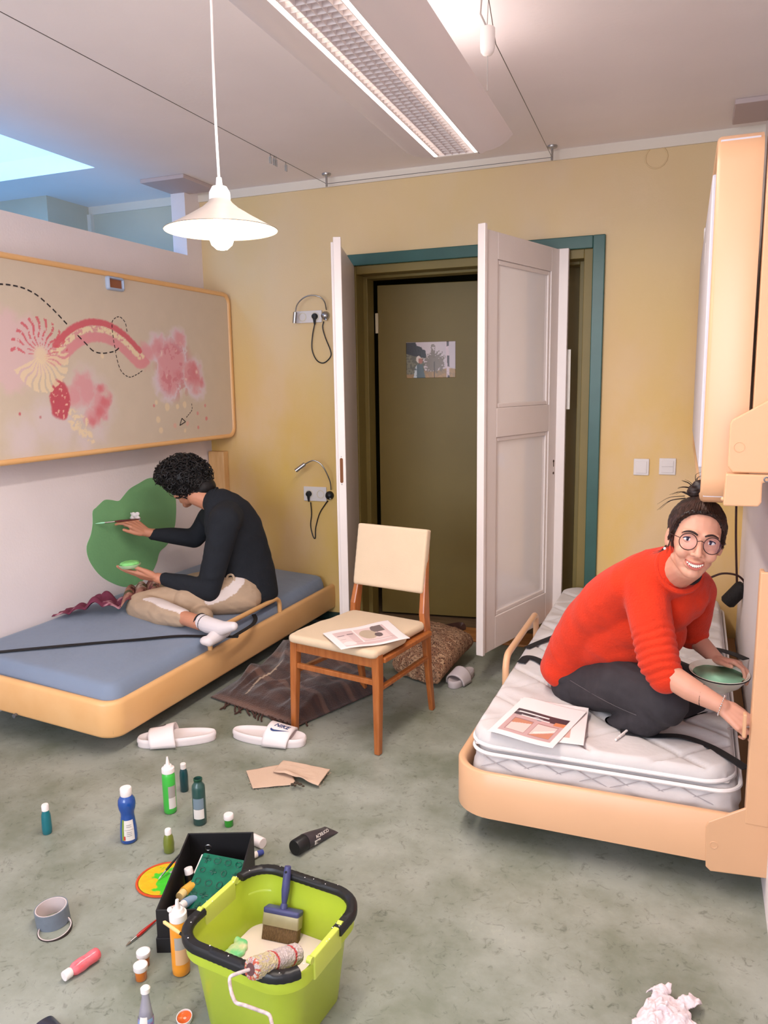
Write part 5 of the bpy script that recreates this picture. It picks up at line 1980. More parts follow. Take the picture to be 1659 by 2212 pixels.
# green mould sheet on a white board, leaning
t = thing('green_mould', 'translucent green mould sheet on a white board leaning inside the black box', 'mould', tuple(inbox(0.108, 0.165, 0.052)), rot=(math.radians(12), math.radians(9), angb + math.radians(-6)))
q = M()
q.rbox((-0.066, -0.125, 0.002), (0.066, 0.125, 0.012), 0.006, ez=0.002)
mg = q.build('mould_sheet', mat('green_gel', (8, 104, 80), 0.18, coat=0.6, var=0.25, vscale=30), t, True)
q = M()
rnd = random.Random(4)
for i in range(4):
    for j in range(6):
        cx, cy = -0.048 + i * 0.032, -0.102 + j * 0.041
        sx, sy = rnd.uniform(0.008, 0.013), rnd.uniform(0.010, 0.016)
        if rnd.random() < 0.5:
            torus(q, (cx, cy, 0.012), (0, 0, 1), sy * 0.8, 0.0022, 16, 6, sx=sx / sy)
        else:
            q.rbox((cx - sx, cy - sy * 0.3, 0.011), (cx + sx, cy + sy * 0.3, 0.0145), 0.002, ez=0.001)
            q.rbox((cx - sx * 0.3, cy - sy, 0.011), (cx + sx * 0.3, cy + sy, 0.0145), 0.002, ez=0.001)
q.build('embossed_shapes', mat('green_gel_dark', (6, 80, 64), 0.2, coat=0.6), mg, True)
M().box((-0.072, -0.127, -0.003), (0.067, 0.127, 0.0015)).build('backing_board', m_cap, t, False, bevel=0.001)
# tubes and pieces in the box


def tube_thing(label, a, b, r, body_m, cap_m, name='paint_tube', band=None, catg='tube', capfrac=0.22, lettering=None, flat=True, capr=0.86):
    """cap end a, crimped end b"""
    a, b = Vector(a), Vector(b)
    t = wthing(name, label, catg, (a.x, a.y, max(0, min(a.z, b.z) - r)))
    L = (b - a).length
    T = axisM(a, b - a, hint=(0, 0, 1))
    R = []
    n = 24
    for f in np.linspace(capfrac, 1, 12):
        g = (f - capfrac) / (1 - capfrac)
        w = r * (1 + 0.18 * g)
        h = r * (1 - 0.93 * g ** 1.6)
        off = -r * 0.5 * g
        R.append([(math.cos(2 * math.pi * k / n) * h + off, math.sin(2 * math.pi * k / n) * w, f * L) for k in range(n)])
    M(T).rings(R).build('tube_body', body_m, t, True, angle=50)
    cr = r * capr
    M(T).lathe([(0.0005, 0), (cr * 0.93, 0), (cr, L * 0.02), (cr * 1.02, L * (capfrac - 0.01)), (0.0005, L * capfrac)]).build('cap', cap_m, t, True, angle=35)
    return t, T, L


tube_thing('white and black paint tube standing in the black box beside the green mould', inbox(0.033, 0.215, 0.100), inbox(0.048, 0.20, 0.02), 0.014, m_black, m_cap)
tube_thing('yellow paint tube lying in the black box', inbox(0.030, 0.120, 0.075), inbox(0.060, 0.215, 0.070), 0.014, mat('yellow_tube', (232, 176, 70), 0.4), mat('cream_cap', (226, 196, 130), 0.5))
tube_thing('pale blue paint tube in the black box below the yellow one', inbox(0.042, 0.075, 0.075), inbox(0.075, 0.17, 0.055), 0.013, mat('pale_blue_tube', (140, 170, 200), 0.4), mat('white_cap', (238, 228, 224), 0.4))
tube_thing('pink paint tube in the near left corner of the black box', inbox(0.025, 0.050, 0.085), inbox(0.05, 0.14, 0.03), 0.012, mat('pink_tube', (226, 130, 120), 0.4), mat('white_cap', (238, 228, 224), 0.4))
# red and white tube + blue bottle cap right of the box
tube_thing('white and red paint tube lying behind the black box', at(568, 1822, 2, 0.016), at(520, 1800, 2, 0.012), 0.017, mat('red_tube', (206, 60, 50), 0.4, rgb2=(236, 220, 216), vscale=60), m_cap, capfrac=0.45, capr=1.0)
tube_thing('small blue capped tube lying at the right side of the black box', at(568, 1840, 2, 0.010), at(535, 1852, 2, 0.012), 0.010, m_label, mat('blue_cap', (62, 76, 150), 0.4), capfrac=0.4)
# black acrylic tube
t, T, L = tube_thing('large black acrylic paint tube lying on the floor right of the jars', at(636, 1832, 2, 0.025), at(716, 1784, 2, 0.014), 0.026, mat('charcoal_tube', (62, 56, 60), 0.4), m_black, capfrac=0.26, capr=0.96)
side = (T.to_3x3() @ Vector((0, 1, 0)))
zax = (T.to_3x3() @ Vector((0, 0, 1)))
up = (T.to_3x3() @ Vector((1, 0, 0)))
cm = Vector(CAM_POS)


def tube_text(body, size, f, m_, off_side=0.0, nm='lettering', xs=1.0):
    base = Vector(T.translation) + zax * (L * f)
    view = (cm - base).normalized()
    nrm = (view - zax * view.dot(zax)).normalized()
    p_ = base + nrm * 0.0285
    yv = nrm.cross(zax)
    TT = Matrix(((zax.x, yv.x, nrm.x, p_.x), (zax.y, yv.y, nrm.y, p_.y), (zax.z, yv.z, nrm.z, p_.z), (0, 0, 0, 1)))
    TT = TT @ Matrix.Translation((0, off_side, 0)) @ Matrix.Rotation(math.radians(7), 4, 'Y')
    return text_mesh(nm, body, size, TT, m_, t, 0.0003, xs)


tube_text('ACRILICO', 0.0150, 0.58, m_label, -0.006)
q = M()
base = Vector(T.translation) + zax * (L * 0.40)
view = (cm - base).normalized()
nrm = ((view - zax * view.dot(zax)).normalized() - Vector((0, 0, 0.75))).normalized()
nrm = (nrm - zax * nrm.dot(zax)).normalized()
yv = nrm.cross(zax)
TT = Matrix(((zax.x, yv.x, nrm.x, 0), (zax.y, yv.y, nrm.y, 0), (zax.z, yv.z, nrm.z, 0), (0, 0, 0, 1)))
TT.translation = base + nrm * 0.0262
M(TT).box((-0.004, -0.007, -0.001), (0.022, 0.007, 0.0012)).build('label', m_label, t, False)
q = M(TT)
for k in range(8):
    q.box((0.003 + k * 0.0018, -0.005, 0.001), (0.0037 + k * 0.0018, 0.005, 0.0015))
q.build('barcode', m_ink, t, False)
# blue-black foil tube at the lower left edge
t2, _, _ = tube_thing('dark foil tube lying at the lower left corner of the floor', at(150, 2262, 2, 0.010), at(88, 2194, 2, 0.006), 0.019, mat('dark_foil', (40, 48, 74), 0.22, 0.6), m_black)

# ---- lime bucket
m_lime = mat('lime_plastic', (178, 196, 54), 0.35, var=0.05, vscale=6, coat=0.15)
A_, B_, C_, D_ = Vector((-1.04, 1.62, 0)), Vector((-0.705, 1.585, 0)), Vector((-0.725, 1.262, 0)), Vector((-1.035, 1.295, 0))
cen = (A_ + B_ + C_ + D_) / 4
u_ = ((B_ - A_) + (C_ - D_)).normalized()
ab_ = math.atan2(u_.y, u_.x)
bx_w, by_w, bz = 0.330, 0.318, 0.232
bk = thing('bucket', 'lime green square bucket with black rim handles half full of milky water', 'bucket', (cen.x, cen.y, 0), ab_)


def sqr(hx, hy, r, z, n=9):
    out = []
    for cx, cy, a0 in ((hx - r, hy - r, 0), (-hx + r, hy - r, 90), (-hx + r, -hy + r, 180), (hx - r, -hy + r, 270)):
        for k in range(n + 1):
            a = math.radians(a0 + 90 * k / n)
            out.append((cx + r * math.cos(a), cy + r * math.sin(a), z))
    return out


hx, hy = bx_w / 2, by_w / 2
q = M()
sec = [(0.74, 0.045, 0.0), (0.76, 0.05, 0.004), (0.90, 0.07, 0.185), (0.915, 0.072, 0.19), (1.0, 0.078, 0.196), (1.0, 0.078, 0.226), (0.985, 0.075, 0.232), (0.955, 0.07, 0.230), (0.93, 0.068, 0.20), (0.885, 0.066, 0.18), (0.74, 0.045, 0.010)]
q.rings([sqr(hx * k, hy * k, r, z) for k, r, z in sec])
q.build('bucket_body', m_lime, bk, True, angle=45)


def rim_path(lo, hi, k=0.975, z=0.238, n=60):
    """piece of the rim loop between two loop fractions"""
    lp = [Vector(p) for p in sqr(hx * k, hy * k, 0.075, z, 12)]
    L = [0]
    lp.append(lp[0])
    for i in range(1, len(lp)):
        L.append(L[-1] + (lp[i] - lp[i - 1]).length)
    out = []
    for s in np.linspace(lo, hi, n):
        v = (s % 1.0) * L[-1]
        out.append(Vector([np.interp(v, L, [p[c] for p in lp]) for c in range(3)]))
    return out


# loop starts at +x side near +y corner, runs counter-clockwise; clips sit on the +x and -x sides
def handle(lo, hi):
    q = M()
    P = rim_path(lo, hi)
    R = []
    for i, p in enumerate(P):
        t_ = (P[min(i + 1, len(P) - 1)] - P[max(i - 1, 0)]).normalized()
        nn = Vector((t_.y, -t_.x, 0))
        rib = 0.0006 * math.sin(i * 3.0)
        R.append([tuple(p + nn * o + Vector((0, 0, h_ + rib))) for o, h_ in ((-0.012, -0.006), (-0.013, 0.003), (-0.008, 0.009), (0.008, 0.009), (0.013, 0.003), (0.013, -0.010), (0.008, -0.012))])
    q.rings(R)
    return q


handle(-0.045, 0.352).build('handle', m_black, bk, True, angle=50)
handle(0.478, 0.828).build('handle', m_black, bk, True, angle=50)
for s, (ya_, yb_) in ((1, (-0.075, 0.040)), (-1, (-0.055, 0.062))):
    q = M()
    x0_, x1_ = (hx * 0.93, hx * 1.02) if s > 0 else (-hx * 1.02, -hx * 0.93)
    q.rbox((x0_, ya_, 0.19), (x1_, yb_, 0.247), 0.004, ez=0.003)
    for yy in (ya_ - 0.006, yb_ + 0.006):
        q.cyl(((x0_ + x1_) / 2 - 0.006, yy, 0.243), ((x0_ + x1_) / 2 + 0.006, yy, 0.243), 0.008, n=12)
    q.build('handle_hinge', mat('pale_lime', (196, 208, 86), 0.35), bk, True, angle=40)
for py_, px_ in ((2.3, 0.3), (1.9, -0.2)):
    pass
q = M()
lz = 0.105
kk = 0.74 + (0.885 - 0.74) * (lz - 0.01) / 0.17
q.rings([sqr(hx * kk - 0.001, hy * kk - 0.001, 0.052, z) for z in (lz - 0.01, lz)])
q.build('milky_water', mat('milky_water', (232, 214, 202), 0.12, var=0.03, vscale=8, spec=0.6), bk, False)
q = M()
for i in range(26):
    rnd.seed(i)
    p = rim_path(rnd.random(), rnd.random() + 1, n=2)[0]
    q.sph((p.x + rnd.uniform(-0.008, 0.008), p.y + rnd.uniform(-0.008, 0.008), 0.2475), (rnd.uniform(0.0008, 0.002), rnd.uniform(0.0008, 0.002), 0.0006), nu=8, nv=6)
o = q.build('paint_specks', m_cap, bk, True)
o['kind'] = 'stuff'

# wide flat brush standing in the bucket
def brush_frame():
    hd, top = at(612, 2005, 2, 0.105), None
    foot = at(606, 2032, 2, 0.102)
    v = at(622, 1871, 1, foot.y + 0.06)
    return foot, v


foot, tp_ = brush_frame()
ax_ = (tp_ - foot).normalized()
sd = at(651, 2040, 2, 0.105) - at(561, 2021, 2, 0.105)
sd = (sd - ax_ * sd.dot(ax_)).normalized()
nn_ = sd.cross(ax_)
LB = (tp_ - foot).length
T = Matrix(((sd.x, nn_.x, ax_.x, foot.x), (sd.y, nn_.y, ax_.y, foot.y), (sd.z, nn_.z, ax_.z, foot.z), (0, 0, 0, 1)))
t = wthing('wide_brush', 'wide flat paint brush with a blue handle standing in the lime bucket', 'brush', tuple(foot))
m_bh = mat('navy_plastic', (66, 66, 112), 0.4, var=0.1, vscale=40)
hw = 0.049
M(T).rbox((-hw * 0.97, -0.013, 0.0), (hw * 0.97, 0.013, 0.036), 0.004, ez=0.002).build('bristles', mat('brown_bristle', (120, 92, 62), 0.9, var=0.3, vscale=60, stretch=(6, 6, 0.6), bump=0.6, bscale=50), t, True)
M(T).rbox((-hw, -0.015, 0.034), (hw, 0.015, 0.066), 0.004, ez=0.002).build('ferrule', mat('stained_ferrule', (176, 162, 132), 0.4, 0.4, var=0.1, vscale=20), t, True)
q = M(T)
q.rbox((-hw * 1.0, -0.0165, 0.062), (hw * 1.0, 0.0165, 0.076), 0.006, ez=0.004)
q.lathe([(0.0005, 0.07), (0.010, 0.072), (0.009, 0.084), (0.0065, 0.088), (0.0085, 0.10), (0.0105, LB * 0.68), (0.0095, LB * 0.92), (0.008, LB), (0.0005, LB * 1.005)])
q.build('handle', m_bh, t, True)
M(T).cyl((0, -0.011, LB * 0.93), (0, 0.011, LB * 0.93), 0.003).build('hang_hole', mat('hole_dark', (20, 20, 30), 0.8), t, True)

# sponge-like green rag floating in the bucket
def rag(q):
    a0 = at(505, 2065, 2, 0.075)
    for k, (px_, py_, r_) in enumerate(((500, 2068, 0.018), (508, 2052, 0.020), (520, 2040, 0.018), (518, 2058, 0.014), (494, 2060, 0.012), (527, 2048, 0.010), (512, 2032, 0.010))):
        p = at(px_, py_, 2, 0.108)
        ell(q, p, (r_, r_, 0.009))


c0 = at(508, 2052, 2, 0.105)
t = wthing('green_sponge', 'pale green paint-soaked sponge floating in the lime bucket', 'sponge', tuple(c0))
fuse('sponge', rag, mat('minty_paint', (110, 206, 140), 0.4, rgb2=(222, 212, 170), vscale=30), t, vox=0.003, smooth=3,
     deform=lambda V: V + np.stack([0 * V[:, 0], 0 * V[:, 0], 0.004 * (fbm(V[:, 0] * 90, V[:, 1] * 90, 3) - 0.4)], 1))

# paint roller resting on the rim
ra, rb_ = at(541, 2094, 2, 0.262), at(643, 2060, 2, 0.215)
t = wthing('paint_roller', 'small paint roller with a woolly sleeve and bent wire handle resting on the bucket rim', 'paint roller', tuple(ra))
ax_ = (rb_ - ra)
T = axisM(ra, ax_)
RL = ax_.length
rr = 0.0225
prof = [(0.008, 0.0), (rr * 0.88, 0.0005), (rr, 0.005), (rr * 1.02, RL * 0.5), (rr, RL - 0.005), (rr * 0.85, RL), (0.0005, RL)]
q = M(T)


def sleeve(q):
    q.T = T
    q.lathe([(0.0005, 0)] + prof[1:])


def woolly(V):
    Ti = np.array(T.inverted())
    P = V @ Ti[:3, :3].T + Ti[:3, 3]
    ang_ = np.arctan2(P[:, 1], P[:, 0])
    r_ = np.hypot(P[:, 0], P[:, 1])
    n_ = fbm(ang_ * 5 + 20, P[:, 2] * 260, 8)
    kk_ = 1 + (n_ - 0.5) * 0.16
    P[:, 0] *= kk_
    P[:, 1] *= kk_
    Tf = np.array(T)
    return P @ Tf[:3, :3].T + Tf[:3, 3]


def wool_col(V):
    Ti = np.array(T.inverted())
    P = V @ Ti[:3, :3].T + Ti[:3, 3]
    ang_ = np.arctan2(P[:, 1], P[:, 0])
    b = np.ones((len(V), 3)) * np.array((206, 190, 186), float)
    n_ = fbm(ang_ * 6 + 20, P[:, 2] * 200, 3)
    b = b * (0.86 + 0.28 * n_)[:, None]
    f = P[:, 2] / RL
    b = mixc(b, (206, 190, 130), ((f < 0.42) & (n_ > 0.42)) * 0.7)
    for c_ in (0.42, 0.80):
        b = mixc(b, (190, 50, 50), (np.abs(f - c_ - 0.02 * np.sin(ang_ * 2)) < 0.022) * 0.8)
    b = mixc(b, (196, 70, 60), ((f < 0.05) & (n_ > 0.5)) * 0.8)
    return b


fuse('roller_sleeve', sleeve, mat('wool_sleeve', (255, 255, 255), 0.95, attr='paint', bump=0.8, bscale=220), t, vox=0.0018, smooth=1, deform=woolly, colors=wool_col)
M(T).lathe([(0.0005, -0.001), (0.012, -0.0012), (0.013, 0.002)], caps=False).build('end_cap', mat('dark_end_cap', (96, 60, 60), 0.6), t, True)
q = M()
zr = 0.262
wp = [ra + ax_.normalized() * 0.01, at(527, 2098, 2, zr), at(510, 2104, 2, zr), at(498, 2110, 2, zr - 0.004), at(496, 2120, 2, zr - 0.008), at(499, 2140, 2, zr - 0.02), at(505, 2158, 2, zr - 0.03), at(512, 2167, 2, zr - 0.033), at(530, 2172, 2, zr - 0.036), at(560, 2183, 2, zr - 0.04),
      at(578, 2190, 2, zr - 0.042), at(584, 2198, 2, zr - 0.044), at(590, 2225, 2, zr - 0.05), at(597, 2260, 2, zr - 0.06)]
q.tube(spline(wp, 6), 0.0038, 12)
q.build('wire_handle', mat('paint_spattered_wire', (214, 196, 190), 0.45, rgb2=(170, 150, 148), vscale=90), t, True)
# thin brush lying across the rim of the bucket
a, b = at(442, 2053, 2, 0.20), at(352, 1990, 2, 0.262)
t = wthing('paint_brush', 'thin black brush with a white handle end lying over the left rim of the bucket', 'brush', tuple(a))
T = axisM(a, b - a)
L = (b - a).length
a2 = at(500, 2090, 2, 0.12)
M(T).lathe([(0.0005, -L * 0.4), (0.002, -L * 0.3), (0.0028, 0), (0.0033, L * 0.6), (0.0036, L * 0.62)]).build('handle', m_black, t, True)
M(T).lathe([(0.0036, L * 0.6), (0.0042, L * 0.75), (0.0040, L * 0.97), (0.0005, L)]).build('handle_end', mat('cream_cap', (226, 196, 170), 0.5), t, True)

# ---- white slides
m_foam = mat('white_foam', (234, 222, 220), 0.55)


def slide(name, label, cx, cy, ang, length, group, logo=None, flip=1, m_=None):
    """toe towards +x"""
    m_ = m_ or m_foam
    t = thing(name, label, 'slipper', (cx, cy, 0), ang, group)
    Lh, Wh = length / 2, length * 0.185

    def outline(k, z):
        out = []
        for i in range(48):
            a = 2 * math.pi * i / 48
            x = math.cos(a)
            w = 0.80 + 0.20 * (0.5 + 0.5 * x) + 0.02 * math.sin(3 * a)
            xx = math.copysign(abs(x) ** 0.82, x)
            yy = math.copysign(abs(math.sin(a)) ** 0.82, math.sin(a)) * w
            out.append((xx * (Lh + k), yy * (Wh + k) + flip * 0.006 * x, z))
        return out
    q = M()
    q.rings([outline(-0.004, 0.0), outline(-0.001, 0.003), outline(-0.002, 0.012), outline(0.001, 0.022), outline(0.0, 0.032), outline(-0.004, 0.037), outline(-0.010, 0.036), outline(-0.022, 0.030), outline(-0.04, 0.028)])
    q.build('sole', m_, t, True, angle=60)
    q = M()
    x0, x1 = -Lh * 0.02, Lh * 0.62

    def st(u, v):
        a = math.pi * u
        hgt = 0.072 - 0.022 * v
        xx = x0 + (x1 - x0) * v + 0.012 * math.sin(a)
        yy = math.cos(a) * (Wh * (0.97 - 0.03 * v) + 0.006)
        return (xx, yy + flip * 0.004, 0.008 + hgt * math.sin(a) ** 0.72)
    q.grid(st, 30, 12)
    o = q.build('strap', m_, t, True, angle=180, solid=0.008)
    if logo:
        body, sgn = logo
        p0 = Vector(st(0.60 if sgn > 0 else 0.4, 0.5))
    return t, st, (x0, x1)


p1, p2 = at(293, 1600, 2, 0.02), at(468, 1588, 2, 0.02)
d_ = p1 - p2
c_ = (p1 + p2) / 2
S1, st1, _ = slide('slide_sandal', 'white slide sandal nearest the left bed, strap opening to the left', c_.x, c_.y + 0.005, math.atan2(d_.y, d_.x), d_.length * 0.97, 'white slides', flip=1)
p1, p2 = at(500, 1582, 2, 0.02), at(662, 1600, 2, 0.02)
d_ = p2 - p1
c_ = (p1 + p2) / 2
S2, st2, _ = slide('slide_sandal', 'white slide sandal with blue lettering in front of the chair leg', c_.x, c_.y + 0.005, math.atan2(d_.y, d_.x), d_.length * 0.98, 'white slides', flip=-1)
m_navy = mat('navy_print', (36, 60, 110), 0.5)


def on_strap(st, u, v, dz=0.0055):
    p = Vector(st(u, v))
    du = (Vector(st(u + 0.01, v)) - Vector(st(u - 0.01, v))).normalized()
    dv = (Vector(st(u, min(1, v + 0.03))) - Vector(st(u, v - 0.03))).normalized()
    n = du.cross(dv).normalized()
    if n.z < 0:
        n = -n
    return p + n * dz, du, dv, n


def strap_print(parent, st, fn2d, name, m_, u0, v0, su, sv, sgn=1):
    """place a flat outline (list of polys in 2D, x = along strap across the foot) on the strap surface"""
    V, F = [], []
    for poly in fn2d:
        b = len(V)
        for x, y in poly:
            p, du, dv, n = on_strap(st, u0 + x * su, v0 + y * sv)
            V.append(tuple(p))
        F.append(list(range(b, b + len(poly))))
    o = mesh_obj(name, V, F, m_, parent)
    md = o.modifiers.new('solid', 'SOLIDIFY')
    md.thickness = 0.0006
    return o


def text_polys(body):
    cu = bpy.data.curves.new('lettering', 'FONT')
    cu.body = body
    cu.align_x, cu.align_y = 'CENTER', 'CENTER'
    cu.shear = 0.35
    cu.offset = 0.02
    tmp = bpy.data.objects.new('lettering_tmp', cu)
    COL.objects.link(tmp)
    dg = bpy.context.evaluated_depsgraph_get()
    dg.update()
    me = bpy.data.meshes.new_from_object(tmp.evaluated_get(dg))
    bpy.data.objects.remove(tmp)
    return [[(me.vertices[i].co.x, me.vertices[i].co.y) for i in p.vertices] for p in me.polygons]


# letters run across the foot on the second sandal, reading from the camera's side
swoosh = [(-0.95, 0.10), (-1.0, -0.12), (-0.85, -0.30), (-0.6, -0.34), (-0.2, -0.22), (1.0, 0.30), (-0.25, 0.0), (-0.6, -0.06), (-0.82, 0.0)]
stp = [k for k in S2.children if k.name.startswith('strap')][0]
tx = text_polys('NIKE')
rotm = math.radians(0)
# u runs across the foot from +y (0) to -y (1); v runs towards the toe
strap_print(stp, st2, [[(y, x) for x, y in pl_] if False else pl_ for pl_ in [[(-yy, xx) for xx, yy in pl_] for pl_ in tx]], 'lettering', m_navy, 0.52, 0.50, 0.16, 0.26)
strap_print(stp, st2, [[(-(yy - 0.0) * 0.9, xx) for xx, yy in swoosh]], 'logo_mark', m_navy, 0.66, 0.52, 0.17, 0.36)
stp = [k for k in S1.children if k.name.startswith('strap')][0]
strap_print(stp, st1, [[(yy * 0.9, xx) for xx, yy in swoosh]], 'logo_mark', mat('black_marker', (40, 36, 40), 0.6), 0.56, 0.62, 0.15, 0.30)
# grey slipper by the bag
p1, p2 = at(966, 1484, 2, 0.01), at(1018, 1446, 2, 0.02)
d_ = p1 - p2
c_ = (p1 + p2) / 2
slide('indoor_slipper', 'pale grey slipper lying beside the woven bag', c_.x + 0.01, c_.y, math.atan2(d_.y, d_.x), d_.length * 0.95, None, m_=mat('pale_grey_felt', (196, 184, 184), 0.8))
# rim of a white dish seen behind the guard rail of the right bed
p = at(1093, 1483, 2, 0.0)
t = thing('saucer', 'white saucer on the floor behind the guard rail post of the right bed', 'saucer', (p.x + 0.03, p.y + 0.05, 0))
M().lathe([(0.0005, 0), (0.03, 0.001), (0.06, 0.012), (0.058, 0.014), (0.03, 0.004), (0.0005, 0.003)], n=40, caps=False).build('dish', m_cap, t, True)


# ---- cloths
def cloth(name, label, cat, outline, z0, m, hfn, n=46, sag=0.0, group=None, zbase=None, thick=0.0025, colors=None):
    """crumpled textile lying on the floor: warped grid clipped to a quad outline (pixels, u0v0 u1v0 u1v1 u0v1)"""
    P = [np.array(at(x, y, 2, z0)) for x, y in outline]
    U, V = np.meshgrid(np.linspace(0, 1, n), np.linspace(0, 1, n))
    X = (P[0] * ((1 - U) * (1 - V))[..., None] + P[1] * (U * (1 - V))[..., None] + P[2] * (U * V)[..., None] + P[3] * ((1 - U) * V)[..., None])
    X[..., 2] = z0 + hfn(U, V)
    F = [(j * n + i, j * n + i + 1, (j + 1) * n + i + 1, (j + 1) * n + i) for j in range(n - 1) for i in range(n - 1)]
    o0 = Vector(P[0])
    t = wthing(name, label, cat, tuple(o0), group)
    cc_ = None
    if colors is not None:
        rgb = lin_np(colors(U, V))
        cc_ = np.concatenate([rgb, np.ones(rgb.shape[:2] + (1,))], axis=2).reshape(-1, 4)
    ob = mesh_obj('fabric', X.reshape(-1, 3), F, m, t, True, 180, colors=cc_)
    md = ob.modifiers.new('solid', 'SOLIDIFY')
    md.thickness = thick
    md.offset = 1
    return t, X


m_beige = mat('beige_canvas', (206, 176, 152), 0.9, bump=0.3, bscale=300, bdist=0.002)
t, X = cloth('cloth_scrap', 'piece of beige canvas lying flat under its folded neighbour on the floor', 'cloth', [(546, 1706), (640, 1697), (622, 1652), (532, 1668)], 0.002, m_beige, lambda U, V: 0.003 + 0.003 * fbm(U * 4, V * 4, 2), 30)
t, X = cloth('cloth_scrap', 'piece of beige canvas with a ragged hole, folded over the other one', 'cloth', [(590, 1672), (688, 1702), (713, 1667), (612, 1648)], 0.006, m_beige,
             lambda U, V: 0.006 + 0.007 * fbm(U * 3, V * 3, 6) + 0.012 * np.exp(-((U - 0.3) ** 2 + (V - 0.1) ** 2) / 0.03) + 0.008 * np.exp(-((U - 0.62) ** 2 + V ** 2) / 0.02), 40)
def hole_fn(q):
    for px_, py_, rx_ in ((632, 1694, 0.008), (640, 1691, 0.011), (648, 1694, 0.010), (637, 1697, 0.006), (655, 1698, 0.006)):
        p_ = at(px_, py_, 2, 0.020)
        ell(q, p_, (rx_, rx_ * 0.7, 0.004))


fuse('ragged_hole', hole_fn, mat('hole_brown', (64, 52, 40), 0.9), t, vox=0.0016, smooth=2)
q = M()
rnd = random.Random(8)
for (p0, p1_) in (((546, 1706), (640, 1697)), ((532, 1668), (546, 1706)), ((688, 1702), (713, 1667)), ((590, 1672), (640, 1700))):
    for k in range(16):
        f = rnd.random()
        x_, y_ = p0[0] + (p1_[0] - p0[0]) * f, p0[1] + (p1_[1] - p0[1]) * f
        a = at(x_, y_, 2, 0.008)
        v = Vector((rnd.uniform(-1, 1), rnd.uniform(-1, 1), rnd.uniform(-0.3, 0.3))).normalized() * rnd.uniform(0.004, 0.010)
        q.tube([a, a + v * 0.5 + Vector((0, 0, 0.001)), a + v], 0.0004, 4)
o = q.build('loose_threads', m_beige, t, True)
o['kind'] = 'stuff'

# brown striped blanket heap
def plaid(U, V):
    b = np.ones(U.shape + (3,)) * np.array((70, 44, 35), float)
    s = np.sin(V * 60 + 2 * np.sin(U * 3))
    b = mixc(b, (58, 36, 30), sstep(s, 0.1, 0.6) * 0.9)
    b = mixc(b, (112, 78, 62), sstep(np.sin(V * 23 + 1), 0.82, 0.95) * 0.8)
    b = mixc(b, (200, 176, 150), (np.abs(U - 0.30 - 0.02 * np.sin(V * 20)) < 0.006) * (V > 0.1) * (V < 0.5) * 0.9)
    return b * (0.9 + 0.2 * fbm(U * 60, V * 60, 2))[..., None]


m_blk = mat('brown_wool', (255, 255, 255), 0.95, attr='paint', bump=0.5, bscale=160, sheen=0.3)


def heap(U, V):
    n1 = fbm(U * 3.2 + 4, V * 2.6, 12, 3)
    r1 = 1 - np.abs(2 * fbm(U * 4 + 1.5 * n1, V * 3 + n1, 33, 2) - 1)
    r2 = 1 - np.abs(2 * fbm(U * 9 + 2 * n1, V * 5, 35, 2) - 1)
    h = 0.012 + (0.055 * r1 ** 1.6 + 0.016 * r2 ** 1.5) * sstep(V, 0.0, 0.3) + 0.06 * np.exp(-((U - 0.25) ** 2 + (V - 0.75) ** 2) / 0.05)
    h += 0.010 * r2 ** 1.5 * (1 - sstep(V, 0.0, 0.3))
    e = np.minimum(np.minimum(U, 1 - U), np.minimum(V, 1 - V))
    return np.clip(h, 0, 1) * sstep(e, 0, 0.10) + 0.004


t, X = cloth('blanket', 'crumpled brown striped wool blanket with fringes on the floor behind the chair', 'blanket', [(455, 1508), (640, 1572), (850, 1480), (650, 1385)], 0.003, m_blk, heap, 90, colors=plaid)
BL = t
q = M()
rnd = random.Random(3)


def fringe(pa_, pb2, n, ln):
    for k in range(n):
        f = (k + rnd.uniform(-0.2, 0.2)) / n
        a = at(pa_[0] + (pb2[0] - pa_[0]) * f, pa_[1] + (pb2[1] - pa_[1]) * f, 2, 0.006)
        d = Vector((0.35 + rnd.uniform(-0.4, 0.4), -0.8 + rnd.uniform(-0.25, 0.25), 0)).normalized()
        pts = [a, a + d * ln * 0.3 + Vector((0, 0, 0.004)), a + d * ln * 0.65 + Vector((rnd.uniform(-0.008, 0.008), 0, 0)), a + d * ln + Vector((rnd.uniform(-0.012, 0.012), 0, -0.001))]
        q.tube(spline(pts, 4), [0.0042] * 4 * 3 + [0.002], 6)


fringe((490, 1518), (640, 1566), 17, 0.07)
fringe((640, 1560), (668, 1560), 3, 0.04)
q.build('fringe', mat('brown_fringe', (70, 46, 38), 0.95), BL, True)['kind'] = 'stuff'

# woven bag
m_wv = bpy.data.materials.new('woven_straw')
m_wv.use_nodes = True
nt = m_wv.node_tree
N, Lk = nt.nodes, nt.links
bs = N['Principled BSDF']
bs.inputs['Roughness'].default_value = 0.9
tc = N.new('ShaderNodeTexCoord')
br = N.new('ShaderNodeTexBrick')
br.offset = 0.5
br.inputs['Scale'].default_value = 34
br.inputs['Color1'].default_value = lin((196, 158, 122))
br.inputs['Color2'].default_value = lin((148, 104, 76))
br.inputs['Mortar'].default_value = lin((74, 46, 34))
br.inputs['Mortar Size'].default_value = 0.035
br.inputs['Brick Width'].default_value = 0.9
br.inputs['Row Height'].default_value = 0.36
nz = N.new('ShaderNodeTexNoise')
nz.inputs['Scale'].default_value = 14
nz.inputs['Detail'].default_value = 6
mxv = N.new('ShaderNodeMix')
mxv.data_type = 'VECTOR'
mxv.inputs[0].default_value = 0.06
Lk.new(tc.outputs['Object'], mxv.inputs[4])
Lk.new(nz.outputs[1], mxv.inputs[5])
Lk.new(mxv.outputs[1], br.inputs['Vector'])
Lk.new(br.outputs[0], bs.inputs['Base Color'])
bp = N.new('ShaderNodeBump')
bp.inputs['Strength'].default_value = 1.0
bp.inputs['Distance'].default_value = 0.008
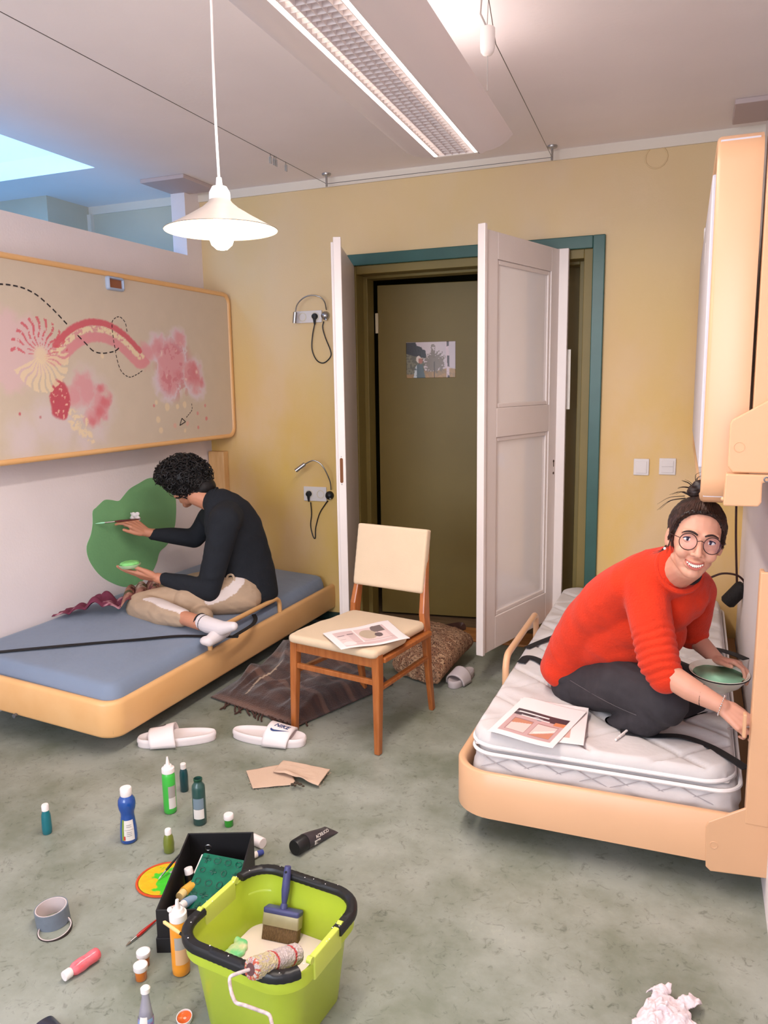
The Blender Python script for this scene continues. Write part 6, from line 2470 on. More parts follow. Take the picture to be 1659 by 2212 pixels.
Lk.new(br.outputs[1], bp.inputs['Height'])
bp.invert = True
Lk.new(bp.outputs[0], bs.inputs['Normal'])
bc = at(948, 1462, 2, 0.05)
b4 = [at(845, 1466, 2, 0.02), at(950, 1488, 2, 0.0), at(1026, 1420, 2, 0.05), at(1000, 1362, 2, 0.14), at(880, 1375, 2, 0.14)]
bag = wthing('woven_bag', 'coarse woven straw bag with a dark leather strap lying in front of the threshold', 'bag', (-1.22, 3.8, 0))


def bagfn(q):
    # fat cushion shape between near lower edge and far upper edge
    A0, B0 = Vector((-1.40, 3.58, 0.02)), Vector((-1.10, 3.45, 0.02))
    C0, D0 = Vector((-1.045, 3.88, 0.08)), Vector((-1.42, 3.94, 0.11))
    rings = []
    for f in np.linspace(0, 1, 9):
        L_, R_ = A0.lerp(D0, f), B0.lerp(C0, f)
        th_ = 0.02 + 0.085 * math.sin(math.pi * min(1, max(0, 0.08 + 0.80 * f))) ** 0.6
        ring = []
        for k in range(20):
            a = 2 * math.pi * k / 20
            c = math.cos(a)
            w = math.copysign(abs(c) ** 0.7, c)
            p = L_.lerp(R_, 0.5 + 0.5 * w) + Vector((0, 0, th_ * math.copysign(abs(math.sin(a)) ** 0.8, math.sin(a)) * 0.8 + th_ * 0.55))
            p.z = max(p.z, 0.003)
            ring.append(tuple(p))
        rings.append(ring)
    q.rings(rings)


def bagdef(V):
    n_ = fbm(V[:, 0] * 60, V[:, 1] * 60 + V[:, 2] * 40, 5)
    V[:, 2] += (n_ - 0.5) * 0.010 + 0.010 * (fbm(V[:, 0] * 9, V[:, 1] * 9, 1) - 0.5)
    V[:, 2] = np.maximum(V[:, 2], 0.002)
    return V


fuse('bag_body', bagfn, m_wv, bag, vox=0.006, smooth=5, deform=bagdef)
q = M()
ribbon(q, [at(880, 1376, 2, 0.16), at(925, 1368, 2, 0.165), at(960, 1357, 2, 0.17), at(996, 1351, 2, 0.17), at(1000, 1362, 2, 0.155)], 0.035, normal=(0.1, -0.9, 0.3))
q.build('leather_strap', mat('dark_leather', (64, 38, 28), 0.5), bag, True)

# white rag at the lower right edge
def ragfn(q):
    rnd_ = random.Random(5)
    c_ = at(1440, 2205, 2, 0)
    for k in range(16):
        a = rnd_.uniform(0, 2 * math.pi)
        r0 = rnd_.uniform(0.0, 0.045)
        p0 = Vector((c_.x + r0 * math.cos(a), c_.y + r0 * 1.1 * math.sin(a), rnd_.uniform(0.012, 0.040)))
        b_ = a + rnd_.uniform(-1.2, 1.2)
        ln_ = rnd_.uniform(0.03, 0.06)
        p2 = p0 + Vector((ln_ * math.cos(b_), ln_ * math.sin(b_), 0))
        p2.z = rnd_.uniform(0.004, 0.012)
        pm = (p0 + p2) / 2 + Vector((0.01 * math.sin(b_), -0.01 * math.cos(b_), rnd_.uniform(0.004, 0.014)))
        P_ = spline([p0, pm, p2], 5)
        sd_ = Vector((-math.sin(b_), math.cos(b_), 0))
        w_ = rnd_.uniform(0.014, 0.024)
        q.rings([[tuple(p_ + sd_ * (w_ * math.cos(t_)) + Vector((0, 0, 0.0045 * math.sin(t_) - 0.3 * w_ * math.cos(t_) ** 2))) for t_ in (2 * math.pi * i / 14 for i in range(14))] for p_ in P_])
    ell(q, (c_.x, c_.y, 0.014), (0.055, 0.055, 0.014))


def ragdef(V):
    n_ = fbm(V[:, 0] * 60 + 3 * V[:, 2], V[:, 1] * 60, 9, 3)
    V = V + np.stack([(n_ - 0.5) * 0.01, (n_ - 0.5) * 0.008, (np.abs(n_ - 0.5)) * 0.03], 1)
    V[:, 2] = np.maximum(V[:, 2], 0.001)
    return V


p = at(1435, 2200, 2, 0)
t = wthing('white_rag', 'crumpled white rag on the floor at the lower right edge', 'cloth', (p.x, p.y, 0))
fuse('fabric', ragfn, mat('white_rag', (226, 208, 210), 0.9, bump=0.3, bscale=120), t, vox=0.0025, smooth=3, deform=ragdef)

# small marker on the topper
a, b = on_top(1330, 1598, 0.007), on_top(1350, 1582, 0.007)
t = wthing('white_pen', 'short white stick lying on the quilted topper in front of the knee', 'pen', tuple(a))
M(axisM(a, b - a)).lathe([(0.0005, 0), (0.0035, 0.0005), (0.0035, 0.026), (0.0045, 0.027), (0.0045, (b - a).length * 1.2), (0.0005, (b - a).length * 1.2)]).build('pen_body', m_cap, t, True)

# ================================================================== people
from mathutils.bvhtree import BVHTree


def G(px, py, Y):
    return at(px, py, 1, Y)


def hand(q, W, d, n, s, sc=1.0, curls=None, thumb=(0.75, 0.6, 0.1), tcurl=25, wr=0.024):
    """W wrist, d towards the fingers, n back of the hand, s towards the thumb"""
    W, d, n = Vector(W), Vector(d).normalized(), Vector(n)
    n = (n - d * n.dot(d)).normalized()
    s = Vector(s)
    s = (s - d * s.dot(d) - n * s.dot(n)).normalized()
    curls = curls or [(15, 25, 20)] * 4
    data = [(0.027, 0.086, (0.040, 0.024, 0.019), 0.0083), (0.009, 0.090, (0.044, 0.028, 0.020), 0.0085), (-0.009, 0.085, (0.041, 0.026, 0.020), 0.0081), (-0.026, 0.076, (0.032, 0.020, 0.017), 0.0072)]
    for (o, k, L, r), c in zip(data, curls):
        kn = W + d * (k * sc) + s * (o * sc)
        w0 = W + s * (o * sc * 0.55) + d * (0.008 * sc)
        cap(q, w0, kn, 0.0145 * sc, 0.0105 * sc, 12)
        cap(q, w0 + d * 0.02 * sc - n * 0.005 * sc, kn - n * 0.003 * sc, 0.0135 * sc, 0.0105 * sc, 12)
        p, a = kn, 0.0
        rr = r * sc
        spread = o * 1.6
        for i in range(3):
            a += math.radians(c[i])
            dd = (d * math.cos(a) - n * math.sin(a) + s * spread * math.cos(a)).normalized()
            p2 = p + dd * (L[i] * sc)
            cap(q, p, p2, rr, rr * 0.92, 12)
            p = p2
            rr *= 0.92
    b = W + d * 0.022 * sc + s * 0.022 * sc - n * 0.004 * sc
    td = (s * thumb[0] + d * thumb[1] - n * thumb[2]).normalized()
    m = b + td * 0.034 * sc
    cap(q, b, m, 0.0150 * sc, 0.0115 * sc, 12)
    a = math.radians(tcurl)
    td2 = (td * math.cos(a) + (d * 0.8 - s * 0.6) * math.sin(a)).normalized()
    m2 = m + td2 * 0.030 * sc
    cap(q, m, m2, 0.0105 * sc, 0.0092 * sc, 12)
    a *= 1.6
    td3 = (td * math.cos(a) + (d * 0.8 - s * 0.6) * math.sin(a)).normalized()
    cap(q, m2, m2 + td3 * 0.024 * sc, 0.0092 * sc, 0.0078 * sc, 12)


def head_parts(q, T, fem=True):
    q.T = T
    E = lambda c, r: ell(q, c, r)
    E((0, -0.012, 0.037), (0.074, 0.094, 0.080))
    E((0, 0.030, 0.004), (0.065, 0.060, 0.085))
    E((0, 0.024, -0.050), (0.054 if fem else 0.058, 0.056, 0.056))
    E((0, 0.066, -0.094), (0.021, 0.019, 0.017))
    cap(q, (-0.046, 0.0, -0.062), (-0.012, 0.060, -0.094), 0.015, 0.015)
    cap(q, (0.046, 0.0, -0.062), (0.012, 0.060, -0.094), 0.015, 0.015)
    for s in (-1, 1):
        E((s * 0.036, 0.062, -0.034), (0.023, 0.022, 0.022))
        E((s * 0.0125, 0.094, -0.036), (0.0085, 0.010, 0.0075))
        cap(q, (s * 0.014, 0.083, 0.024), (s * 0.044, 0.070, 0.024), 0.010, 0.010)
        q.sph((s * 0.078, -0.008, -0.006), (0.0060, 0.017, 0.030), R=Matrix.Rotation(s * math.radians(18), 3, 'Z'))
        E((s * 0.071, 0.002, -0.026), (0.006, 0.009, 0.010))
    cap(q, (0, 0.084, 0.012), (0, 0.106, -0.030), 0.0075, 0.0098)
    E((0, 0.108, -0.034), (0.0100, 0.0098, 0.0092))
    E((0, 0.076, -0.066), (0.029, 0.017, 0.018))
    q.T = Matrix.Identity(4)


def head_deform(V, T):
    Ti = np.array(T.inverted())
    P = V @ Ti[:3, :3].T + Ti[:3, 3]
    near = (np.abs(P[:, 0]) < 0.1) & (P[:, 1] > 0.03) & (np.abs(P[:, 2]) < 0.15)
    for s in (-1, 1):
        g = np.exp(-(((P[:, 0] - s * 0.031) / 0.017) ** 2 + ((P[:, 2] - 0.004) / 0.0115) ** 2)) * near
        P[:, 1] -= 0.009 * g
        g = np.exp(-(((P[:, 0] - s * 0.012) / 0.006) ** 2 + ((P[:, 2] + 0.045) / 0.004) ** 2)) * near
        P[:, 1] -= 0.003 * g
        # smile fold from the nose wing to the mouth corner
        t = np.clip((-0.040 - P[:, 2]) / 0.028, 0, 1)
        fx_ = s * (0.020 + 0.014 * t)
        g = np.exp(-((P[:, 0] - fx_) / 0.0028) ** 2) * ((P[:, 2] < -0.040) & (P[:, 2] > -0.070)) * near
        P[:, 1] -= 0.0022 * g
    g = np.exp(-((P[:, 0] / 0.030) ** 2 + ((P[:, 2] + 0.068) / 0.006) ** 2)) * near
    P[:, 1] -= 0.0025 * g
    Tf = np.array(T)
    return P @ Tf[:3, :3].T + Tf[:3, 3]


def bvh_of(o):
    me = o.data
    off = OFF[o.name] if o.parent is not None else OFFSELF.get(o.name, Vector((0, 0, 0)))
    return BVHTree.FromPolygons([v.co + off for v in me.vertices], [list(p.vertices) for p in me.polygons])


OFFSELF = {}


def face_details(body, T, skin_lip, brow_m, eye_rgb, smile=True, gaze=(0, 0)):
    bv = bvh_of(body)
    Tr = T.to_3x3()

    def S(x, z, off=0.0):
        o_ = T @ Vector((x, 0.3, z))
        h = bv.ray_cast(o_, Tr @ Vector((0, -1, 0)))
        p = T.inverted() @ h[0] if h[0] is not None else Vector((x, 0.08, z))
        return Vector((x, p.y + off, z))
    W = lambda v: T @ v
    # eyes
    for s in (-1, 1):
        c = S(s * 0.031, 0.004, -0.0045)
        q = M(T)
        q.sph(c, (0.0148, 0.0090, 0.0078), nu=24, nv=16)
        e = q.build('eye', mat('eye_white', (226, 218, 216), 0.2, coat=0.5), body, True, angle=180)
        q = M(T)
        gx_, gz_ = gaze[0] + s * 0.0009, gaze[1]
        q.sph((c.x + gx_, c.y + 0.0050, c.z + gz_), (0.0066, 0.0044, 0.0066), nu=20, nv=12)
        q.build('iris', mat('iris', eye_rgb, 0.3), e, True, angle=180)
        q = M(T)
        q.sph((c.x + gx_, c.y + 0.0078, c.z + gz_), (0.0028, 0.0018, 0.0028), nu=14, nv=8)
        q.build('pupil', mat('pupil', (8, 8, 10), 0.1), e, True, angle=180)
        q = M(T)
        pts, pts2 = [], []
        for k in range(9):
            a = math.pi * (0.02 + 0.96 * k / 8)
            x = c.x + 0.0150 * math.cos(a)
            pts.append((x, c.y + 0.0025 + 0.0062 * math.sin(a), c.z + 0.0074 * math.sin(a) - 0.0002))
            pts2.append((x, c.y + 0.0020 + 0.0060 * math.sin(a), c.z - 0.0068 * math.sin(a)))
        q.tube(pts, [0.0006] + [0.0016] * 7 + [0.0006], 8)
        q.build('eyelashes', mat('lash_dark', (30, 20, 20), 0.8), body, True)
        q = M(T)
        q.tube([(p[0], p[1] - 0.0006, p[2] + 0.0022) for p in pts], 0.0020, 8)
        q.tube(pts2, [0.0008] + [0.0015] * 7 + [0.0008], 8)
        q.build('eyelid', body.data.materials[0], body, True)
        q = M(T)
        P = [S(s * x, z, 0.0010) for x, z in ((0.010, 0.0215), (0.020, 0.0265), (0.033, 0.0285), (0.046, 0.0245), (0.052, 0.0195))]
        q.tube(spline(P, 4), list(np.interp(np.linspace(0, 4, 17), [0, 1, 2, 3, 4], [0.0024, 0.0034, 0.0032, 0.0022, 0.0008])), 8)
        q.build('eyebrow', brow_m, body, True)
    if not smile:
        q = M(T)
        q.tube([S(x, -0.070, 0.0005) for x in (-0.022, -0.01, 0, 0.01, 0.022)], [0.001, 0.003, 0.004, 0.003, 0.001], 8)
        q.build('lips', skin_lip, body, True)
        return S
    # smiling mouth
    xs = np.linspace(-0.0275, 0.0275, 17)
    up = lambda x: -0.0635 + 0.0075 * (abs(x) / 0.0285) ** 1.8
    lo = lambda x: -0.0765 + 0.0200 * (abs(x) / 0.0285) ** 2.2
    q = M(T)

    def mouth(u, v):
        x = -0.0270 + 0.054 * u
        z = lo(x) + (up(x) - lo(x)) * v
        return S(x, z, 0.0002)
    q.grid(mouth, 25, 7)
    mo = q.build('mouth', mat('mouth_dark', (92, 28, 28), 0.5), body, True, angle=180)
    q = M(T)
    for k in range(-4, 5):
        w = 0.0056 if abs(k) < 2 else 0.0048
        x = k * 0.0052
        zt = up(x) - 0.0008
        zb_ = max(lo(x) + 0.0022, zt - (0.0090 if abs(k) < 2 else 0.0080))
        p = S(x, (zt + zb_) / 2, 0.0006)
        q.sph(p, (w * 0.58, 0.0013, (zt - zb_) / 2 + 0.0006), nu=10, nv=8)
    q.build('teeth', mat('teeth', (238, 226, 212), 0.25, coat=0.4), mo, True, angle=180)
    q = M(T)
    q.tube([S(x, up(x) + 0.0012, 0.0006) for x in xs], [0.0006] + [0.0014 + 0.0014 * (1 - (abs(x) / 0.0285) ** 2) for x in xs[1:-1]] + [0.0006], 8)
    q.tube([S(x, lo(x) - 0.0014, 0.0006) for x in xs], [0.0006] + [0.0014 + 0.0024 * (1 - (abs(x) / 0.0285) ** 2) for x in xs[1:-1]] + [0.0006], 8)
    q.build('lips', skin_lip, body, True, angle=180)
    return S


def frame_of(fwd, up, pos):
    f = Vector(fwd).normalized()
    u = Vector(up)
    u = (u - f * u.dot(f)).normalized()
    r = f.cross(u)
    return Matrix(((r.x, f.x, u.x, pos[0]), (r.y, f.y, u.y, pos[1]), (r.z, f.z, u.z, pos[2]), (0, 0, 0, 1)))


def person_body(name, label, base, fn, m, vox, T):
    """continuous skin; the object's origin is at the seat of the person"""
    o = fuse(name, fn, m, None, vox=vox, smooth=5, deform=lambda V: head_deform(V, T) - np.array(base))
    o.location = base
    OFF[o.name] = Vector(base)
    OFFSELF[o.name] = Vector(base)
    return tag(o, label, 'person')


def wrinkle(V, cen, ax, amp, f, seed, mask=1):
    return V


m_skinF = mat('skin_fair', (210, 154, 130), 0.5, sss=0.15, var=0.05, vscale=12, bump=0.05, bscale=200, bdist=0.001)
m_skinM = mat('skin_tan', (206, 142, 112), 0.5, sss=0.12, var=0.05, vscale=12, bump=0.05, bscale=200, bdist=0.001)
m_brown_hair = mat('dark_brown_hair', (40, 24, 20), 0.42, var=0.5, vscale=30, stretch=(4, 1, 4), spec=0.5)
m_black_hair = mat('black_hair', (22, 18, 18), 0.55, var=0.3, vscale=30)

# ------------------------------------------------------------------ person in the red sweater
gh = G(1502, 1166, 2.43)
toc = (Vector(CAM_POS) - gh).normalized()
TF = frame_of(toc * 0.95 + CR * 0.13 - CU * 0.10, CU * 1.0 + CR * 0.20, gh)
hs = 0.97
TF = TF @ Matrix.Scale(hs, 4)
gp = dict(pel=G(1268, 1440, 2.84), hipR=G(1268, 1478, 2.76), hipL=G(1300, 1440, 2.98), kneeR=G(1432, 1515, 2.47), ankR=G(1345, 1578, 2.60), kneeL=G(1495, 1500, 2.85), ankL=G(1395, 1560, 2.62),
          shR=G(1392, 1262, 2.53), elR=G(1424, 1432, 2.42), wrR=G(1560, 1525, 2.345), shL=G(1505, 1275, 2.74), elL=G(1495, 1372, 2.82), wrL=G(1548, 1424, 2.74))


def girl_skin(q):
    head_parts(q, TF)
    nb = G(1462, 1235, 2.53)
    chain(q, [TF @ Vector((0, -0.022, -0.030)), TF @ Vector((0, -0.028, -0.085)), nb], [0.050, 0.048, 0.055])
    # trunk inside the clothes
    loft(q, [(nb, 0.05, 0.045), (G(1420, 1270, 2.6), 0.11, 0.06), (G(1340, 1350, 2.72), 0.09, 0.055), (G(1280, 1420, 2.80), 0.09, 0.06)], (0.50, 0.82, -0.2))
    chain(q, [G(1430, 1262, 2.6), gp['shR'], gp['elR'], G(1432, 1450, 2.41), G(1490, 1488, 2.375), gp['wrR']], [0.04, 0.040, 0.036, 0.039, 0.036, 0.0235])
    chain(q, [G(1440, 1250, 2.6), gp['shL'], gp['elL'], gp['wrL']], [0.05, 0.045, 0.036, 0.023])
    chain(q, [gp['pel'], gp['hipR'], gp['kneeR'].lerp(gp['hipR'], 0.12), gp['ankR']], [0.06, 0.055, 0.038, 0.028])
    chain(q, [gp['pel'], gp['hipL'], gp['kneeL'].lerp(gp['hipL'], 0.12), gp['ankL']], [0.06, 0.055, 0.038, 0.028])
    # feet tucked under
    chain(q, [gp['ankR'], G(1395, 1590, 2.66)], [0.03, 0.022])
    # right hand going behind the end plate, holding the brush
    W = gp['wrR']
    d = (G(1608, 1562, 2.32) - W)
    hand(q, W, d, -CF + CU * 0.4, CU * 0.2 - CR * 0.2 - CF * 0.3 if False else CU, 0.92, [(20, 45, 30), (25, 50, 35), (30, 55, 35), (35, 60, 40)], (0.3, 0.9, 0.35), 10)
    # left hand: thumb over the bowl's rim, fingers under it
    W = gp['wrL']
    d = (G(1592, 1432, 2.70) - W)
    hand(q, W, d, CU * 0.9 + Vector((0, 0.2, 0)), Vector((0.1, -1, 0)), 0.9, [(25, 40, 30), (30, 45, 30), (40, 50, 30), (45, 55, 35)], (0.7, 0.9, 0.15), 15)


base = (gp['pel'].x, gp['pel'].y, 0.36)
girl = person_body('person', 'person with glasses and a red sweater sitting on the right bed holding a paint bowl', base, girl_skin, m_skinF, 0.0032, TF)
Sg = face_details(girl, TF, mat('lips_rose', (182, 98, 88), 0.4), mat('brow_brown', (50, 32, 28), 0.8), (36, 24, 20), True, (0.0006, 0.0006))


def red_sweater(q):
    side = (0.50, 0.82, -0.20)
    loft(q, [(G(1238, 1448, 2.84), 0.150, 0.105), (G(1262, 1405, 2.82), 0.158, 0.112), (G(1305, 1345, 2.76), 0.165, 0.118), (G(1362, 1290, 2.68), 0.172, 0.115), (G(1412, 1252, 2.61), 0.165, 0.098), (G(1447, 1232, 2.555), 0.115, 0.082), (G(1462, 1216, 2.535), 0.072, 0.064)], side, power=1)
    # belly side fullness
    chain(q, [G(1268, 1398, 2.76), G(1320, 1365, 2.70), G(1385, 1330, 2.66), G(1440, 1300, 2.63), G(1475, 1290, 2.65)], [0.090, 0.112, 0.118, 0.105, 0.085], 28)
    chain(q, [G(1330, 1390, 2.68), G(1420, 1360, 2.66)], [0.085, 0.10], 28)
    s0 = G(1420, 1245, 2.57)
    A, B, Cc_ = gp['shR'], gp['elR'], G(1437, 1462, 2.405)
    chain(q, [s0, A, A.lerp(B, 0.5), B], [0.080, 0.074, 0.068, 0.062])
    cap(q, A.lerp(B, 0.9), Cc_, 0.061, 0.050)
    # rolled folds round the sleeve
    mid = A.lerp(B, 0.62)
    cap(q, mid, Cc_, 0.066, 0.054)
    torus(q, Cc_ + (Cc_ - mid).normalized() * 0.008, Cc_ - mid, 0.042, 0.011, 24, 8)
    C1 = gp['shL']
    D1 = gp['elL']
    chain(q, [G(1470, 1255, 2.62), C1, C1.lerp(D1, 0.5), D1], [0.074, 0.066, 0.060, 0.052])
    E1 = D1.lerp(gp['wrL'], 0.12)
    for k in range(3):
        torus(q, D1.lerp(E1, k / 2) - (D1 - C1) * 0.18 * (2 - k), gp['wrL'] - D1 + (D1 - C1), 0.043, 0.010, 20, 8)


def sweater_def(V):
    a = V @ np.array((0.6, -0.2, 0.75))
    b = V @ np.array((0.3, 0.9, -0.3))
    n = fbm(a * 6 + 5, b * 6 + 3, 21, 3)
    r = np.abs(fbm(a * 8 + 3 * n, b * 7, 31, 2) - 0.5)
    c = np.array(G(1350, 1330, 2.72))
    d = V - c
    L = np.linalg.norm(d, axis=1, keepdims=True)
    V = V + d / L * ((n - 0.5) * 0.012 - r * 0.016)[:, None]
    # folds of the pushed-up sleeve
    A, B, Cc_ = gp['shR'], gp['elR'], G(1437, 1462, 2.405)
    m0, m1 = np.array(A.lerp(B, 0.45)), np.array(Cc_)
    ax = m1 - m0
    Lx = np.linalg.norm(ax)
    ax /= Lx
    f = ((V - m0) @ ax) / Lx
    rad_ = V - m0 - ((V - m0) @ ax)[:, None] * ax
    rl = np.linalg.norm(rad_, axis=1, keepdims=True) + 1e-6
    tilt_ = (rad_ / rl) @ np.array((0.4, -0.6, 0.3))
    ph = f * 2 * np.pi * 7.5 + 2.6 * tilt_ + 14 * n
    msk = sstep(f, 0.0, 0.35) * (1 - sstep(f, 1.06, 1.12)) * (1 - sstep(rl[:, 0], 0.075, 0.10))
    V = V + rad_ / rl * (0.0034 * (0.2 + 1.5 * n) * (np.abs(np.sin(ph / 2)) * 2 - 1) * msk)[:, None]
    return V


m_red = mat('red_wool', (212, 50, 16), 0.95, var=0.10, vscale=16, bump=0.6, bscale=170, bdist=0.004, sheen=0.08)
sw = fuse('sweater', red_sweater, m_red, girl, vox=0.0045, smooth=24, deform=sweater_def, factor=0.5)
q = M()
nbv = G(1462, 1232, 2.52)
nx = (TF @ Vector((0, -0.03, -0.06))) - nbv
na_ = nx.normalized()
torus(q, nbv + na_ * 0.004 + CR * 0.004, na_ + CR * 0.1 - CF * 0.35, 0.070, 0.009, 36, 8)
q.build('neckband', m_red, sw, True)
q = M()
Rn = frame_of(-CF + CR * 0.25 + CU * 0.1, CU, nbv + CR * 0.034 - CU * 0.028 - CF * 0.028).to_3x3()
q.sph(nbv + CR * 0.030 - CU * 0.010 - CF * 0.022, (0.040, 0.030, 0.034), R=Rn)
q.build('undershirt', mat('black_cotton', (24, 22, 26), 0.9), girl, True)


def jeans(q):
    P = gp
    loft(q, [(G(1300, 1395, 2.86), 0.125, 0.095), (G(1272, 1440, 2.84), 0.148, 0.110), (G(1262, 1475, 2.82), 0.150, 0.100)], (0.50, 0.82, -0.1))
    ell(q, G(1262, 1480, 2.80), (0.12, 0.13, 0.085))
    chain(q, [P['hipR'], G(1345, 1480, 2.62), G(1432, 1516, 2.50)], [0.098, 0.092, 0.078])
    chain(q, [G(1432, 1518, 2.50), G(1395, 1550, 2.53), G(1335, 1572, 2.60)], [0.072, 0.062, 0.045])
    chain(q, [P['hipL'], G(1400, 1450, 2.92), G(1500, 1490, 2.86)], [0.095, 0.09, 0.075])
    chain(q, [G(1500, 1492, 2.86), G(1450, 1545, 2.74), G(1390, 1566, 2.66)], [0.070, 0.06, 0.045])
    chain(q, [G(1505, 1545, 2.80), G(1420, 1562, 2.66)], [0.04, 0.045])


def jeans_def(V):
    n = fbm(V[:, 0] * 16 + V[:, 2] * 8, V[:, 1] * 10 + V[:, 2] * 12, 41, 3)
    k = np.array(G(1440, 1545, 2.46))
    d = np.linalg.norm(V - k, axis=1)
    w = 0.004 * np.sin((V @ np.array((60, -30, 90))) + 3 * n) * np.exp(-(d / 0.07) ** 2)
    c = np.array(G(1380, 1510, 2.62))
    dd = V - c
    L = np.linalg.norm(dd, axis=1, keepdims=True)
    V = V + dd / L * ((n - 0.5) * 0.012 + w)[:, None]
    V[:, 2] = np.maximum(V[:, 2], 0.338)
    return V


m_jean = mat('black_denim', (50, 46, 50), 0.85, var=0.15, vscale=20, bump=0.25, bscale=260, bdist=0.002)
jn = fuse('jeans', jeans, m_jean, girl, vox=0.005, smooth=7, deform=jeans_def)
bj = bvh_of(jn)


def on_mesh(bv, px, py, off=0.001):
    o_ = Vector(CAM_POS)
    d_ = (CF + CR * ((px - IW / 2) / FPX) - CU * ((py - IH / 2) / FPX)).normalized()
    h_ = bv.ray_cast(o_, d_)
    if h_[0] is None:
        return None
    return h_[0] + h_[1] * off


P = [on_mesh(bj, x, y, 0.0004) for x, y in ((1232, 1470), (1262, 1488), (1300, 1510), (1340, 1530), (1375, 1545))]
P = [p for p in P if p is not None]
if len(P) > 2:
    M().tube(spline(P, 6), 0.0011, 6).build('seam', mat('denim_seam', (92, 86, 88), 0.8), jn, True)

# hair
def girl_hair(q):
    q.T = TF
    q.sph((0, -0.030, 0.044), (0.0845, 0.100, 0.088), nu=40, nv=24)
    ell(q, (0, -0.060, -0.005), (0.066, 0.055, 0.060))
    for s in (-1, 1):
        ell(q, (s * 0.063, 0.014, 0.034), (0.013, 0.022, 0.032))
    hl = spline([(-0.070, 0.028, 0.012), (-0.064, 0.048, 0.048), (-0.038, 0.068, 0.078), (0, 0.074, 0.086), (0.038, 0.068, 0.078), (0.064, 0.048, 0.048), (0.070, 0.028, 0.012)], 4)
    chain(q, [Vector(p_) + Vector((0, -0.013, 0.003)) for p_ in hl], [0.008] * len(hl), 10)
    q.T = Matrix.Identity(4)


def hair_def(V):
    Ti = np.array(TF.inverted())
    P = V @ Ti[:3, :3].T + Ti[:3, 3]
    ang_ = np.arctan2(P[:, 0], P[:, 2] + 0.02)
    n = np.sin(ang_ * 60 + 4 * fbm(ang_ * 6 + 9, P[:, 1] * 20, 3)) * 0.0004 + (fbm(ang_ * 8 + 9, P[:, 1] * 10, 6) - 0.5) * 0.005
    c = np.array((0, -0.03, 0.03))
    d = P - c
    L = np.linalg.norm(d, axis=1, keepdims=True)
    P = P + d / L * n[:, None]
    Tf = np.array(TF)
    return P @ Tf[:3, :3].T + Tf[:3, 3]


hr = fuse('hair', girl_hair, m_brown_hair, girl, vox=0.003, smooth=3, deform=hair_def)
q = M(TF)
rnd = random.Random(12)
HL = spline([(-0.076, 0.010, -0.010), (-0.072, 0.028, 0.018), (-0.065, 0.048, 0.048), (-0.039, 0.067, 0.080), (0, 0.073, 0.088), (0.039, 0.067, 0.080), (0.065, 0.048, 0.048), (0.072, 0.028, 0.018), (0.076, 0.010, -0.010)], 6)
for k in range(460):
    a = math.radians(rnd.uniform(-100, 100))
    # from the hairline up over the head to the bun
    st_ = HL[min(len(HL) - 1, int((0.5 + a / math.radians(200)) * len(HL)))] + Vector((rnd.uniform(-0.004, 0.004), rnd.uniform(-0.006, 0.004), rnd.uniform(-0.004, 0.004)))
    pts = []
    for f in np.linspace(0, 1, 7):
        e = Vector((0.006 * math.sin(a), -0.045, 0.135))
        p = st_.lerp(e, f)
        d = p - Vector((0, -0.03, 0.044))
        s_ = Vector((d.x / 0.0845, d.y / 0.1, d.z / 0.088))
        k_ = 1.0 / max(s_.length, 1e-3)
        k_ = k_ * (1 - f ** 3) + f ** 3
        if f < 0.2:
            k_ = max(k_, 1.0) if k_ > 1 else 1.0 - (1.0 - k_) * f / 0.2
        pts.append(Vector((0, -0.03, 0.044)) + d * k_ * (1.016 + rnd.uniform(-0.008, 0.028)))
    q.tube(pts, [0.0008, 0.0017, 0.0019, 0.0018, 0.0016, 0.0013, 0.001], 5)
q.build('hair_strands', mat('brown_strands', (62, 40, 32), 0.4, var=0.5, vscale=60), hr, True)['kind'] = 'stuff'


def bun(q):
    q.T = TF
    for k in range(9):
        a = k * 2.4
        ell(q, (0.022 * math.cos(a), -0.044 + 0.020 * math.sin(a), 0.140 + 0.007 * (k % 4)), (0.026, 0.020, 0.020))
    q.T = Matrix.Identity(4)


bn = fuse('hair_bun', bun, m_brown_hair, hr, vox=0.003, smooth=3, deform=lambda V: V + np.stack([0.004 * (fbm(V[:, 2] * 160, V[:, 0] * 60, 3) - 0.5)] * 3, 1))
q = M(TF)
for (p0, p1_, p2_) in (((-0.02, -0.05, 0.15), (-0.045, -0.05, 0.168), (-0.065, -0.04, 0.175)), ((-0.02, -0.04, 0.155), (-0.03, -0.04, 0.185), (-0.012, -0.05, 0.196)), ((0.02, -0.05, 0.15), (0.05, -0.05, 0.150), (0.078, -0.04, 0.128)),
                       ((-0.04, -0.03, 0.13), (-0.065, -0.03, 0.135), (-0.09, -0.02, 0.122)), ((-0.05, -0.02, 0.12), (-0.09, -0.03, 0.105), (-0.118, -0.02, 0.075)), ((-0.03, -0.05, 0.15), (-0.055, -0.05, 0.150), (-0.07, -0.04, 0.145)),
                       ((-0.072, -0.02, -0.03), (-0.085, -0.03, -0.055), (-0.105, -0.03, -0.065)), ((-0.068, 0.02, 0.0), (-0.070, 0.022, -0.03), (-0.066, 0.02, -0.055))):
    for j in range(4):
        jj = Vector((rnd.uniform(-0.004, 0.004), rnd.uniform(-0.004, 0.004), rnd.uniform(-0.004, 0.004)))
        mx_ = lambda v_: Vector((-v_[0], v_[1], v_[2]))
        q.tube(spline([mx_(p0) + jj, mx_(p1_) + jj * 1.5, mx_(p2_) + jj * 2.5], 5), list(np.linspace(0.0014, 0.0003, 11)), 5)
q.build('loose_hair', m_brown_hair, hr, True)['kind'] = 'stuff'

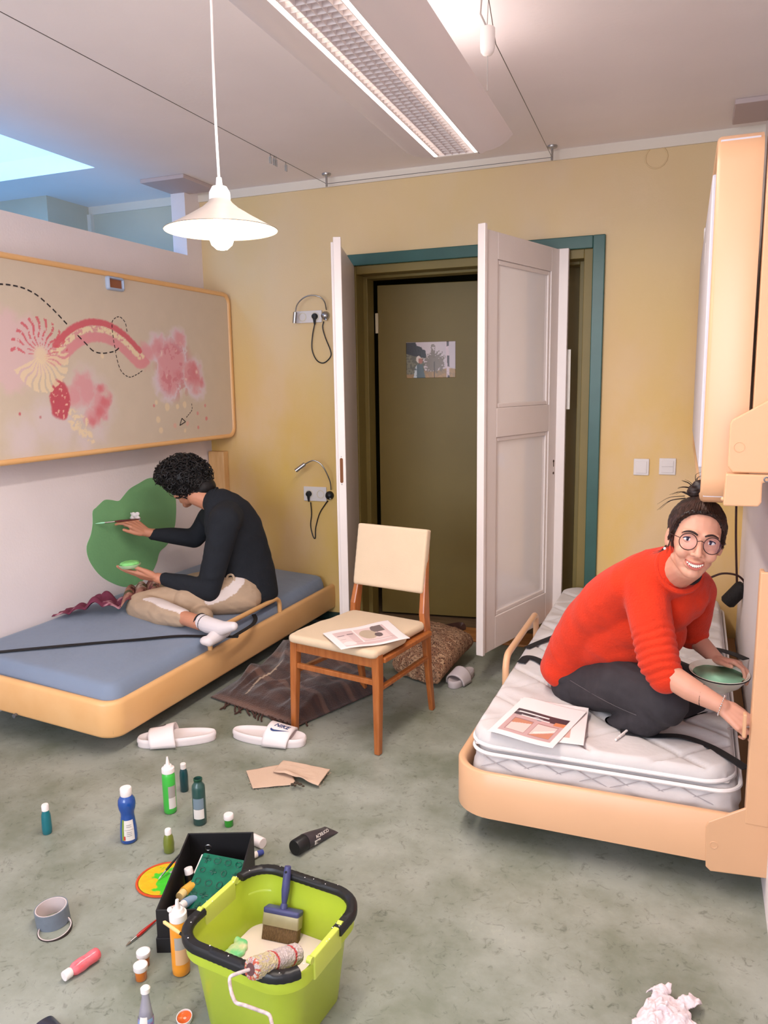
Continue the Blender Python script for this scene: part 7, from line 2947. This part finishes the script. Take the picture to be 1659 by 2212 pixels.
# glasses
m_rim = mat('dark_metal_rim', (58, 36, 38), 0.3, 0.6)
gl = None
q = M(TF)
GY = 0.104
for s in (-1, 1):
    torus(q, (s * 0.0335, GY - 0.004, -0.001), (s * 0.10, 1, 0), 0.0245, 0.0013, 40, 8, sx=1.0)
q.tube(spline([(-0.0105, GY - 0.001, 0.004), (0, GY + 0.003, 0.008), (0.0105, GY - 0.001, 0.004)], 5), 0.0011, 8)
for s in (-1, 1):
    q.tube(spline([(s * 0.057, GY - 0.008, 0.006), (s * 0.068, GY - 0.018, 0.008), (s * 0.078, 0.045, 0.008), (s * 0.079, 0.005, 0.010), (s * 0.077, -0.012, -0.006)], 5), 0.0011, 8)
gl = q.build('glasses', m_rim, girl, True)
q = M(TF)
for s in (-1, 1):
    q.lathe([(0.0005, 0), (0.0240, 0.0), (0.0240, 0.0008), (0.0005, 0.0008)], T=axisM((s * 0.0335, GY - 0.0045, -0.001), (s * 0.10, 1, 0)), n=32)
q.build('lens', mat('coated_lens', (120, 110, 220), 0.02, alpha=0.02, spec=0.9), gl, True)
q = M(TF)
q.sph((0.0800, -0.004, -0.044), 0.0045)
q.build('pearl_earring', mat('pearl', (240, 230, 226), 0.2, coat=0.6), girl, True)
# wrist band and bracelet
a, b = G(1437, 1458, 2.405), gp['wrR']
axw = (b - a).normalized()
q = M()
torus(q, a.lerp(b, 0.66), axw + CR * 0.1 + CU * 0.25, 0.0315, 0.0014, 32, 6)
q.build('hair_tie', mat('black_band', (30, 20, 24), 0.7), girl, True)
q = M()
cb_ = a.lerp(b, 0.99)
x_, y_, z_ = frame_from(axw + CR * 0.3)
for k in range(26):
    t_ = 2 * math.pi * k / 26
    q.sph(cb_ + x_ * (0.030 * math.cos(t_)) + y_ * (0.030 * math.sin(t_)), 0.0026 if k % 5 else 0.0034, nu=8, nv=6)
q.build('bracelet', mat('silver', (214, 208, 206), 0.2, 1.0), girl, True)
# painted fingernails are not readable in the photo; the white tape on the thumb of the left hand is
# bowl of mint paint
bc_ = G(1552, 1456, 2.64)
RB = 0.5 * (G(1617, 1460, 2.64) - G(1484, 1452, 2.64)).length
bowl = thing('enamel_bowl', 'white enamel bowl of mint green paint with a black rim line beside the knee', 'bowl', (bc_.x, bc_.y, bc_.z - 0.045), rot=(math.radians(4), math.radians(2), 0))
k = RB
M().lathe([(0.0005, 0.0), (k * 0.48, 0.0), (k * 0.5, 0.003), (k * 0.72, 0.018), (k * 0.93, 0.046), (k * 1.0, 0.054), (k * 1.005, 0.057), (k * 0.99, 0.058), (k * 0.92, 0.050), (k * 0.70, 0.022), (k * 0.46, 0.006), (0.0005, 0.005)], n=56, caps=False).build('bowl_shell', mat('cream_enamel', (245, 240, 224), 0.15, coat=0.6), bowl, True, angle=60)
q = M()
torus(q, (0, 0, 0.0545), (0, 0, 1), k * 1.002, 0.0022, 56, 6)
q.build('rim_line', m_black, bowl, True)
q = M()
R_ = []
for r_ in np.linspace(0.02, 1.0, 12):
    R_.append([(k * 0.84 * r_ * (1 + (0.06 * math.sin(3 * a) + 0.04 * math.sin(7 * a)) * (r_ > 0.9)) * math.cos(a), k * 0.84 * r_ * (1 + (0.06 * math.sin(3 * a) + 0.04 * math.sin(7 * a)) * (r_ > 0.9)) * math.sin(a),
                0.0355 + 0.0025 * vnoise(np.array(r_ * 3 * math.cos(a) + 5), np.array(r_ * 3 * math.sin(a) + 5), 3) + (0.006 if r_ > 0.95 else 0)) for a in np.linspace(0, 2 * math.pi, 48, endpoint=False)])
q.rings(R_)
q.build('mint_paint', mat('mint_paint', (180, 248, 208), 0.6), bowl, True, angle=180)
# brush held behind the end plate
a, b = G(1570, 1574, 2.34), G(1625, 1570, 2.30)
t = wthing('paint_brush', 'thin brush in the right hand of the person in red at the bed end plate', 'brush', tuple(a))
M(axisM(a, b - a)).lathe([(0.0005, 0), (0.0022, 0.004), (0.0030, 0.03), (0.0030, (b - a).length), (0.0005, (b - a).length)]).build('handle', mat('grey_brush_handle', (128, 108, 104), 0.5), t, True)

# ------------------------------------------------------------------ person with curly hair
bhp = G(404, 1046, 3.50)
TB = frame_of(Vector((-0.86, 0.30, -0.42)), Vector((-0.42, 0.10, 0.9)), bhp)
J = dict(pel=G(527, 1262, 3.62), hipL=G(520, 1283, 3.50), kneeL=G(306, 1312, 3.16), ankL=G(402, 1336, 3.06), hipR=G(520, 1262, 3.74), kneeR=G(366, 1285, 3.58), ankR=G(450, 1338, 3.14),
         shL=G(486, 1125, 3.38), elL=G(450, 1276, 3.31), wrL=G(340, 1248, 3.24), shR=G(452, 1118, 3.72), elR=G(420, 1163, 3.66), wrR=G(316, 1150, 3.47))


def boy_skin(q):
    head_parts(q, TB, False)
    nb = G(462, 1088, 3.52)
    chain(q, [TB @ Vector((0, -0.030, -0.030)), TB @ Vector((0, -0.045, -0.085)), nb], [0.054, 0.052, 0.052])
    loft(q, [(nb, 0.05, 0.045), (G(490, 1140, 3.55), 0.11, 0.06), (G(515, 1200, 3.6), 0.10, 0.06), (G(525, 1260, 3.62), 0.10, 0.07)], (0.1, 1, 0))
    chain(q, [G(480, 1115, 3.5), J['shL'], J['elL'], J['wrL']], [0.05, 0.05, 0.042, 0.027])
    chain(q, [G(480, 1115, 3.55), J['shR'], J['elR'], J['wrR']], [0.05, 0.045, 0.036, 0.025])
    chain(q, [J['pel'], J['hipL'], J['kneeL'], J['ankL'], G(440, 1348, 3.04)], [0.07, 0.06, 0.045, 0.036, 0.036])
    chain(q, [J['pel'], J['hipR'], J['kneeR'], G(420, 1325, 3.28)], [0.07, 0.06, 0.04, 0.028])
    W = J['wrL']
    hand(q, W, G(262, 1236, 3.17) - W, Vector((0.1, -0.55, -0.8)), Vector((0.2, -0.8, 0.5)), 1.18, [(4, 8, 6), (6, 10, 8), (10, 14, 10), (14, 18, 12)], (0.45, 0.8, 0.15), 14)
    W = J['wrR']
    hand(q, W, G(268, 1117, 3.38) - W, Vector((0.25, -0.55, 0.8)), Vector((-0.3, -0.7, -0.4)), 1.08, [(18, 35, 20), (28, 45, 28), (45, 60, 40), (55, 65, 45)], (0.4, 0.9, 0.3), 12)


baseb = (J['pel'].x, J['pel'].y, 0.31)
boy = person_body('person', 'person with black curly hair and dark sweater painting the green patch from the blue bed', baseb, boy_skin, m_skinM, 0.0034, TB)
face_details(boy, TB, mat('lips_tan', (176, 96, 84), 0.5), m_black_hair, (50, 34, 28), False)


def dark_sweater(q):
    side = (0.12, 1, 0.0)
    loft(q, [(G(552, 1292, 3.60), 0.150, 0.115), (G(540, 1250, 3.61), 0.172, 0.130), (G(525, 1200, 3.60), 0.180, 0.135), (G(508, 1152, 3.57), 0.188, 0.130), (G(490, 1115, 3.54), 0.178, 0.108), (G(472, 1088, 3.52), 0.115, 0.088), (G(456, 1076, 3.515), 0.072, 0.064)], side)
    ell(q, G(480, 1225, 3.58), (0.11, 0.13, 0.13))
    chain(q, [G(490, 1118, 3.46), J['shL'], J['shL'].lerp(J['elL'], 0.5), J['elL'], J['elL'].lerp(J['wrL'], 0.5), G(353, 1252, 3.245)], [0.090, 0.082, 0.072, 0.062, 0.052, 0.036])
    chain(q, [G(480, 1112, 3.6), J['shR'], J['elR'], J['elR'].lerp(J['wrR'], 0.5), G(330, 1154, 3.50)], [0.085, 0.070, 0.056, 0.048, 0.034])
    torus(q, G(351, 1251, 3.245), G(340, 1248, 3.24) - G(370, 1256, 3.26), 0.029, 0.008, 20, 6)
    torus(q, G(327, 1154, 3.49), G(316, 1150, 3.47) - G(345, 1157, 3.52), 0.028, 0.008, 20, 6)


def dsw_def(V):
    a = V @ np.array((0.3, -0.3, 0.9))
    b = V @ np.array((0.9, 0.3, -0.2))
    n = fbm(a * 10 + 9, b * 6 + 3, 51, 3)
    r = np.abs(fbm(a * 12 + 3 * n, b * 7, 61, 2) - 0.5)
    c = np.array(G(500, 1180, 3.55))
    d = V - c
    L = np.linalg.norm(d, axis=1, keepdims=True)
    return V + d / L * ((n - 0.5) * 0.016 - r * 0.014)[:, None]


m_dark = mat('charcoal_knit', (27, 31, 38), 0.9, var=0.06, vscale=14, bump=0.4, bscale=240, bdist=0.002)
ds = fuse('sweater', dark_sweater, m_dark, boy, vox=0.006, smooth=26, deform=dsw_def)
q = M()
nbv = G(458, 1079, 3.515)
torus(q, nbv, (TB @ Vector((0, -0.04, -0.06))) - nbv, 0.066, 0.008, 30, 6)
q.build('neckband', m_dark, ds, True)


def trousers(q):
    loft(q, [(G(522, 1235, 3.62), 0.135, 0.105), (G(530, 1265, 3.62), 0.155, 0.125), (G(532, 1288, 3.62), 0.155, 0.12)], (0.1, 1, 0))
    chain(q, [J['hipL'], G(415, 1292, 3.32), J['kneeL']], [0.108, 0.094, 0.080])
    chain(q, [J['kneeL'], G(352, 1326, 3.10), G(393, 1334, 3.07)], [0.078, 0.068, 0.046])
    chain(q, [J['hipR'], G(420, 1272, 3.72), J['kneeR']], [0.105, 0.095, 0.08])
    chain(q, [J['kneeR'], G(400, 1310, 3.42), G(440, 1332, 3.22)], [0.078, 0.07, 0.05])
    chain(q, [G(532, 1290, 3.50), G(470, 1296, 3.38), G(400, 1300, 3.25)], [0.085, 0.085, 0.070])
    ell(q, G(430, 1290, 3.45), (0.16, 0.14, 0.075))
    ell(q, G(515, 1270, 3.50), (0.10, 0.12, 0.09))
    ell(q, G(370, 1315, 3.25), (0.12, 0.12, 0.05))
    torus(q, G(396, 1335, 3.07), G(415, 1340, 3.05) - G(380, 1331, 3.08), 0.036, 0.009, 20, 6)


def tr_def(V):
    n = fbm(V[:, 0] * 12 + V[:, 2] * 8, V[:, 1] * 10 + V[:, 2] * 14, 71, 3)
    c = np.array(G(430, 1300, 3.4))
    d = V - c
    L = np.linalg.norm(d, axis=1, keepdims=True)
    k = np.array(G(396, 1335, 3.07))
    dk = np.linalg.norm(V - k, axis=1)
    w = 0.003 * np.sin(V @ np.array((20, 90, 120))) * np.exp(-(dk / 0.09) ** 2)
    V = V + d / L * ((n - 0.5) * 0.018 + w)[:, None]
    V[:, 2] = np.maximum(V[:, 2], 0.272 + np.maximum(0, -2.1 - V[:, 0]) * 0.085)
    return V


def segdist(V, pts):
    best = np.full(len(V), 9.0)
    for i in range(len(pts) - 1):
        a, b = np.array(pts[i]), np.array(pts[i + 1])
        ab = b - a
        t_ = np.clip(((V - a) @ ab) / (ab @ ab), 0, 1)
        best = np.minimum(best, np.linalg.norm(V - a - t_[:, None] * ab, axis=1))
    return best


def tr_col(V):
    b = np.ones((len(V), 3)) * np.array((186, 160, 134), float)
    b *= (0.96 + 0.08 * fbm(V[:, 0] * 30, V[:, 2] * 30, 2))[:, None]
    s1 = [G(312, 1288, 3.10), G(345, 1296, 3.08), G(385, 1306, 3.07), G(422, 1326, 3.06)]
    s2 = [G(462, 1290, 3.38), G(500, 1266, 3.40), G(520, 1252, 3.42)]
    for poly, w_ in (([(306, 1285), (330, 1291), (350, 1303), (385, 1313), (418, 1334)], 10), ([(452, 1296), (482, 1286), (503, 1272), (518, 1254)], 11)):
        dpx, dz_ = np.full(len(V), 1e3), 0
        d_ = V - np.array(CAM_POS)
        zz = d_ @ np.array(CF)
        X_, Y_ = IW / 2 + FPX * (d_ @ np.array(CR)) / zz, IH / 2 - FPX * (d_ @ np.array(CU)) / zz
        for i in range(len(poly) - 1):
            a_, b_ = np.array(poly[i], float), np.array(poly[i + 1], float)
            ab = b_ - a_
            t_ = np.clip(((X_ - a_[0]) * ab[0] + (Y_ - a_[1]) * ab[1]) / (ab @ ab), 0, 1)
            dpx = np.minimum(dpx, np.hypot(X_ - a_[0] - t_ * ab[0], Y_ - a_[1] - t_ * ab[1]))
        m_ = dpx < w_
        if m_.any():
            near_ = zz < zz[m_].min() + 0.16
            b = mixc(b, (226, 212, 206), (m_ & near_) * 1.0)
    return b


tr = fuse('trousers', trousers, mat('beige_jersey', (255, 255, 255), 0.9, attr='paint', bump=0.3, bscale=220, bdist=0.002), boy, vox=0.006, smooth=6, deform=tr_def, colors=tr_col)
q = M()
q.tube(spline([G(487, 1262, 3.42), G(492, 1244, 3.43), G(503, 1243, 3.43), G(507, 1262, 3.42), G(502, 1275, 3.40)], 5), 0.006, 8)
q.build('drawstring', mat('beige_cord', (196, 172, 146), 0.8), tr, True)


# socks
def sock_a(q):
    chain(q, [G(437, 1344, 3.045), G(450, 1350, 3.03), G(480, 1357, 3.01), G(504, 1353, 3.00)], [0.040, 0.040, 0.034, 0.022])
    ell(q, G(452, 1352, 3.04), (0.045, 0.035, 0.035))


def sock_b(q):
    chain(q, [G(485, 1362, 3.06), G(466, 1374, 3.0), G(452, 1385, 2.95)], [0.034, 0.034, 0.026])
    ell(q, G(447, 1384, 2.95), (0.034, 0.03, 0.022))


def sock_col(V):
    b = np.ones((len(V), 3)) * np.array((226, 216, 216), float)
    a0, a1 = np.array(G(418, 1338, 3.06)), np.array(G(460, 1352, 3.03))
    ax = (a1 - a0) / np.linalg.norm(a1 - a0)
    f = (V - a0) @ ax
    b = mixc(b, (40, 38, 42), ((f > 0.022) & (f < 0.030)) * 1.0)
    b = mixc(b, (40, 38, 42), ((f > 0.042) & (f < 0.052)) * 1.0)
    return b


m_sockc = mat('white_sock_knit', (255, 255, 255), 0.9, attr='paint', bump=0.3, bscale=250, bdist=0.002)
sk_ = fuse('sock', sock_a, m_sockc, boy, vox=0.003, smooth=4, colors=sock_col)
c0_, c1_ = G(437, 1344, 3.045), G(450, 1350, 3.03)
for t_ in (-0.35, 0.35):
    q = M()
    torus(q, c0_.lerp(c1_, t_), c1_ - c0_, 0.0365, 0.0042, 32, 8)
    q.build('sock_stripe', mat('black_stripe', (34, 32, 36), 0.9), sk_, True, label='black stripe')
fuse('sock', sock_b, m_sockc, boy, vox=0.003, smooth=4, colors=lambda V: np.ones((len(V), 3)) * np.array((226, 216, 216), float))

# curly hair: a soft core covered with curls
hc = G(397, 1030, 3.50)
HR = (0.135, 0.135, 0.105)


def core(q):
    ell(q, hc, (0.135, 0.13, 0.105))
    ell(q, TB @ Vector((0, -0.04, 0.0)), (0.095, 0.09, 0.085))
    ell(q, G(436, 1052, 3.52), (0.075, 0.08, 0.062))


hb_ = fuse('hair', core, m_black_hair, boy, vox=0.006, smooth=2)
q = M()
rnd = random.Random(77)
fdir = TB.to_3x3() @ Vector((0, 1, 0))
nck = TB @ Vector((0, 0.06, -0.06))
cnt = 0
while cnt < 520:
    v = Vector((rnd.gauss(0, 1), rnd.gauss(0, 1), rnd.gauss(0, 1))).normalized()
    p = hc + Vector((v.x * 0.135, v.y * 0.13, v.z * 0.105))
    if v.z < -0.25 and v.dot(fdir) > 0.15:
        continue
    if (p - nck).length < 0.085:
        continue
    cnt += 1
    ax_ = (v + Vector((rnd.uniform(-0.9, 0.9), rnd.uniform(-0.9, 0.9), rnd.uniform(-0.9, 0.9)))).normalized()
    x_, y_, z_ = frame_from(ax_)
    R0_ = rnd.uniform(0.008, 0.015)
    pts = []
    turns = rnd.uniform(1.1, 2.2)
    for k in range(13):
        t_ = k / 12
        a = 2 * math.pi * turns * t_
        pts.append(p + x_ * (R0_ * math.cos(a)) + y_ * (R0_ * math.sin(a)) + z_ * (0.034 * (t_ - 0.2)))
    q.tube(pts, list(np.interp(np.linspace(0, 1, 13), [0, 0.2, 0.8, 1], [0.002, 0.0042, 0.0038, 0.0010])), 5)
q.build('curls', m_black_hair, hb_, True)['kind'] = 'stuff'
# glasses
q = M(TB)
for s in (-1, 1):
    torus(q, (s * 0.0335, 0.106, -0.001), (s * 0.10, 1, 0), 0.023, 0.0014, 28, 6, sx=1.12)
    q.tube([(s * 0.058, 0.098, 0.006), (s * 0.074, 0.080, 0.008), (s * 0.080, 0.02, 0.006)], 0.0016, 6)
q.tube([(-0.011, 0.106, 0.004), (0, 0.110, 0.007), (0.011, 0.106, 0.004)], 0.0013, 6)
q.build('glasses', mat('red_brown_rim', (70, 30, 26), 0.4), boy, True)
# things in the hands
tip = at(206, 1131, 0, XL + 0.006)
end = G(304, 1121, 3.40)
t = brush('paint_brush', 'paint brush with mint paint held by the curly haired person against the wall', tip, end, 0.0055, mat('dark_red_lacquer', (84, 26, 22), 0.35), mat('mint_paint', (104, 214, 150), 0.2), 0.22, 0.20)


def tis(q):
    for px_, py_, r_ in ((290, 1112, 0.020), (298, 1120, 0.017), (286, 1118, 0.016), (297, 1110, 0.014), (292, 1128, 0.013), (284, 1110, 0.010)):
        ell(q, G(px_, py_, 3.46), (r_, r_ * 0.5, r_ * 0.8))


p = G(291, 1117, 3.46)
t = wthing('paper_tissue', 'crumpled white tissue tucked in the painting hand of the curly haired person', 'tissue', tuple(p))
fuse('tissue', tis, mat('white_tissue', (232, 222, 222), 0.9), t, vox=0.003, smooth=2, deform=lambda V: V + (np.stack([fbm(V[:, 0] * 90, V[:, 2] * 90, k) for k in (1, 2, 3)], 1) - 0.5) * 0.008)
dc = G(281, 1221, 3.17)
t = thing('paint_dish', 'small dish full of light green paint resting on the open palm', 'dish', (dc.x, dc.y, dc.z - 0.012), rot=(0, math.radians(-3), 0.2))
q = M()
q.lathe([(0.0005, 0), (0.042, 0.0), (0.053, 0.010), (0.056, 0.018), (0.054, 0.019), (0.050, 0.012), (0.040, 0.004), (0.0005, 0.004)], n=36, caps=False)
q.build('dish', mat('pale_green_dish', (188, 220, 170), 0.3), t, True)
def dishp(q):
    for k in range(7):
        a = k * 0.9
        ell(q, (0.024 * math.cos(a), 0.024 * math.sin(a), 0.021), (0.027, 0.025, 0.013))


fuse('green_paint', dishp, mat('light_green_paint', (140, 224, 130), 0.3, coat=0.3), t, vox=0.003, smooth=2)

# scarf and clutter between the wall and the knees
def scarf_col(U, V):
    b = np.ones(U.shape + (3,)) * np.array((110, 46, 68), float)
    n = fbm(U * 9, V * 5, 14)
    b = mixc(b, (188, 140, 148), sstep(n, 0.60, 0.68) * 0.9)
    return b * (0.85 + 0.3 * fbm(U * 20, V * 20, 2))[..., None]


t, X = cloth('scarf', 'crumpled maroon patterned scarf lying on the blue mattress against the wall', 'scarf', [(112, 1336), (262, 1320), (275, 1300), (150, 1318)], 0.365, mat('scarf_cloth', (255, 255, 255), 0.9, attr='paint'),
             lambda U, V: 0.008 + 0.050 * np.exp(-((U - 0.62) / 0.16) ** 2) * (0.6 + 0.4 * np.sin(V * 9)) + 0.022 * np.abs(np.sin(U * 13 + 2 * V)) * sstep(U, 0, 0.3) + 0.004 * np.sin(V * 17), 50, colors=scarf_col, thick=0.004)


def scarf2_col(U, V):
    b = np.ones(U.shape + (3,)) * np.array((176, 124, 108), float)
    n = fbm(U * 7, V * 5, 24)
    b = mixc(b, (120, 60, 66), sstep(n, 0.52, 0.58) * 0.9)
    b = mixc(b, (214, 190, 176), sstep(fbm(U * 8, V * 7, 31), 0.62, 0.68) * 0.9)
    b = mixc(b, (84, 84, 56), sstep(fbm(U * 6, V * 6, 44), 0.66, 0.7) * 0.9)
    return b


t, X = cloth('patterned_cloth', 'bunched patterned cloth on the mattress between the green patch and the knee', 'cloth', [(262, 1318), (345, 1290), (350, 1262), (285, 1280)], 0.37, mat('scarf_cloth', (255, 255, 255), 0.9, attr='paint'),
             lambda U, V: 0.012 + 0.030 * np.abs(np.sin(U * 9 + V * 2)) + 0.02 * np.sin(V * 3), 40, colors=scarf2_col, thick=0.005)
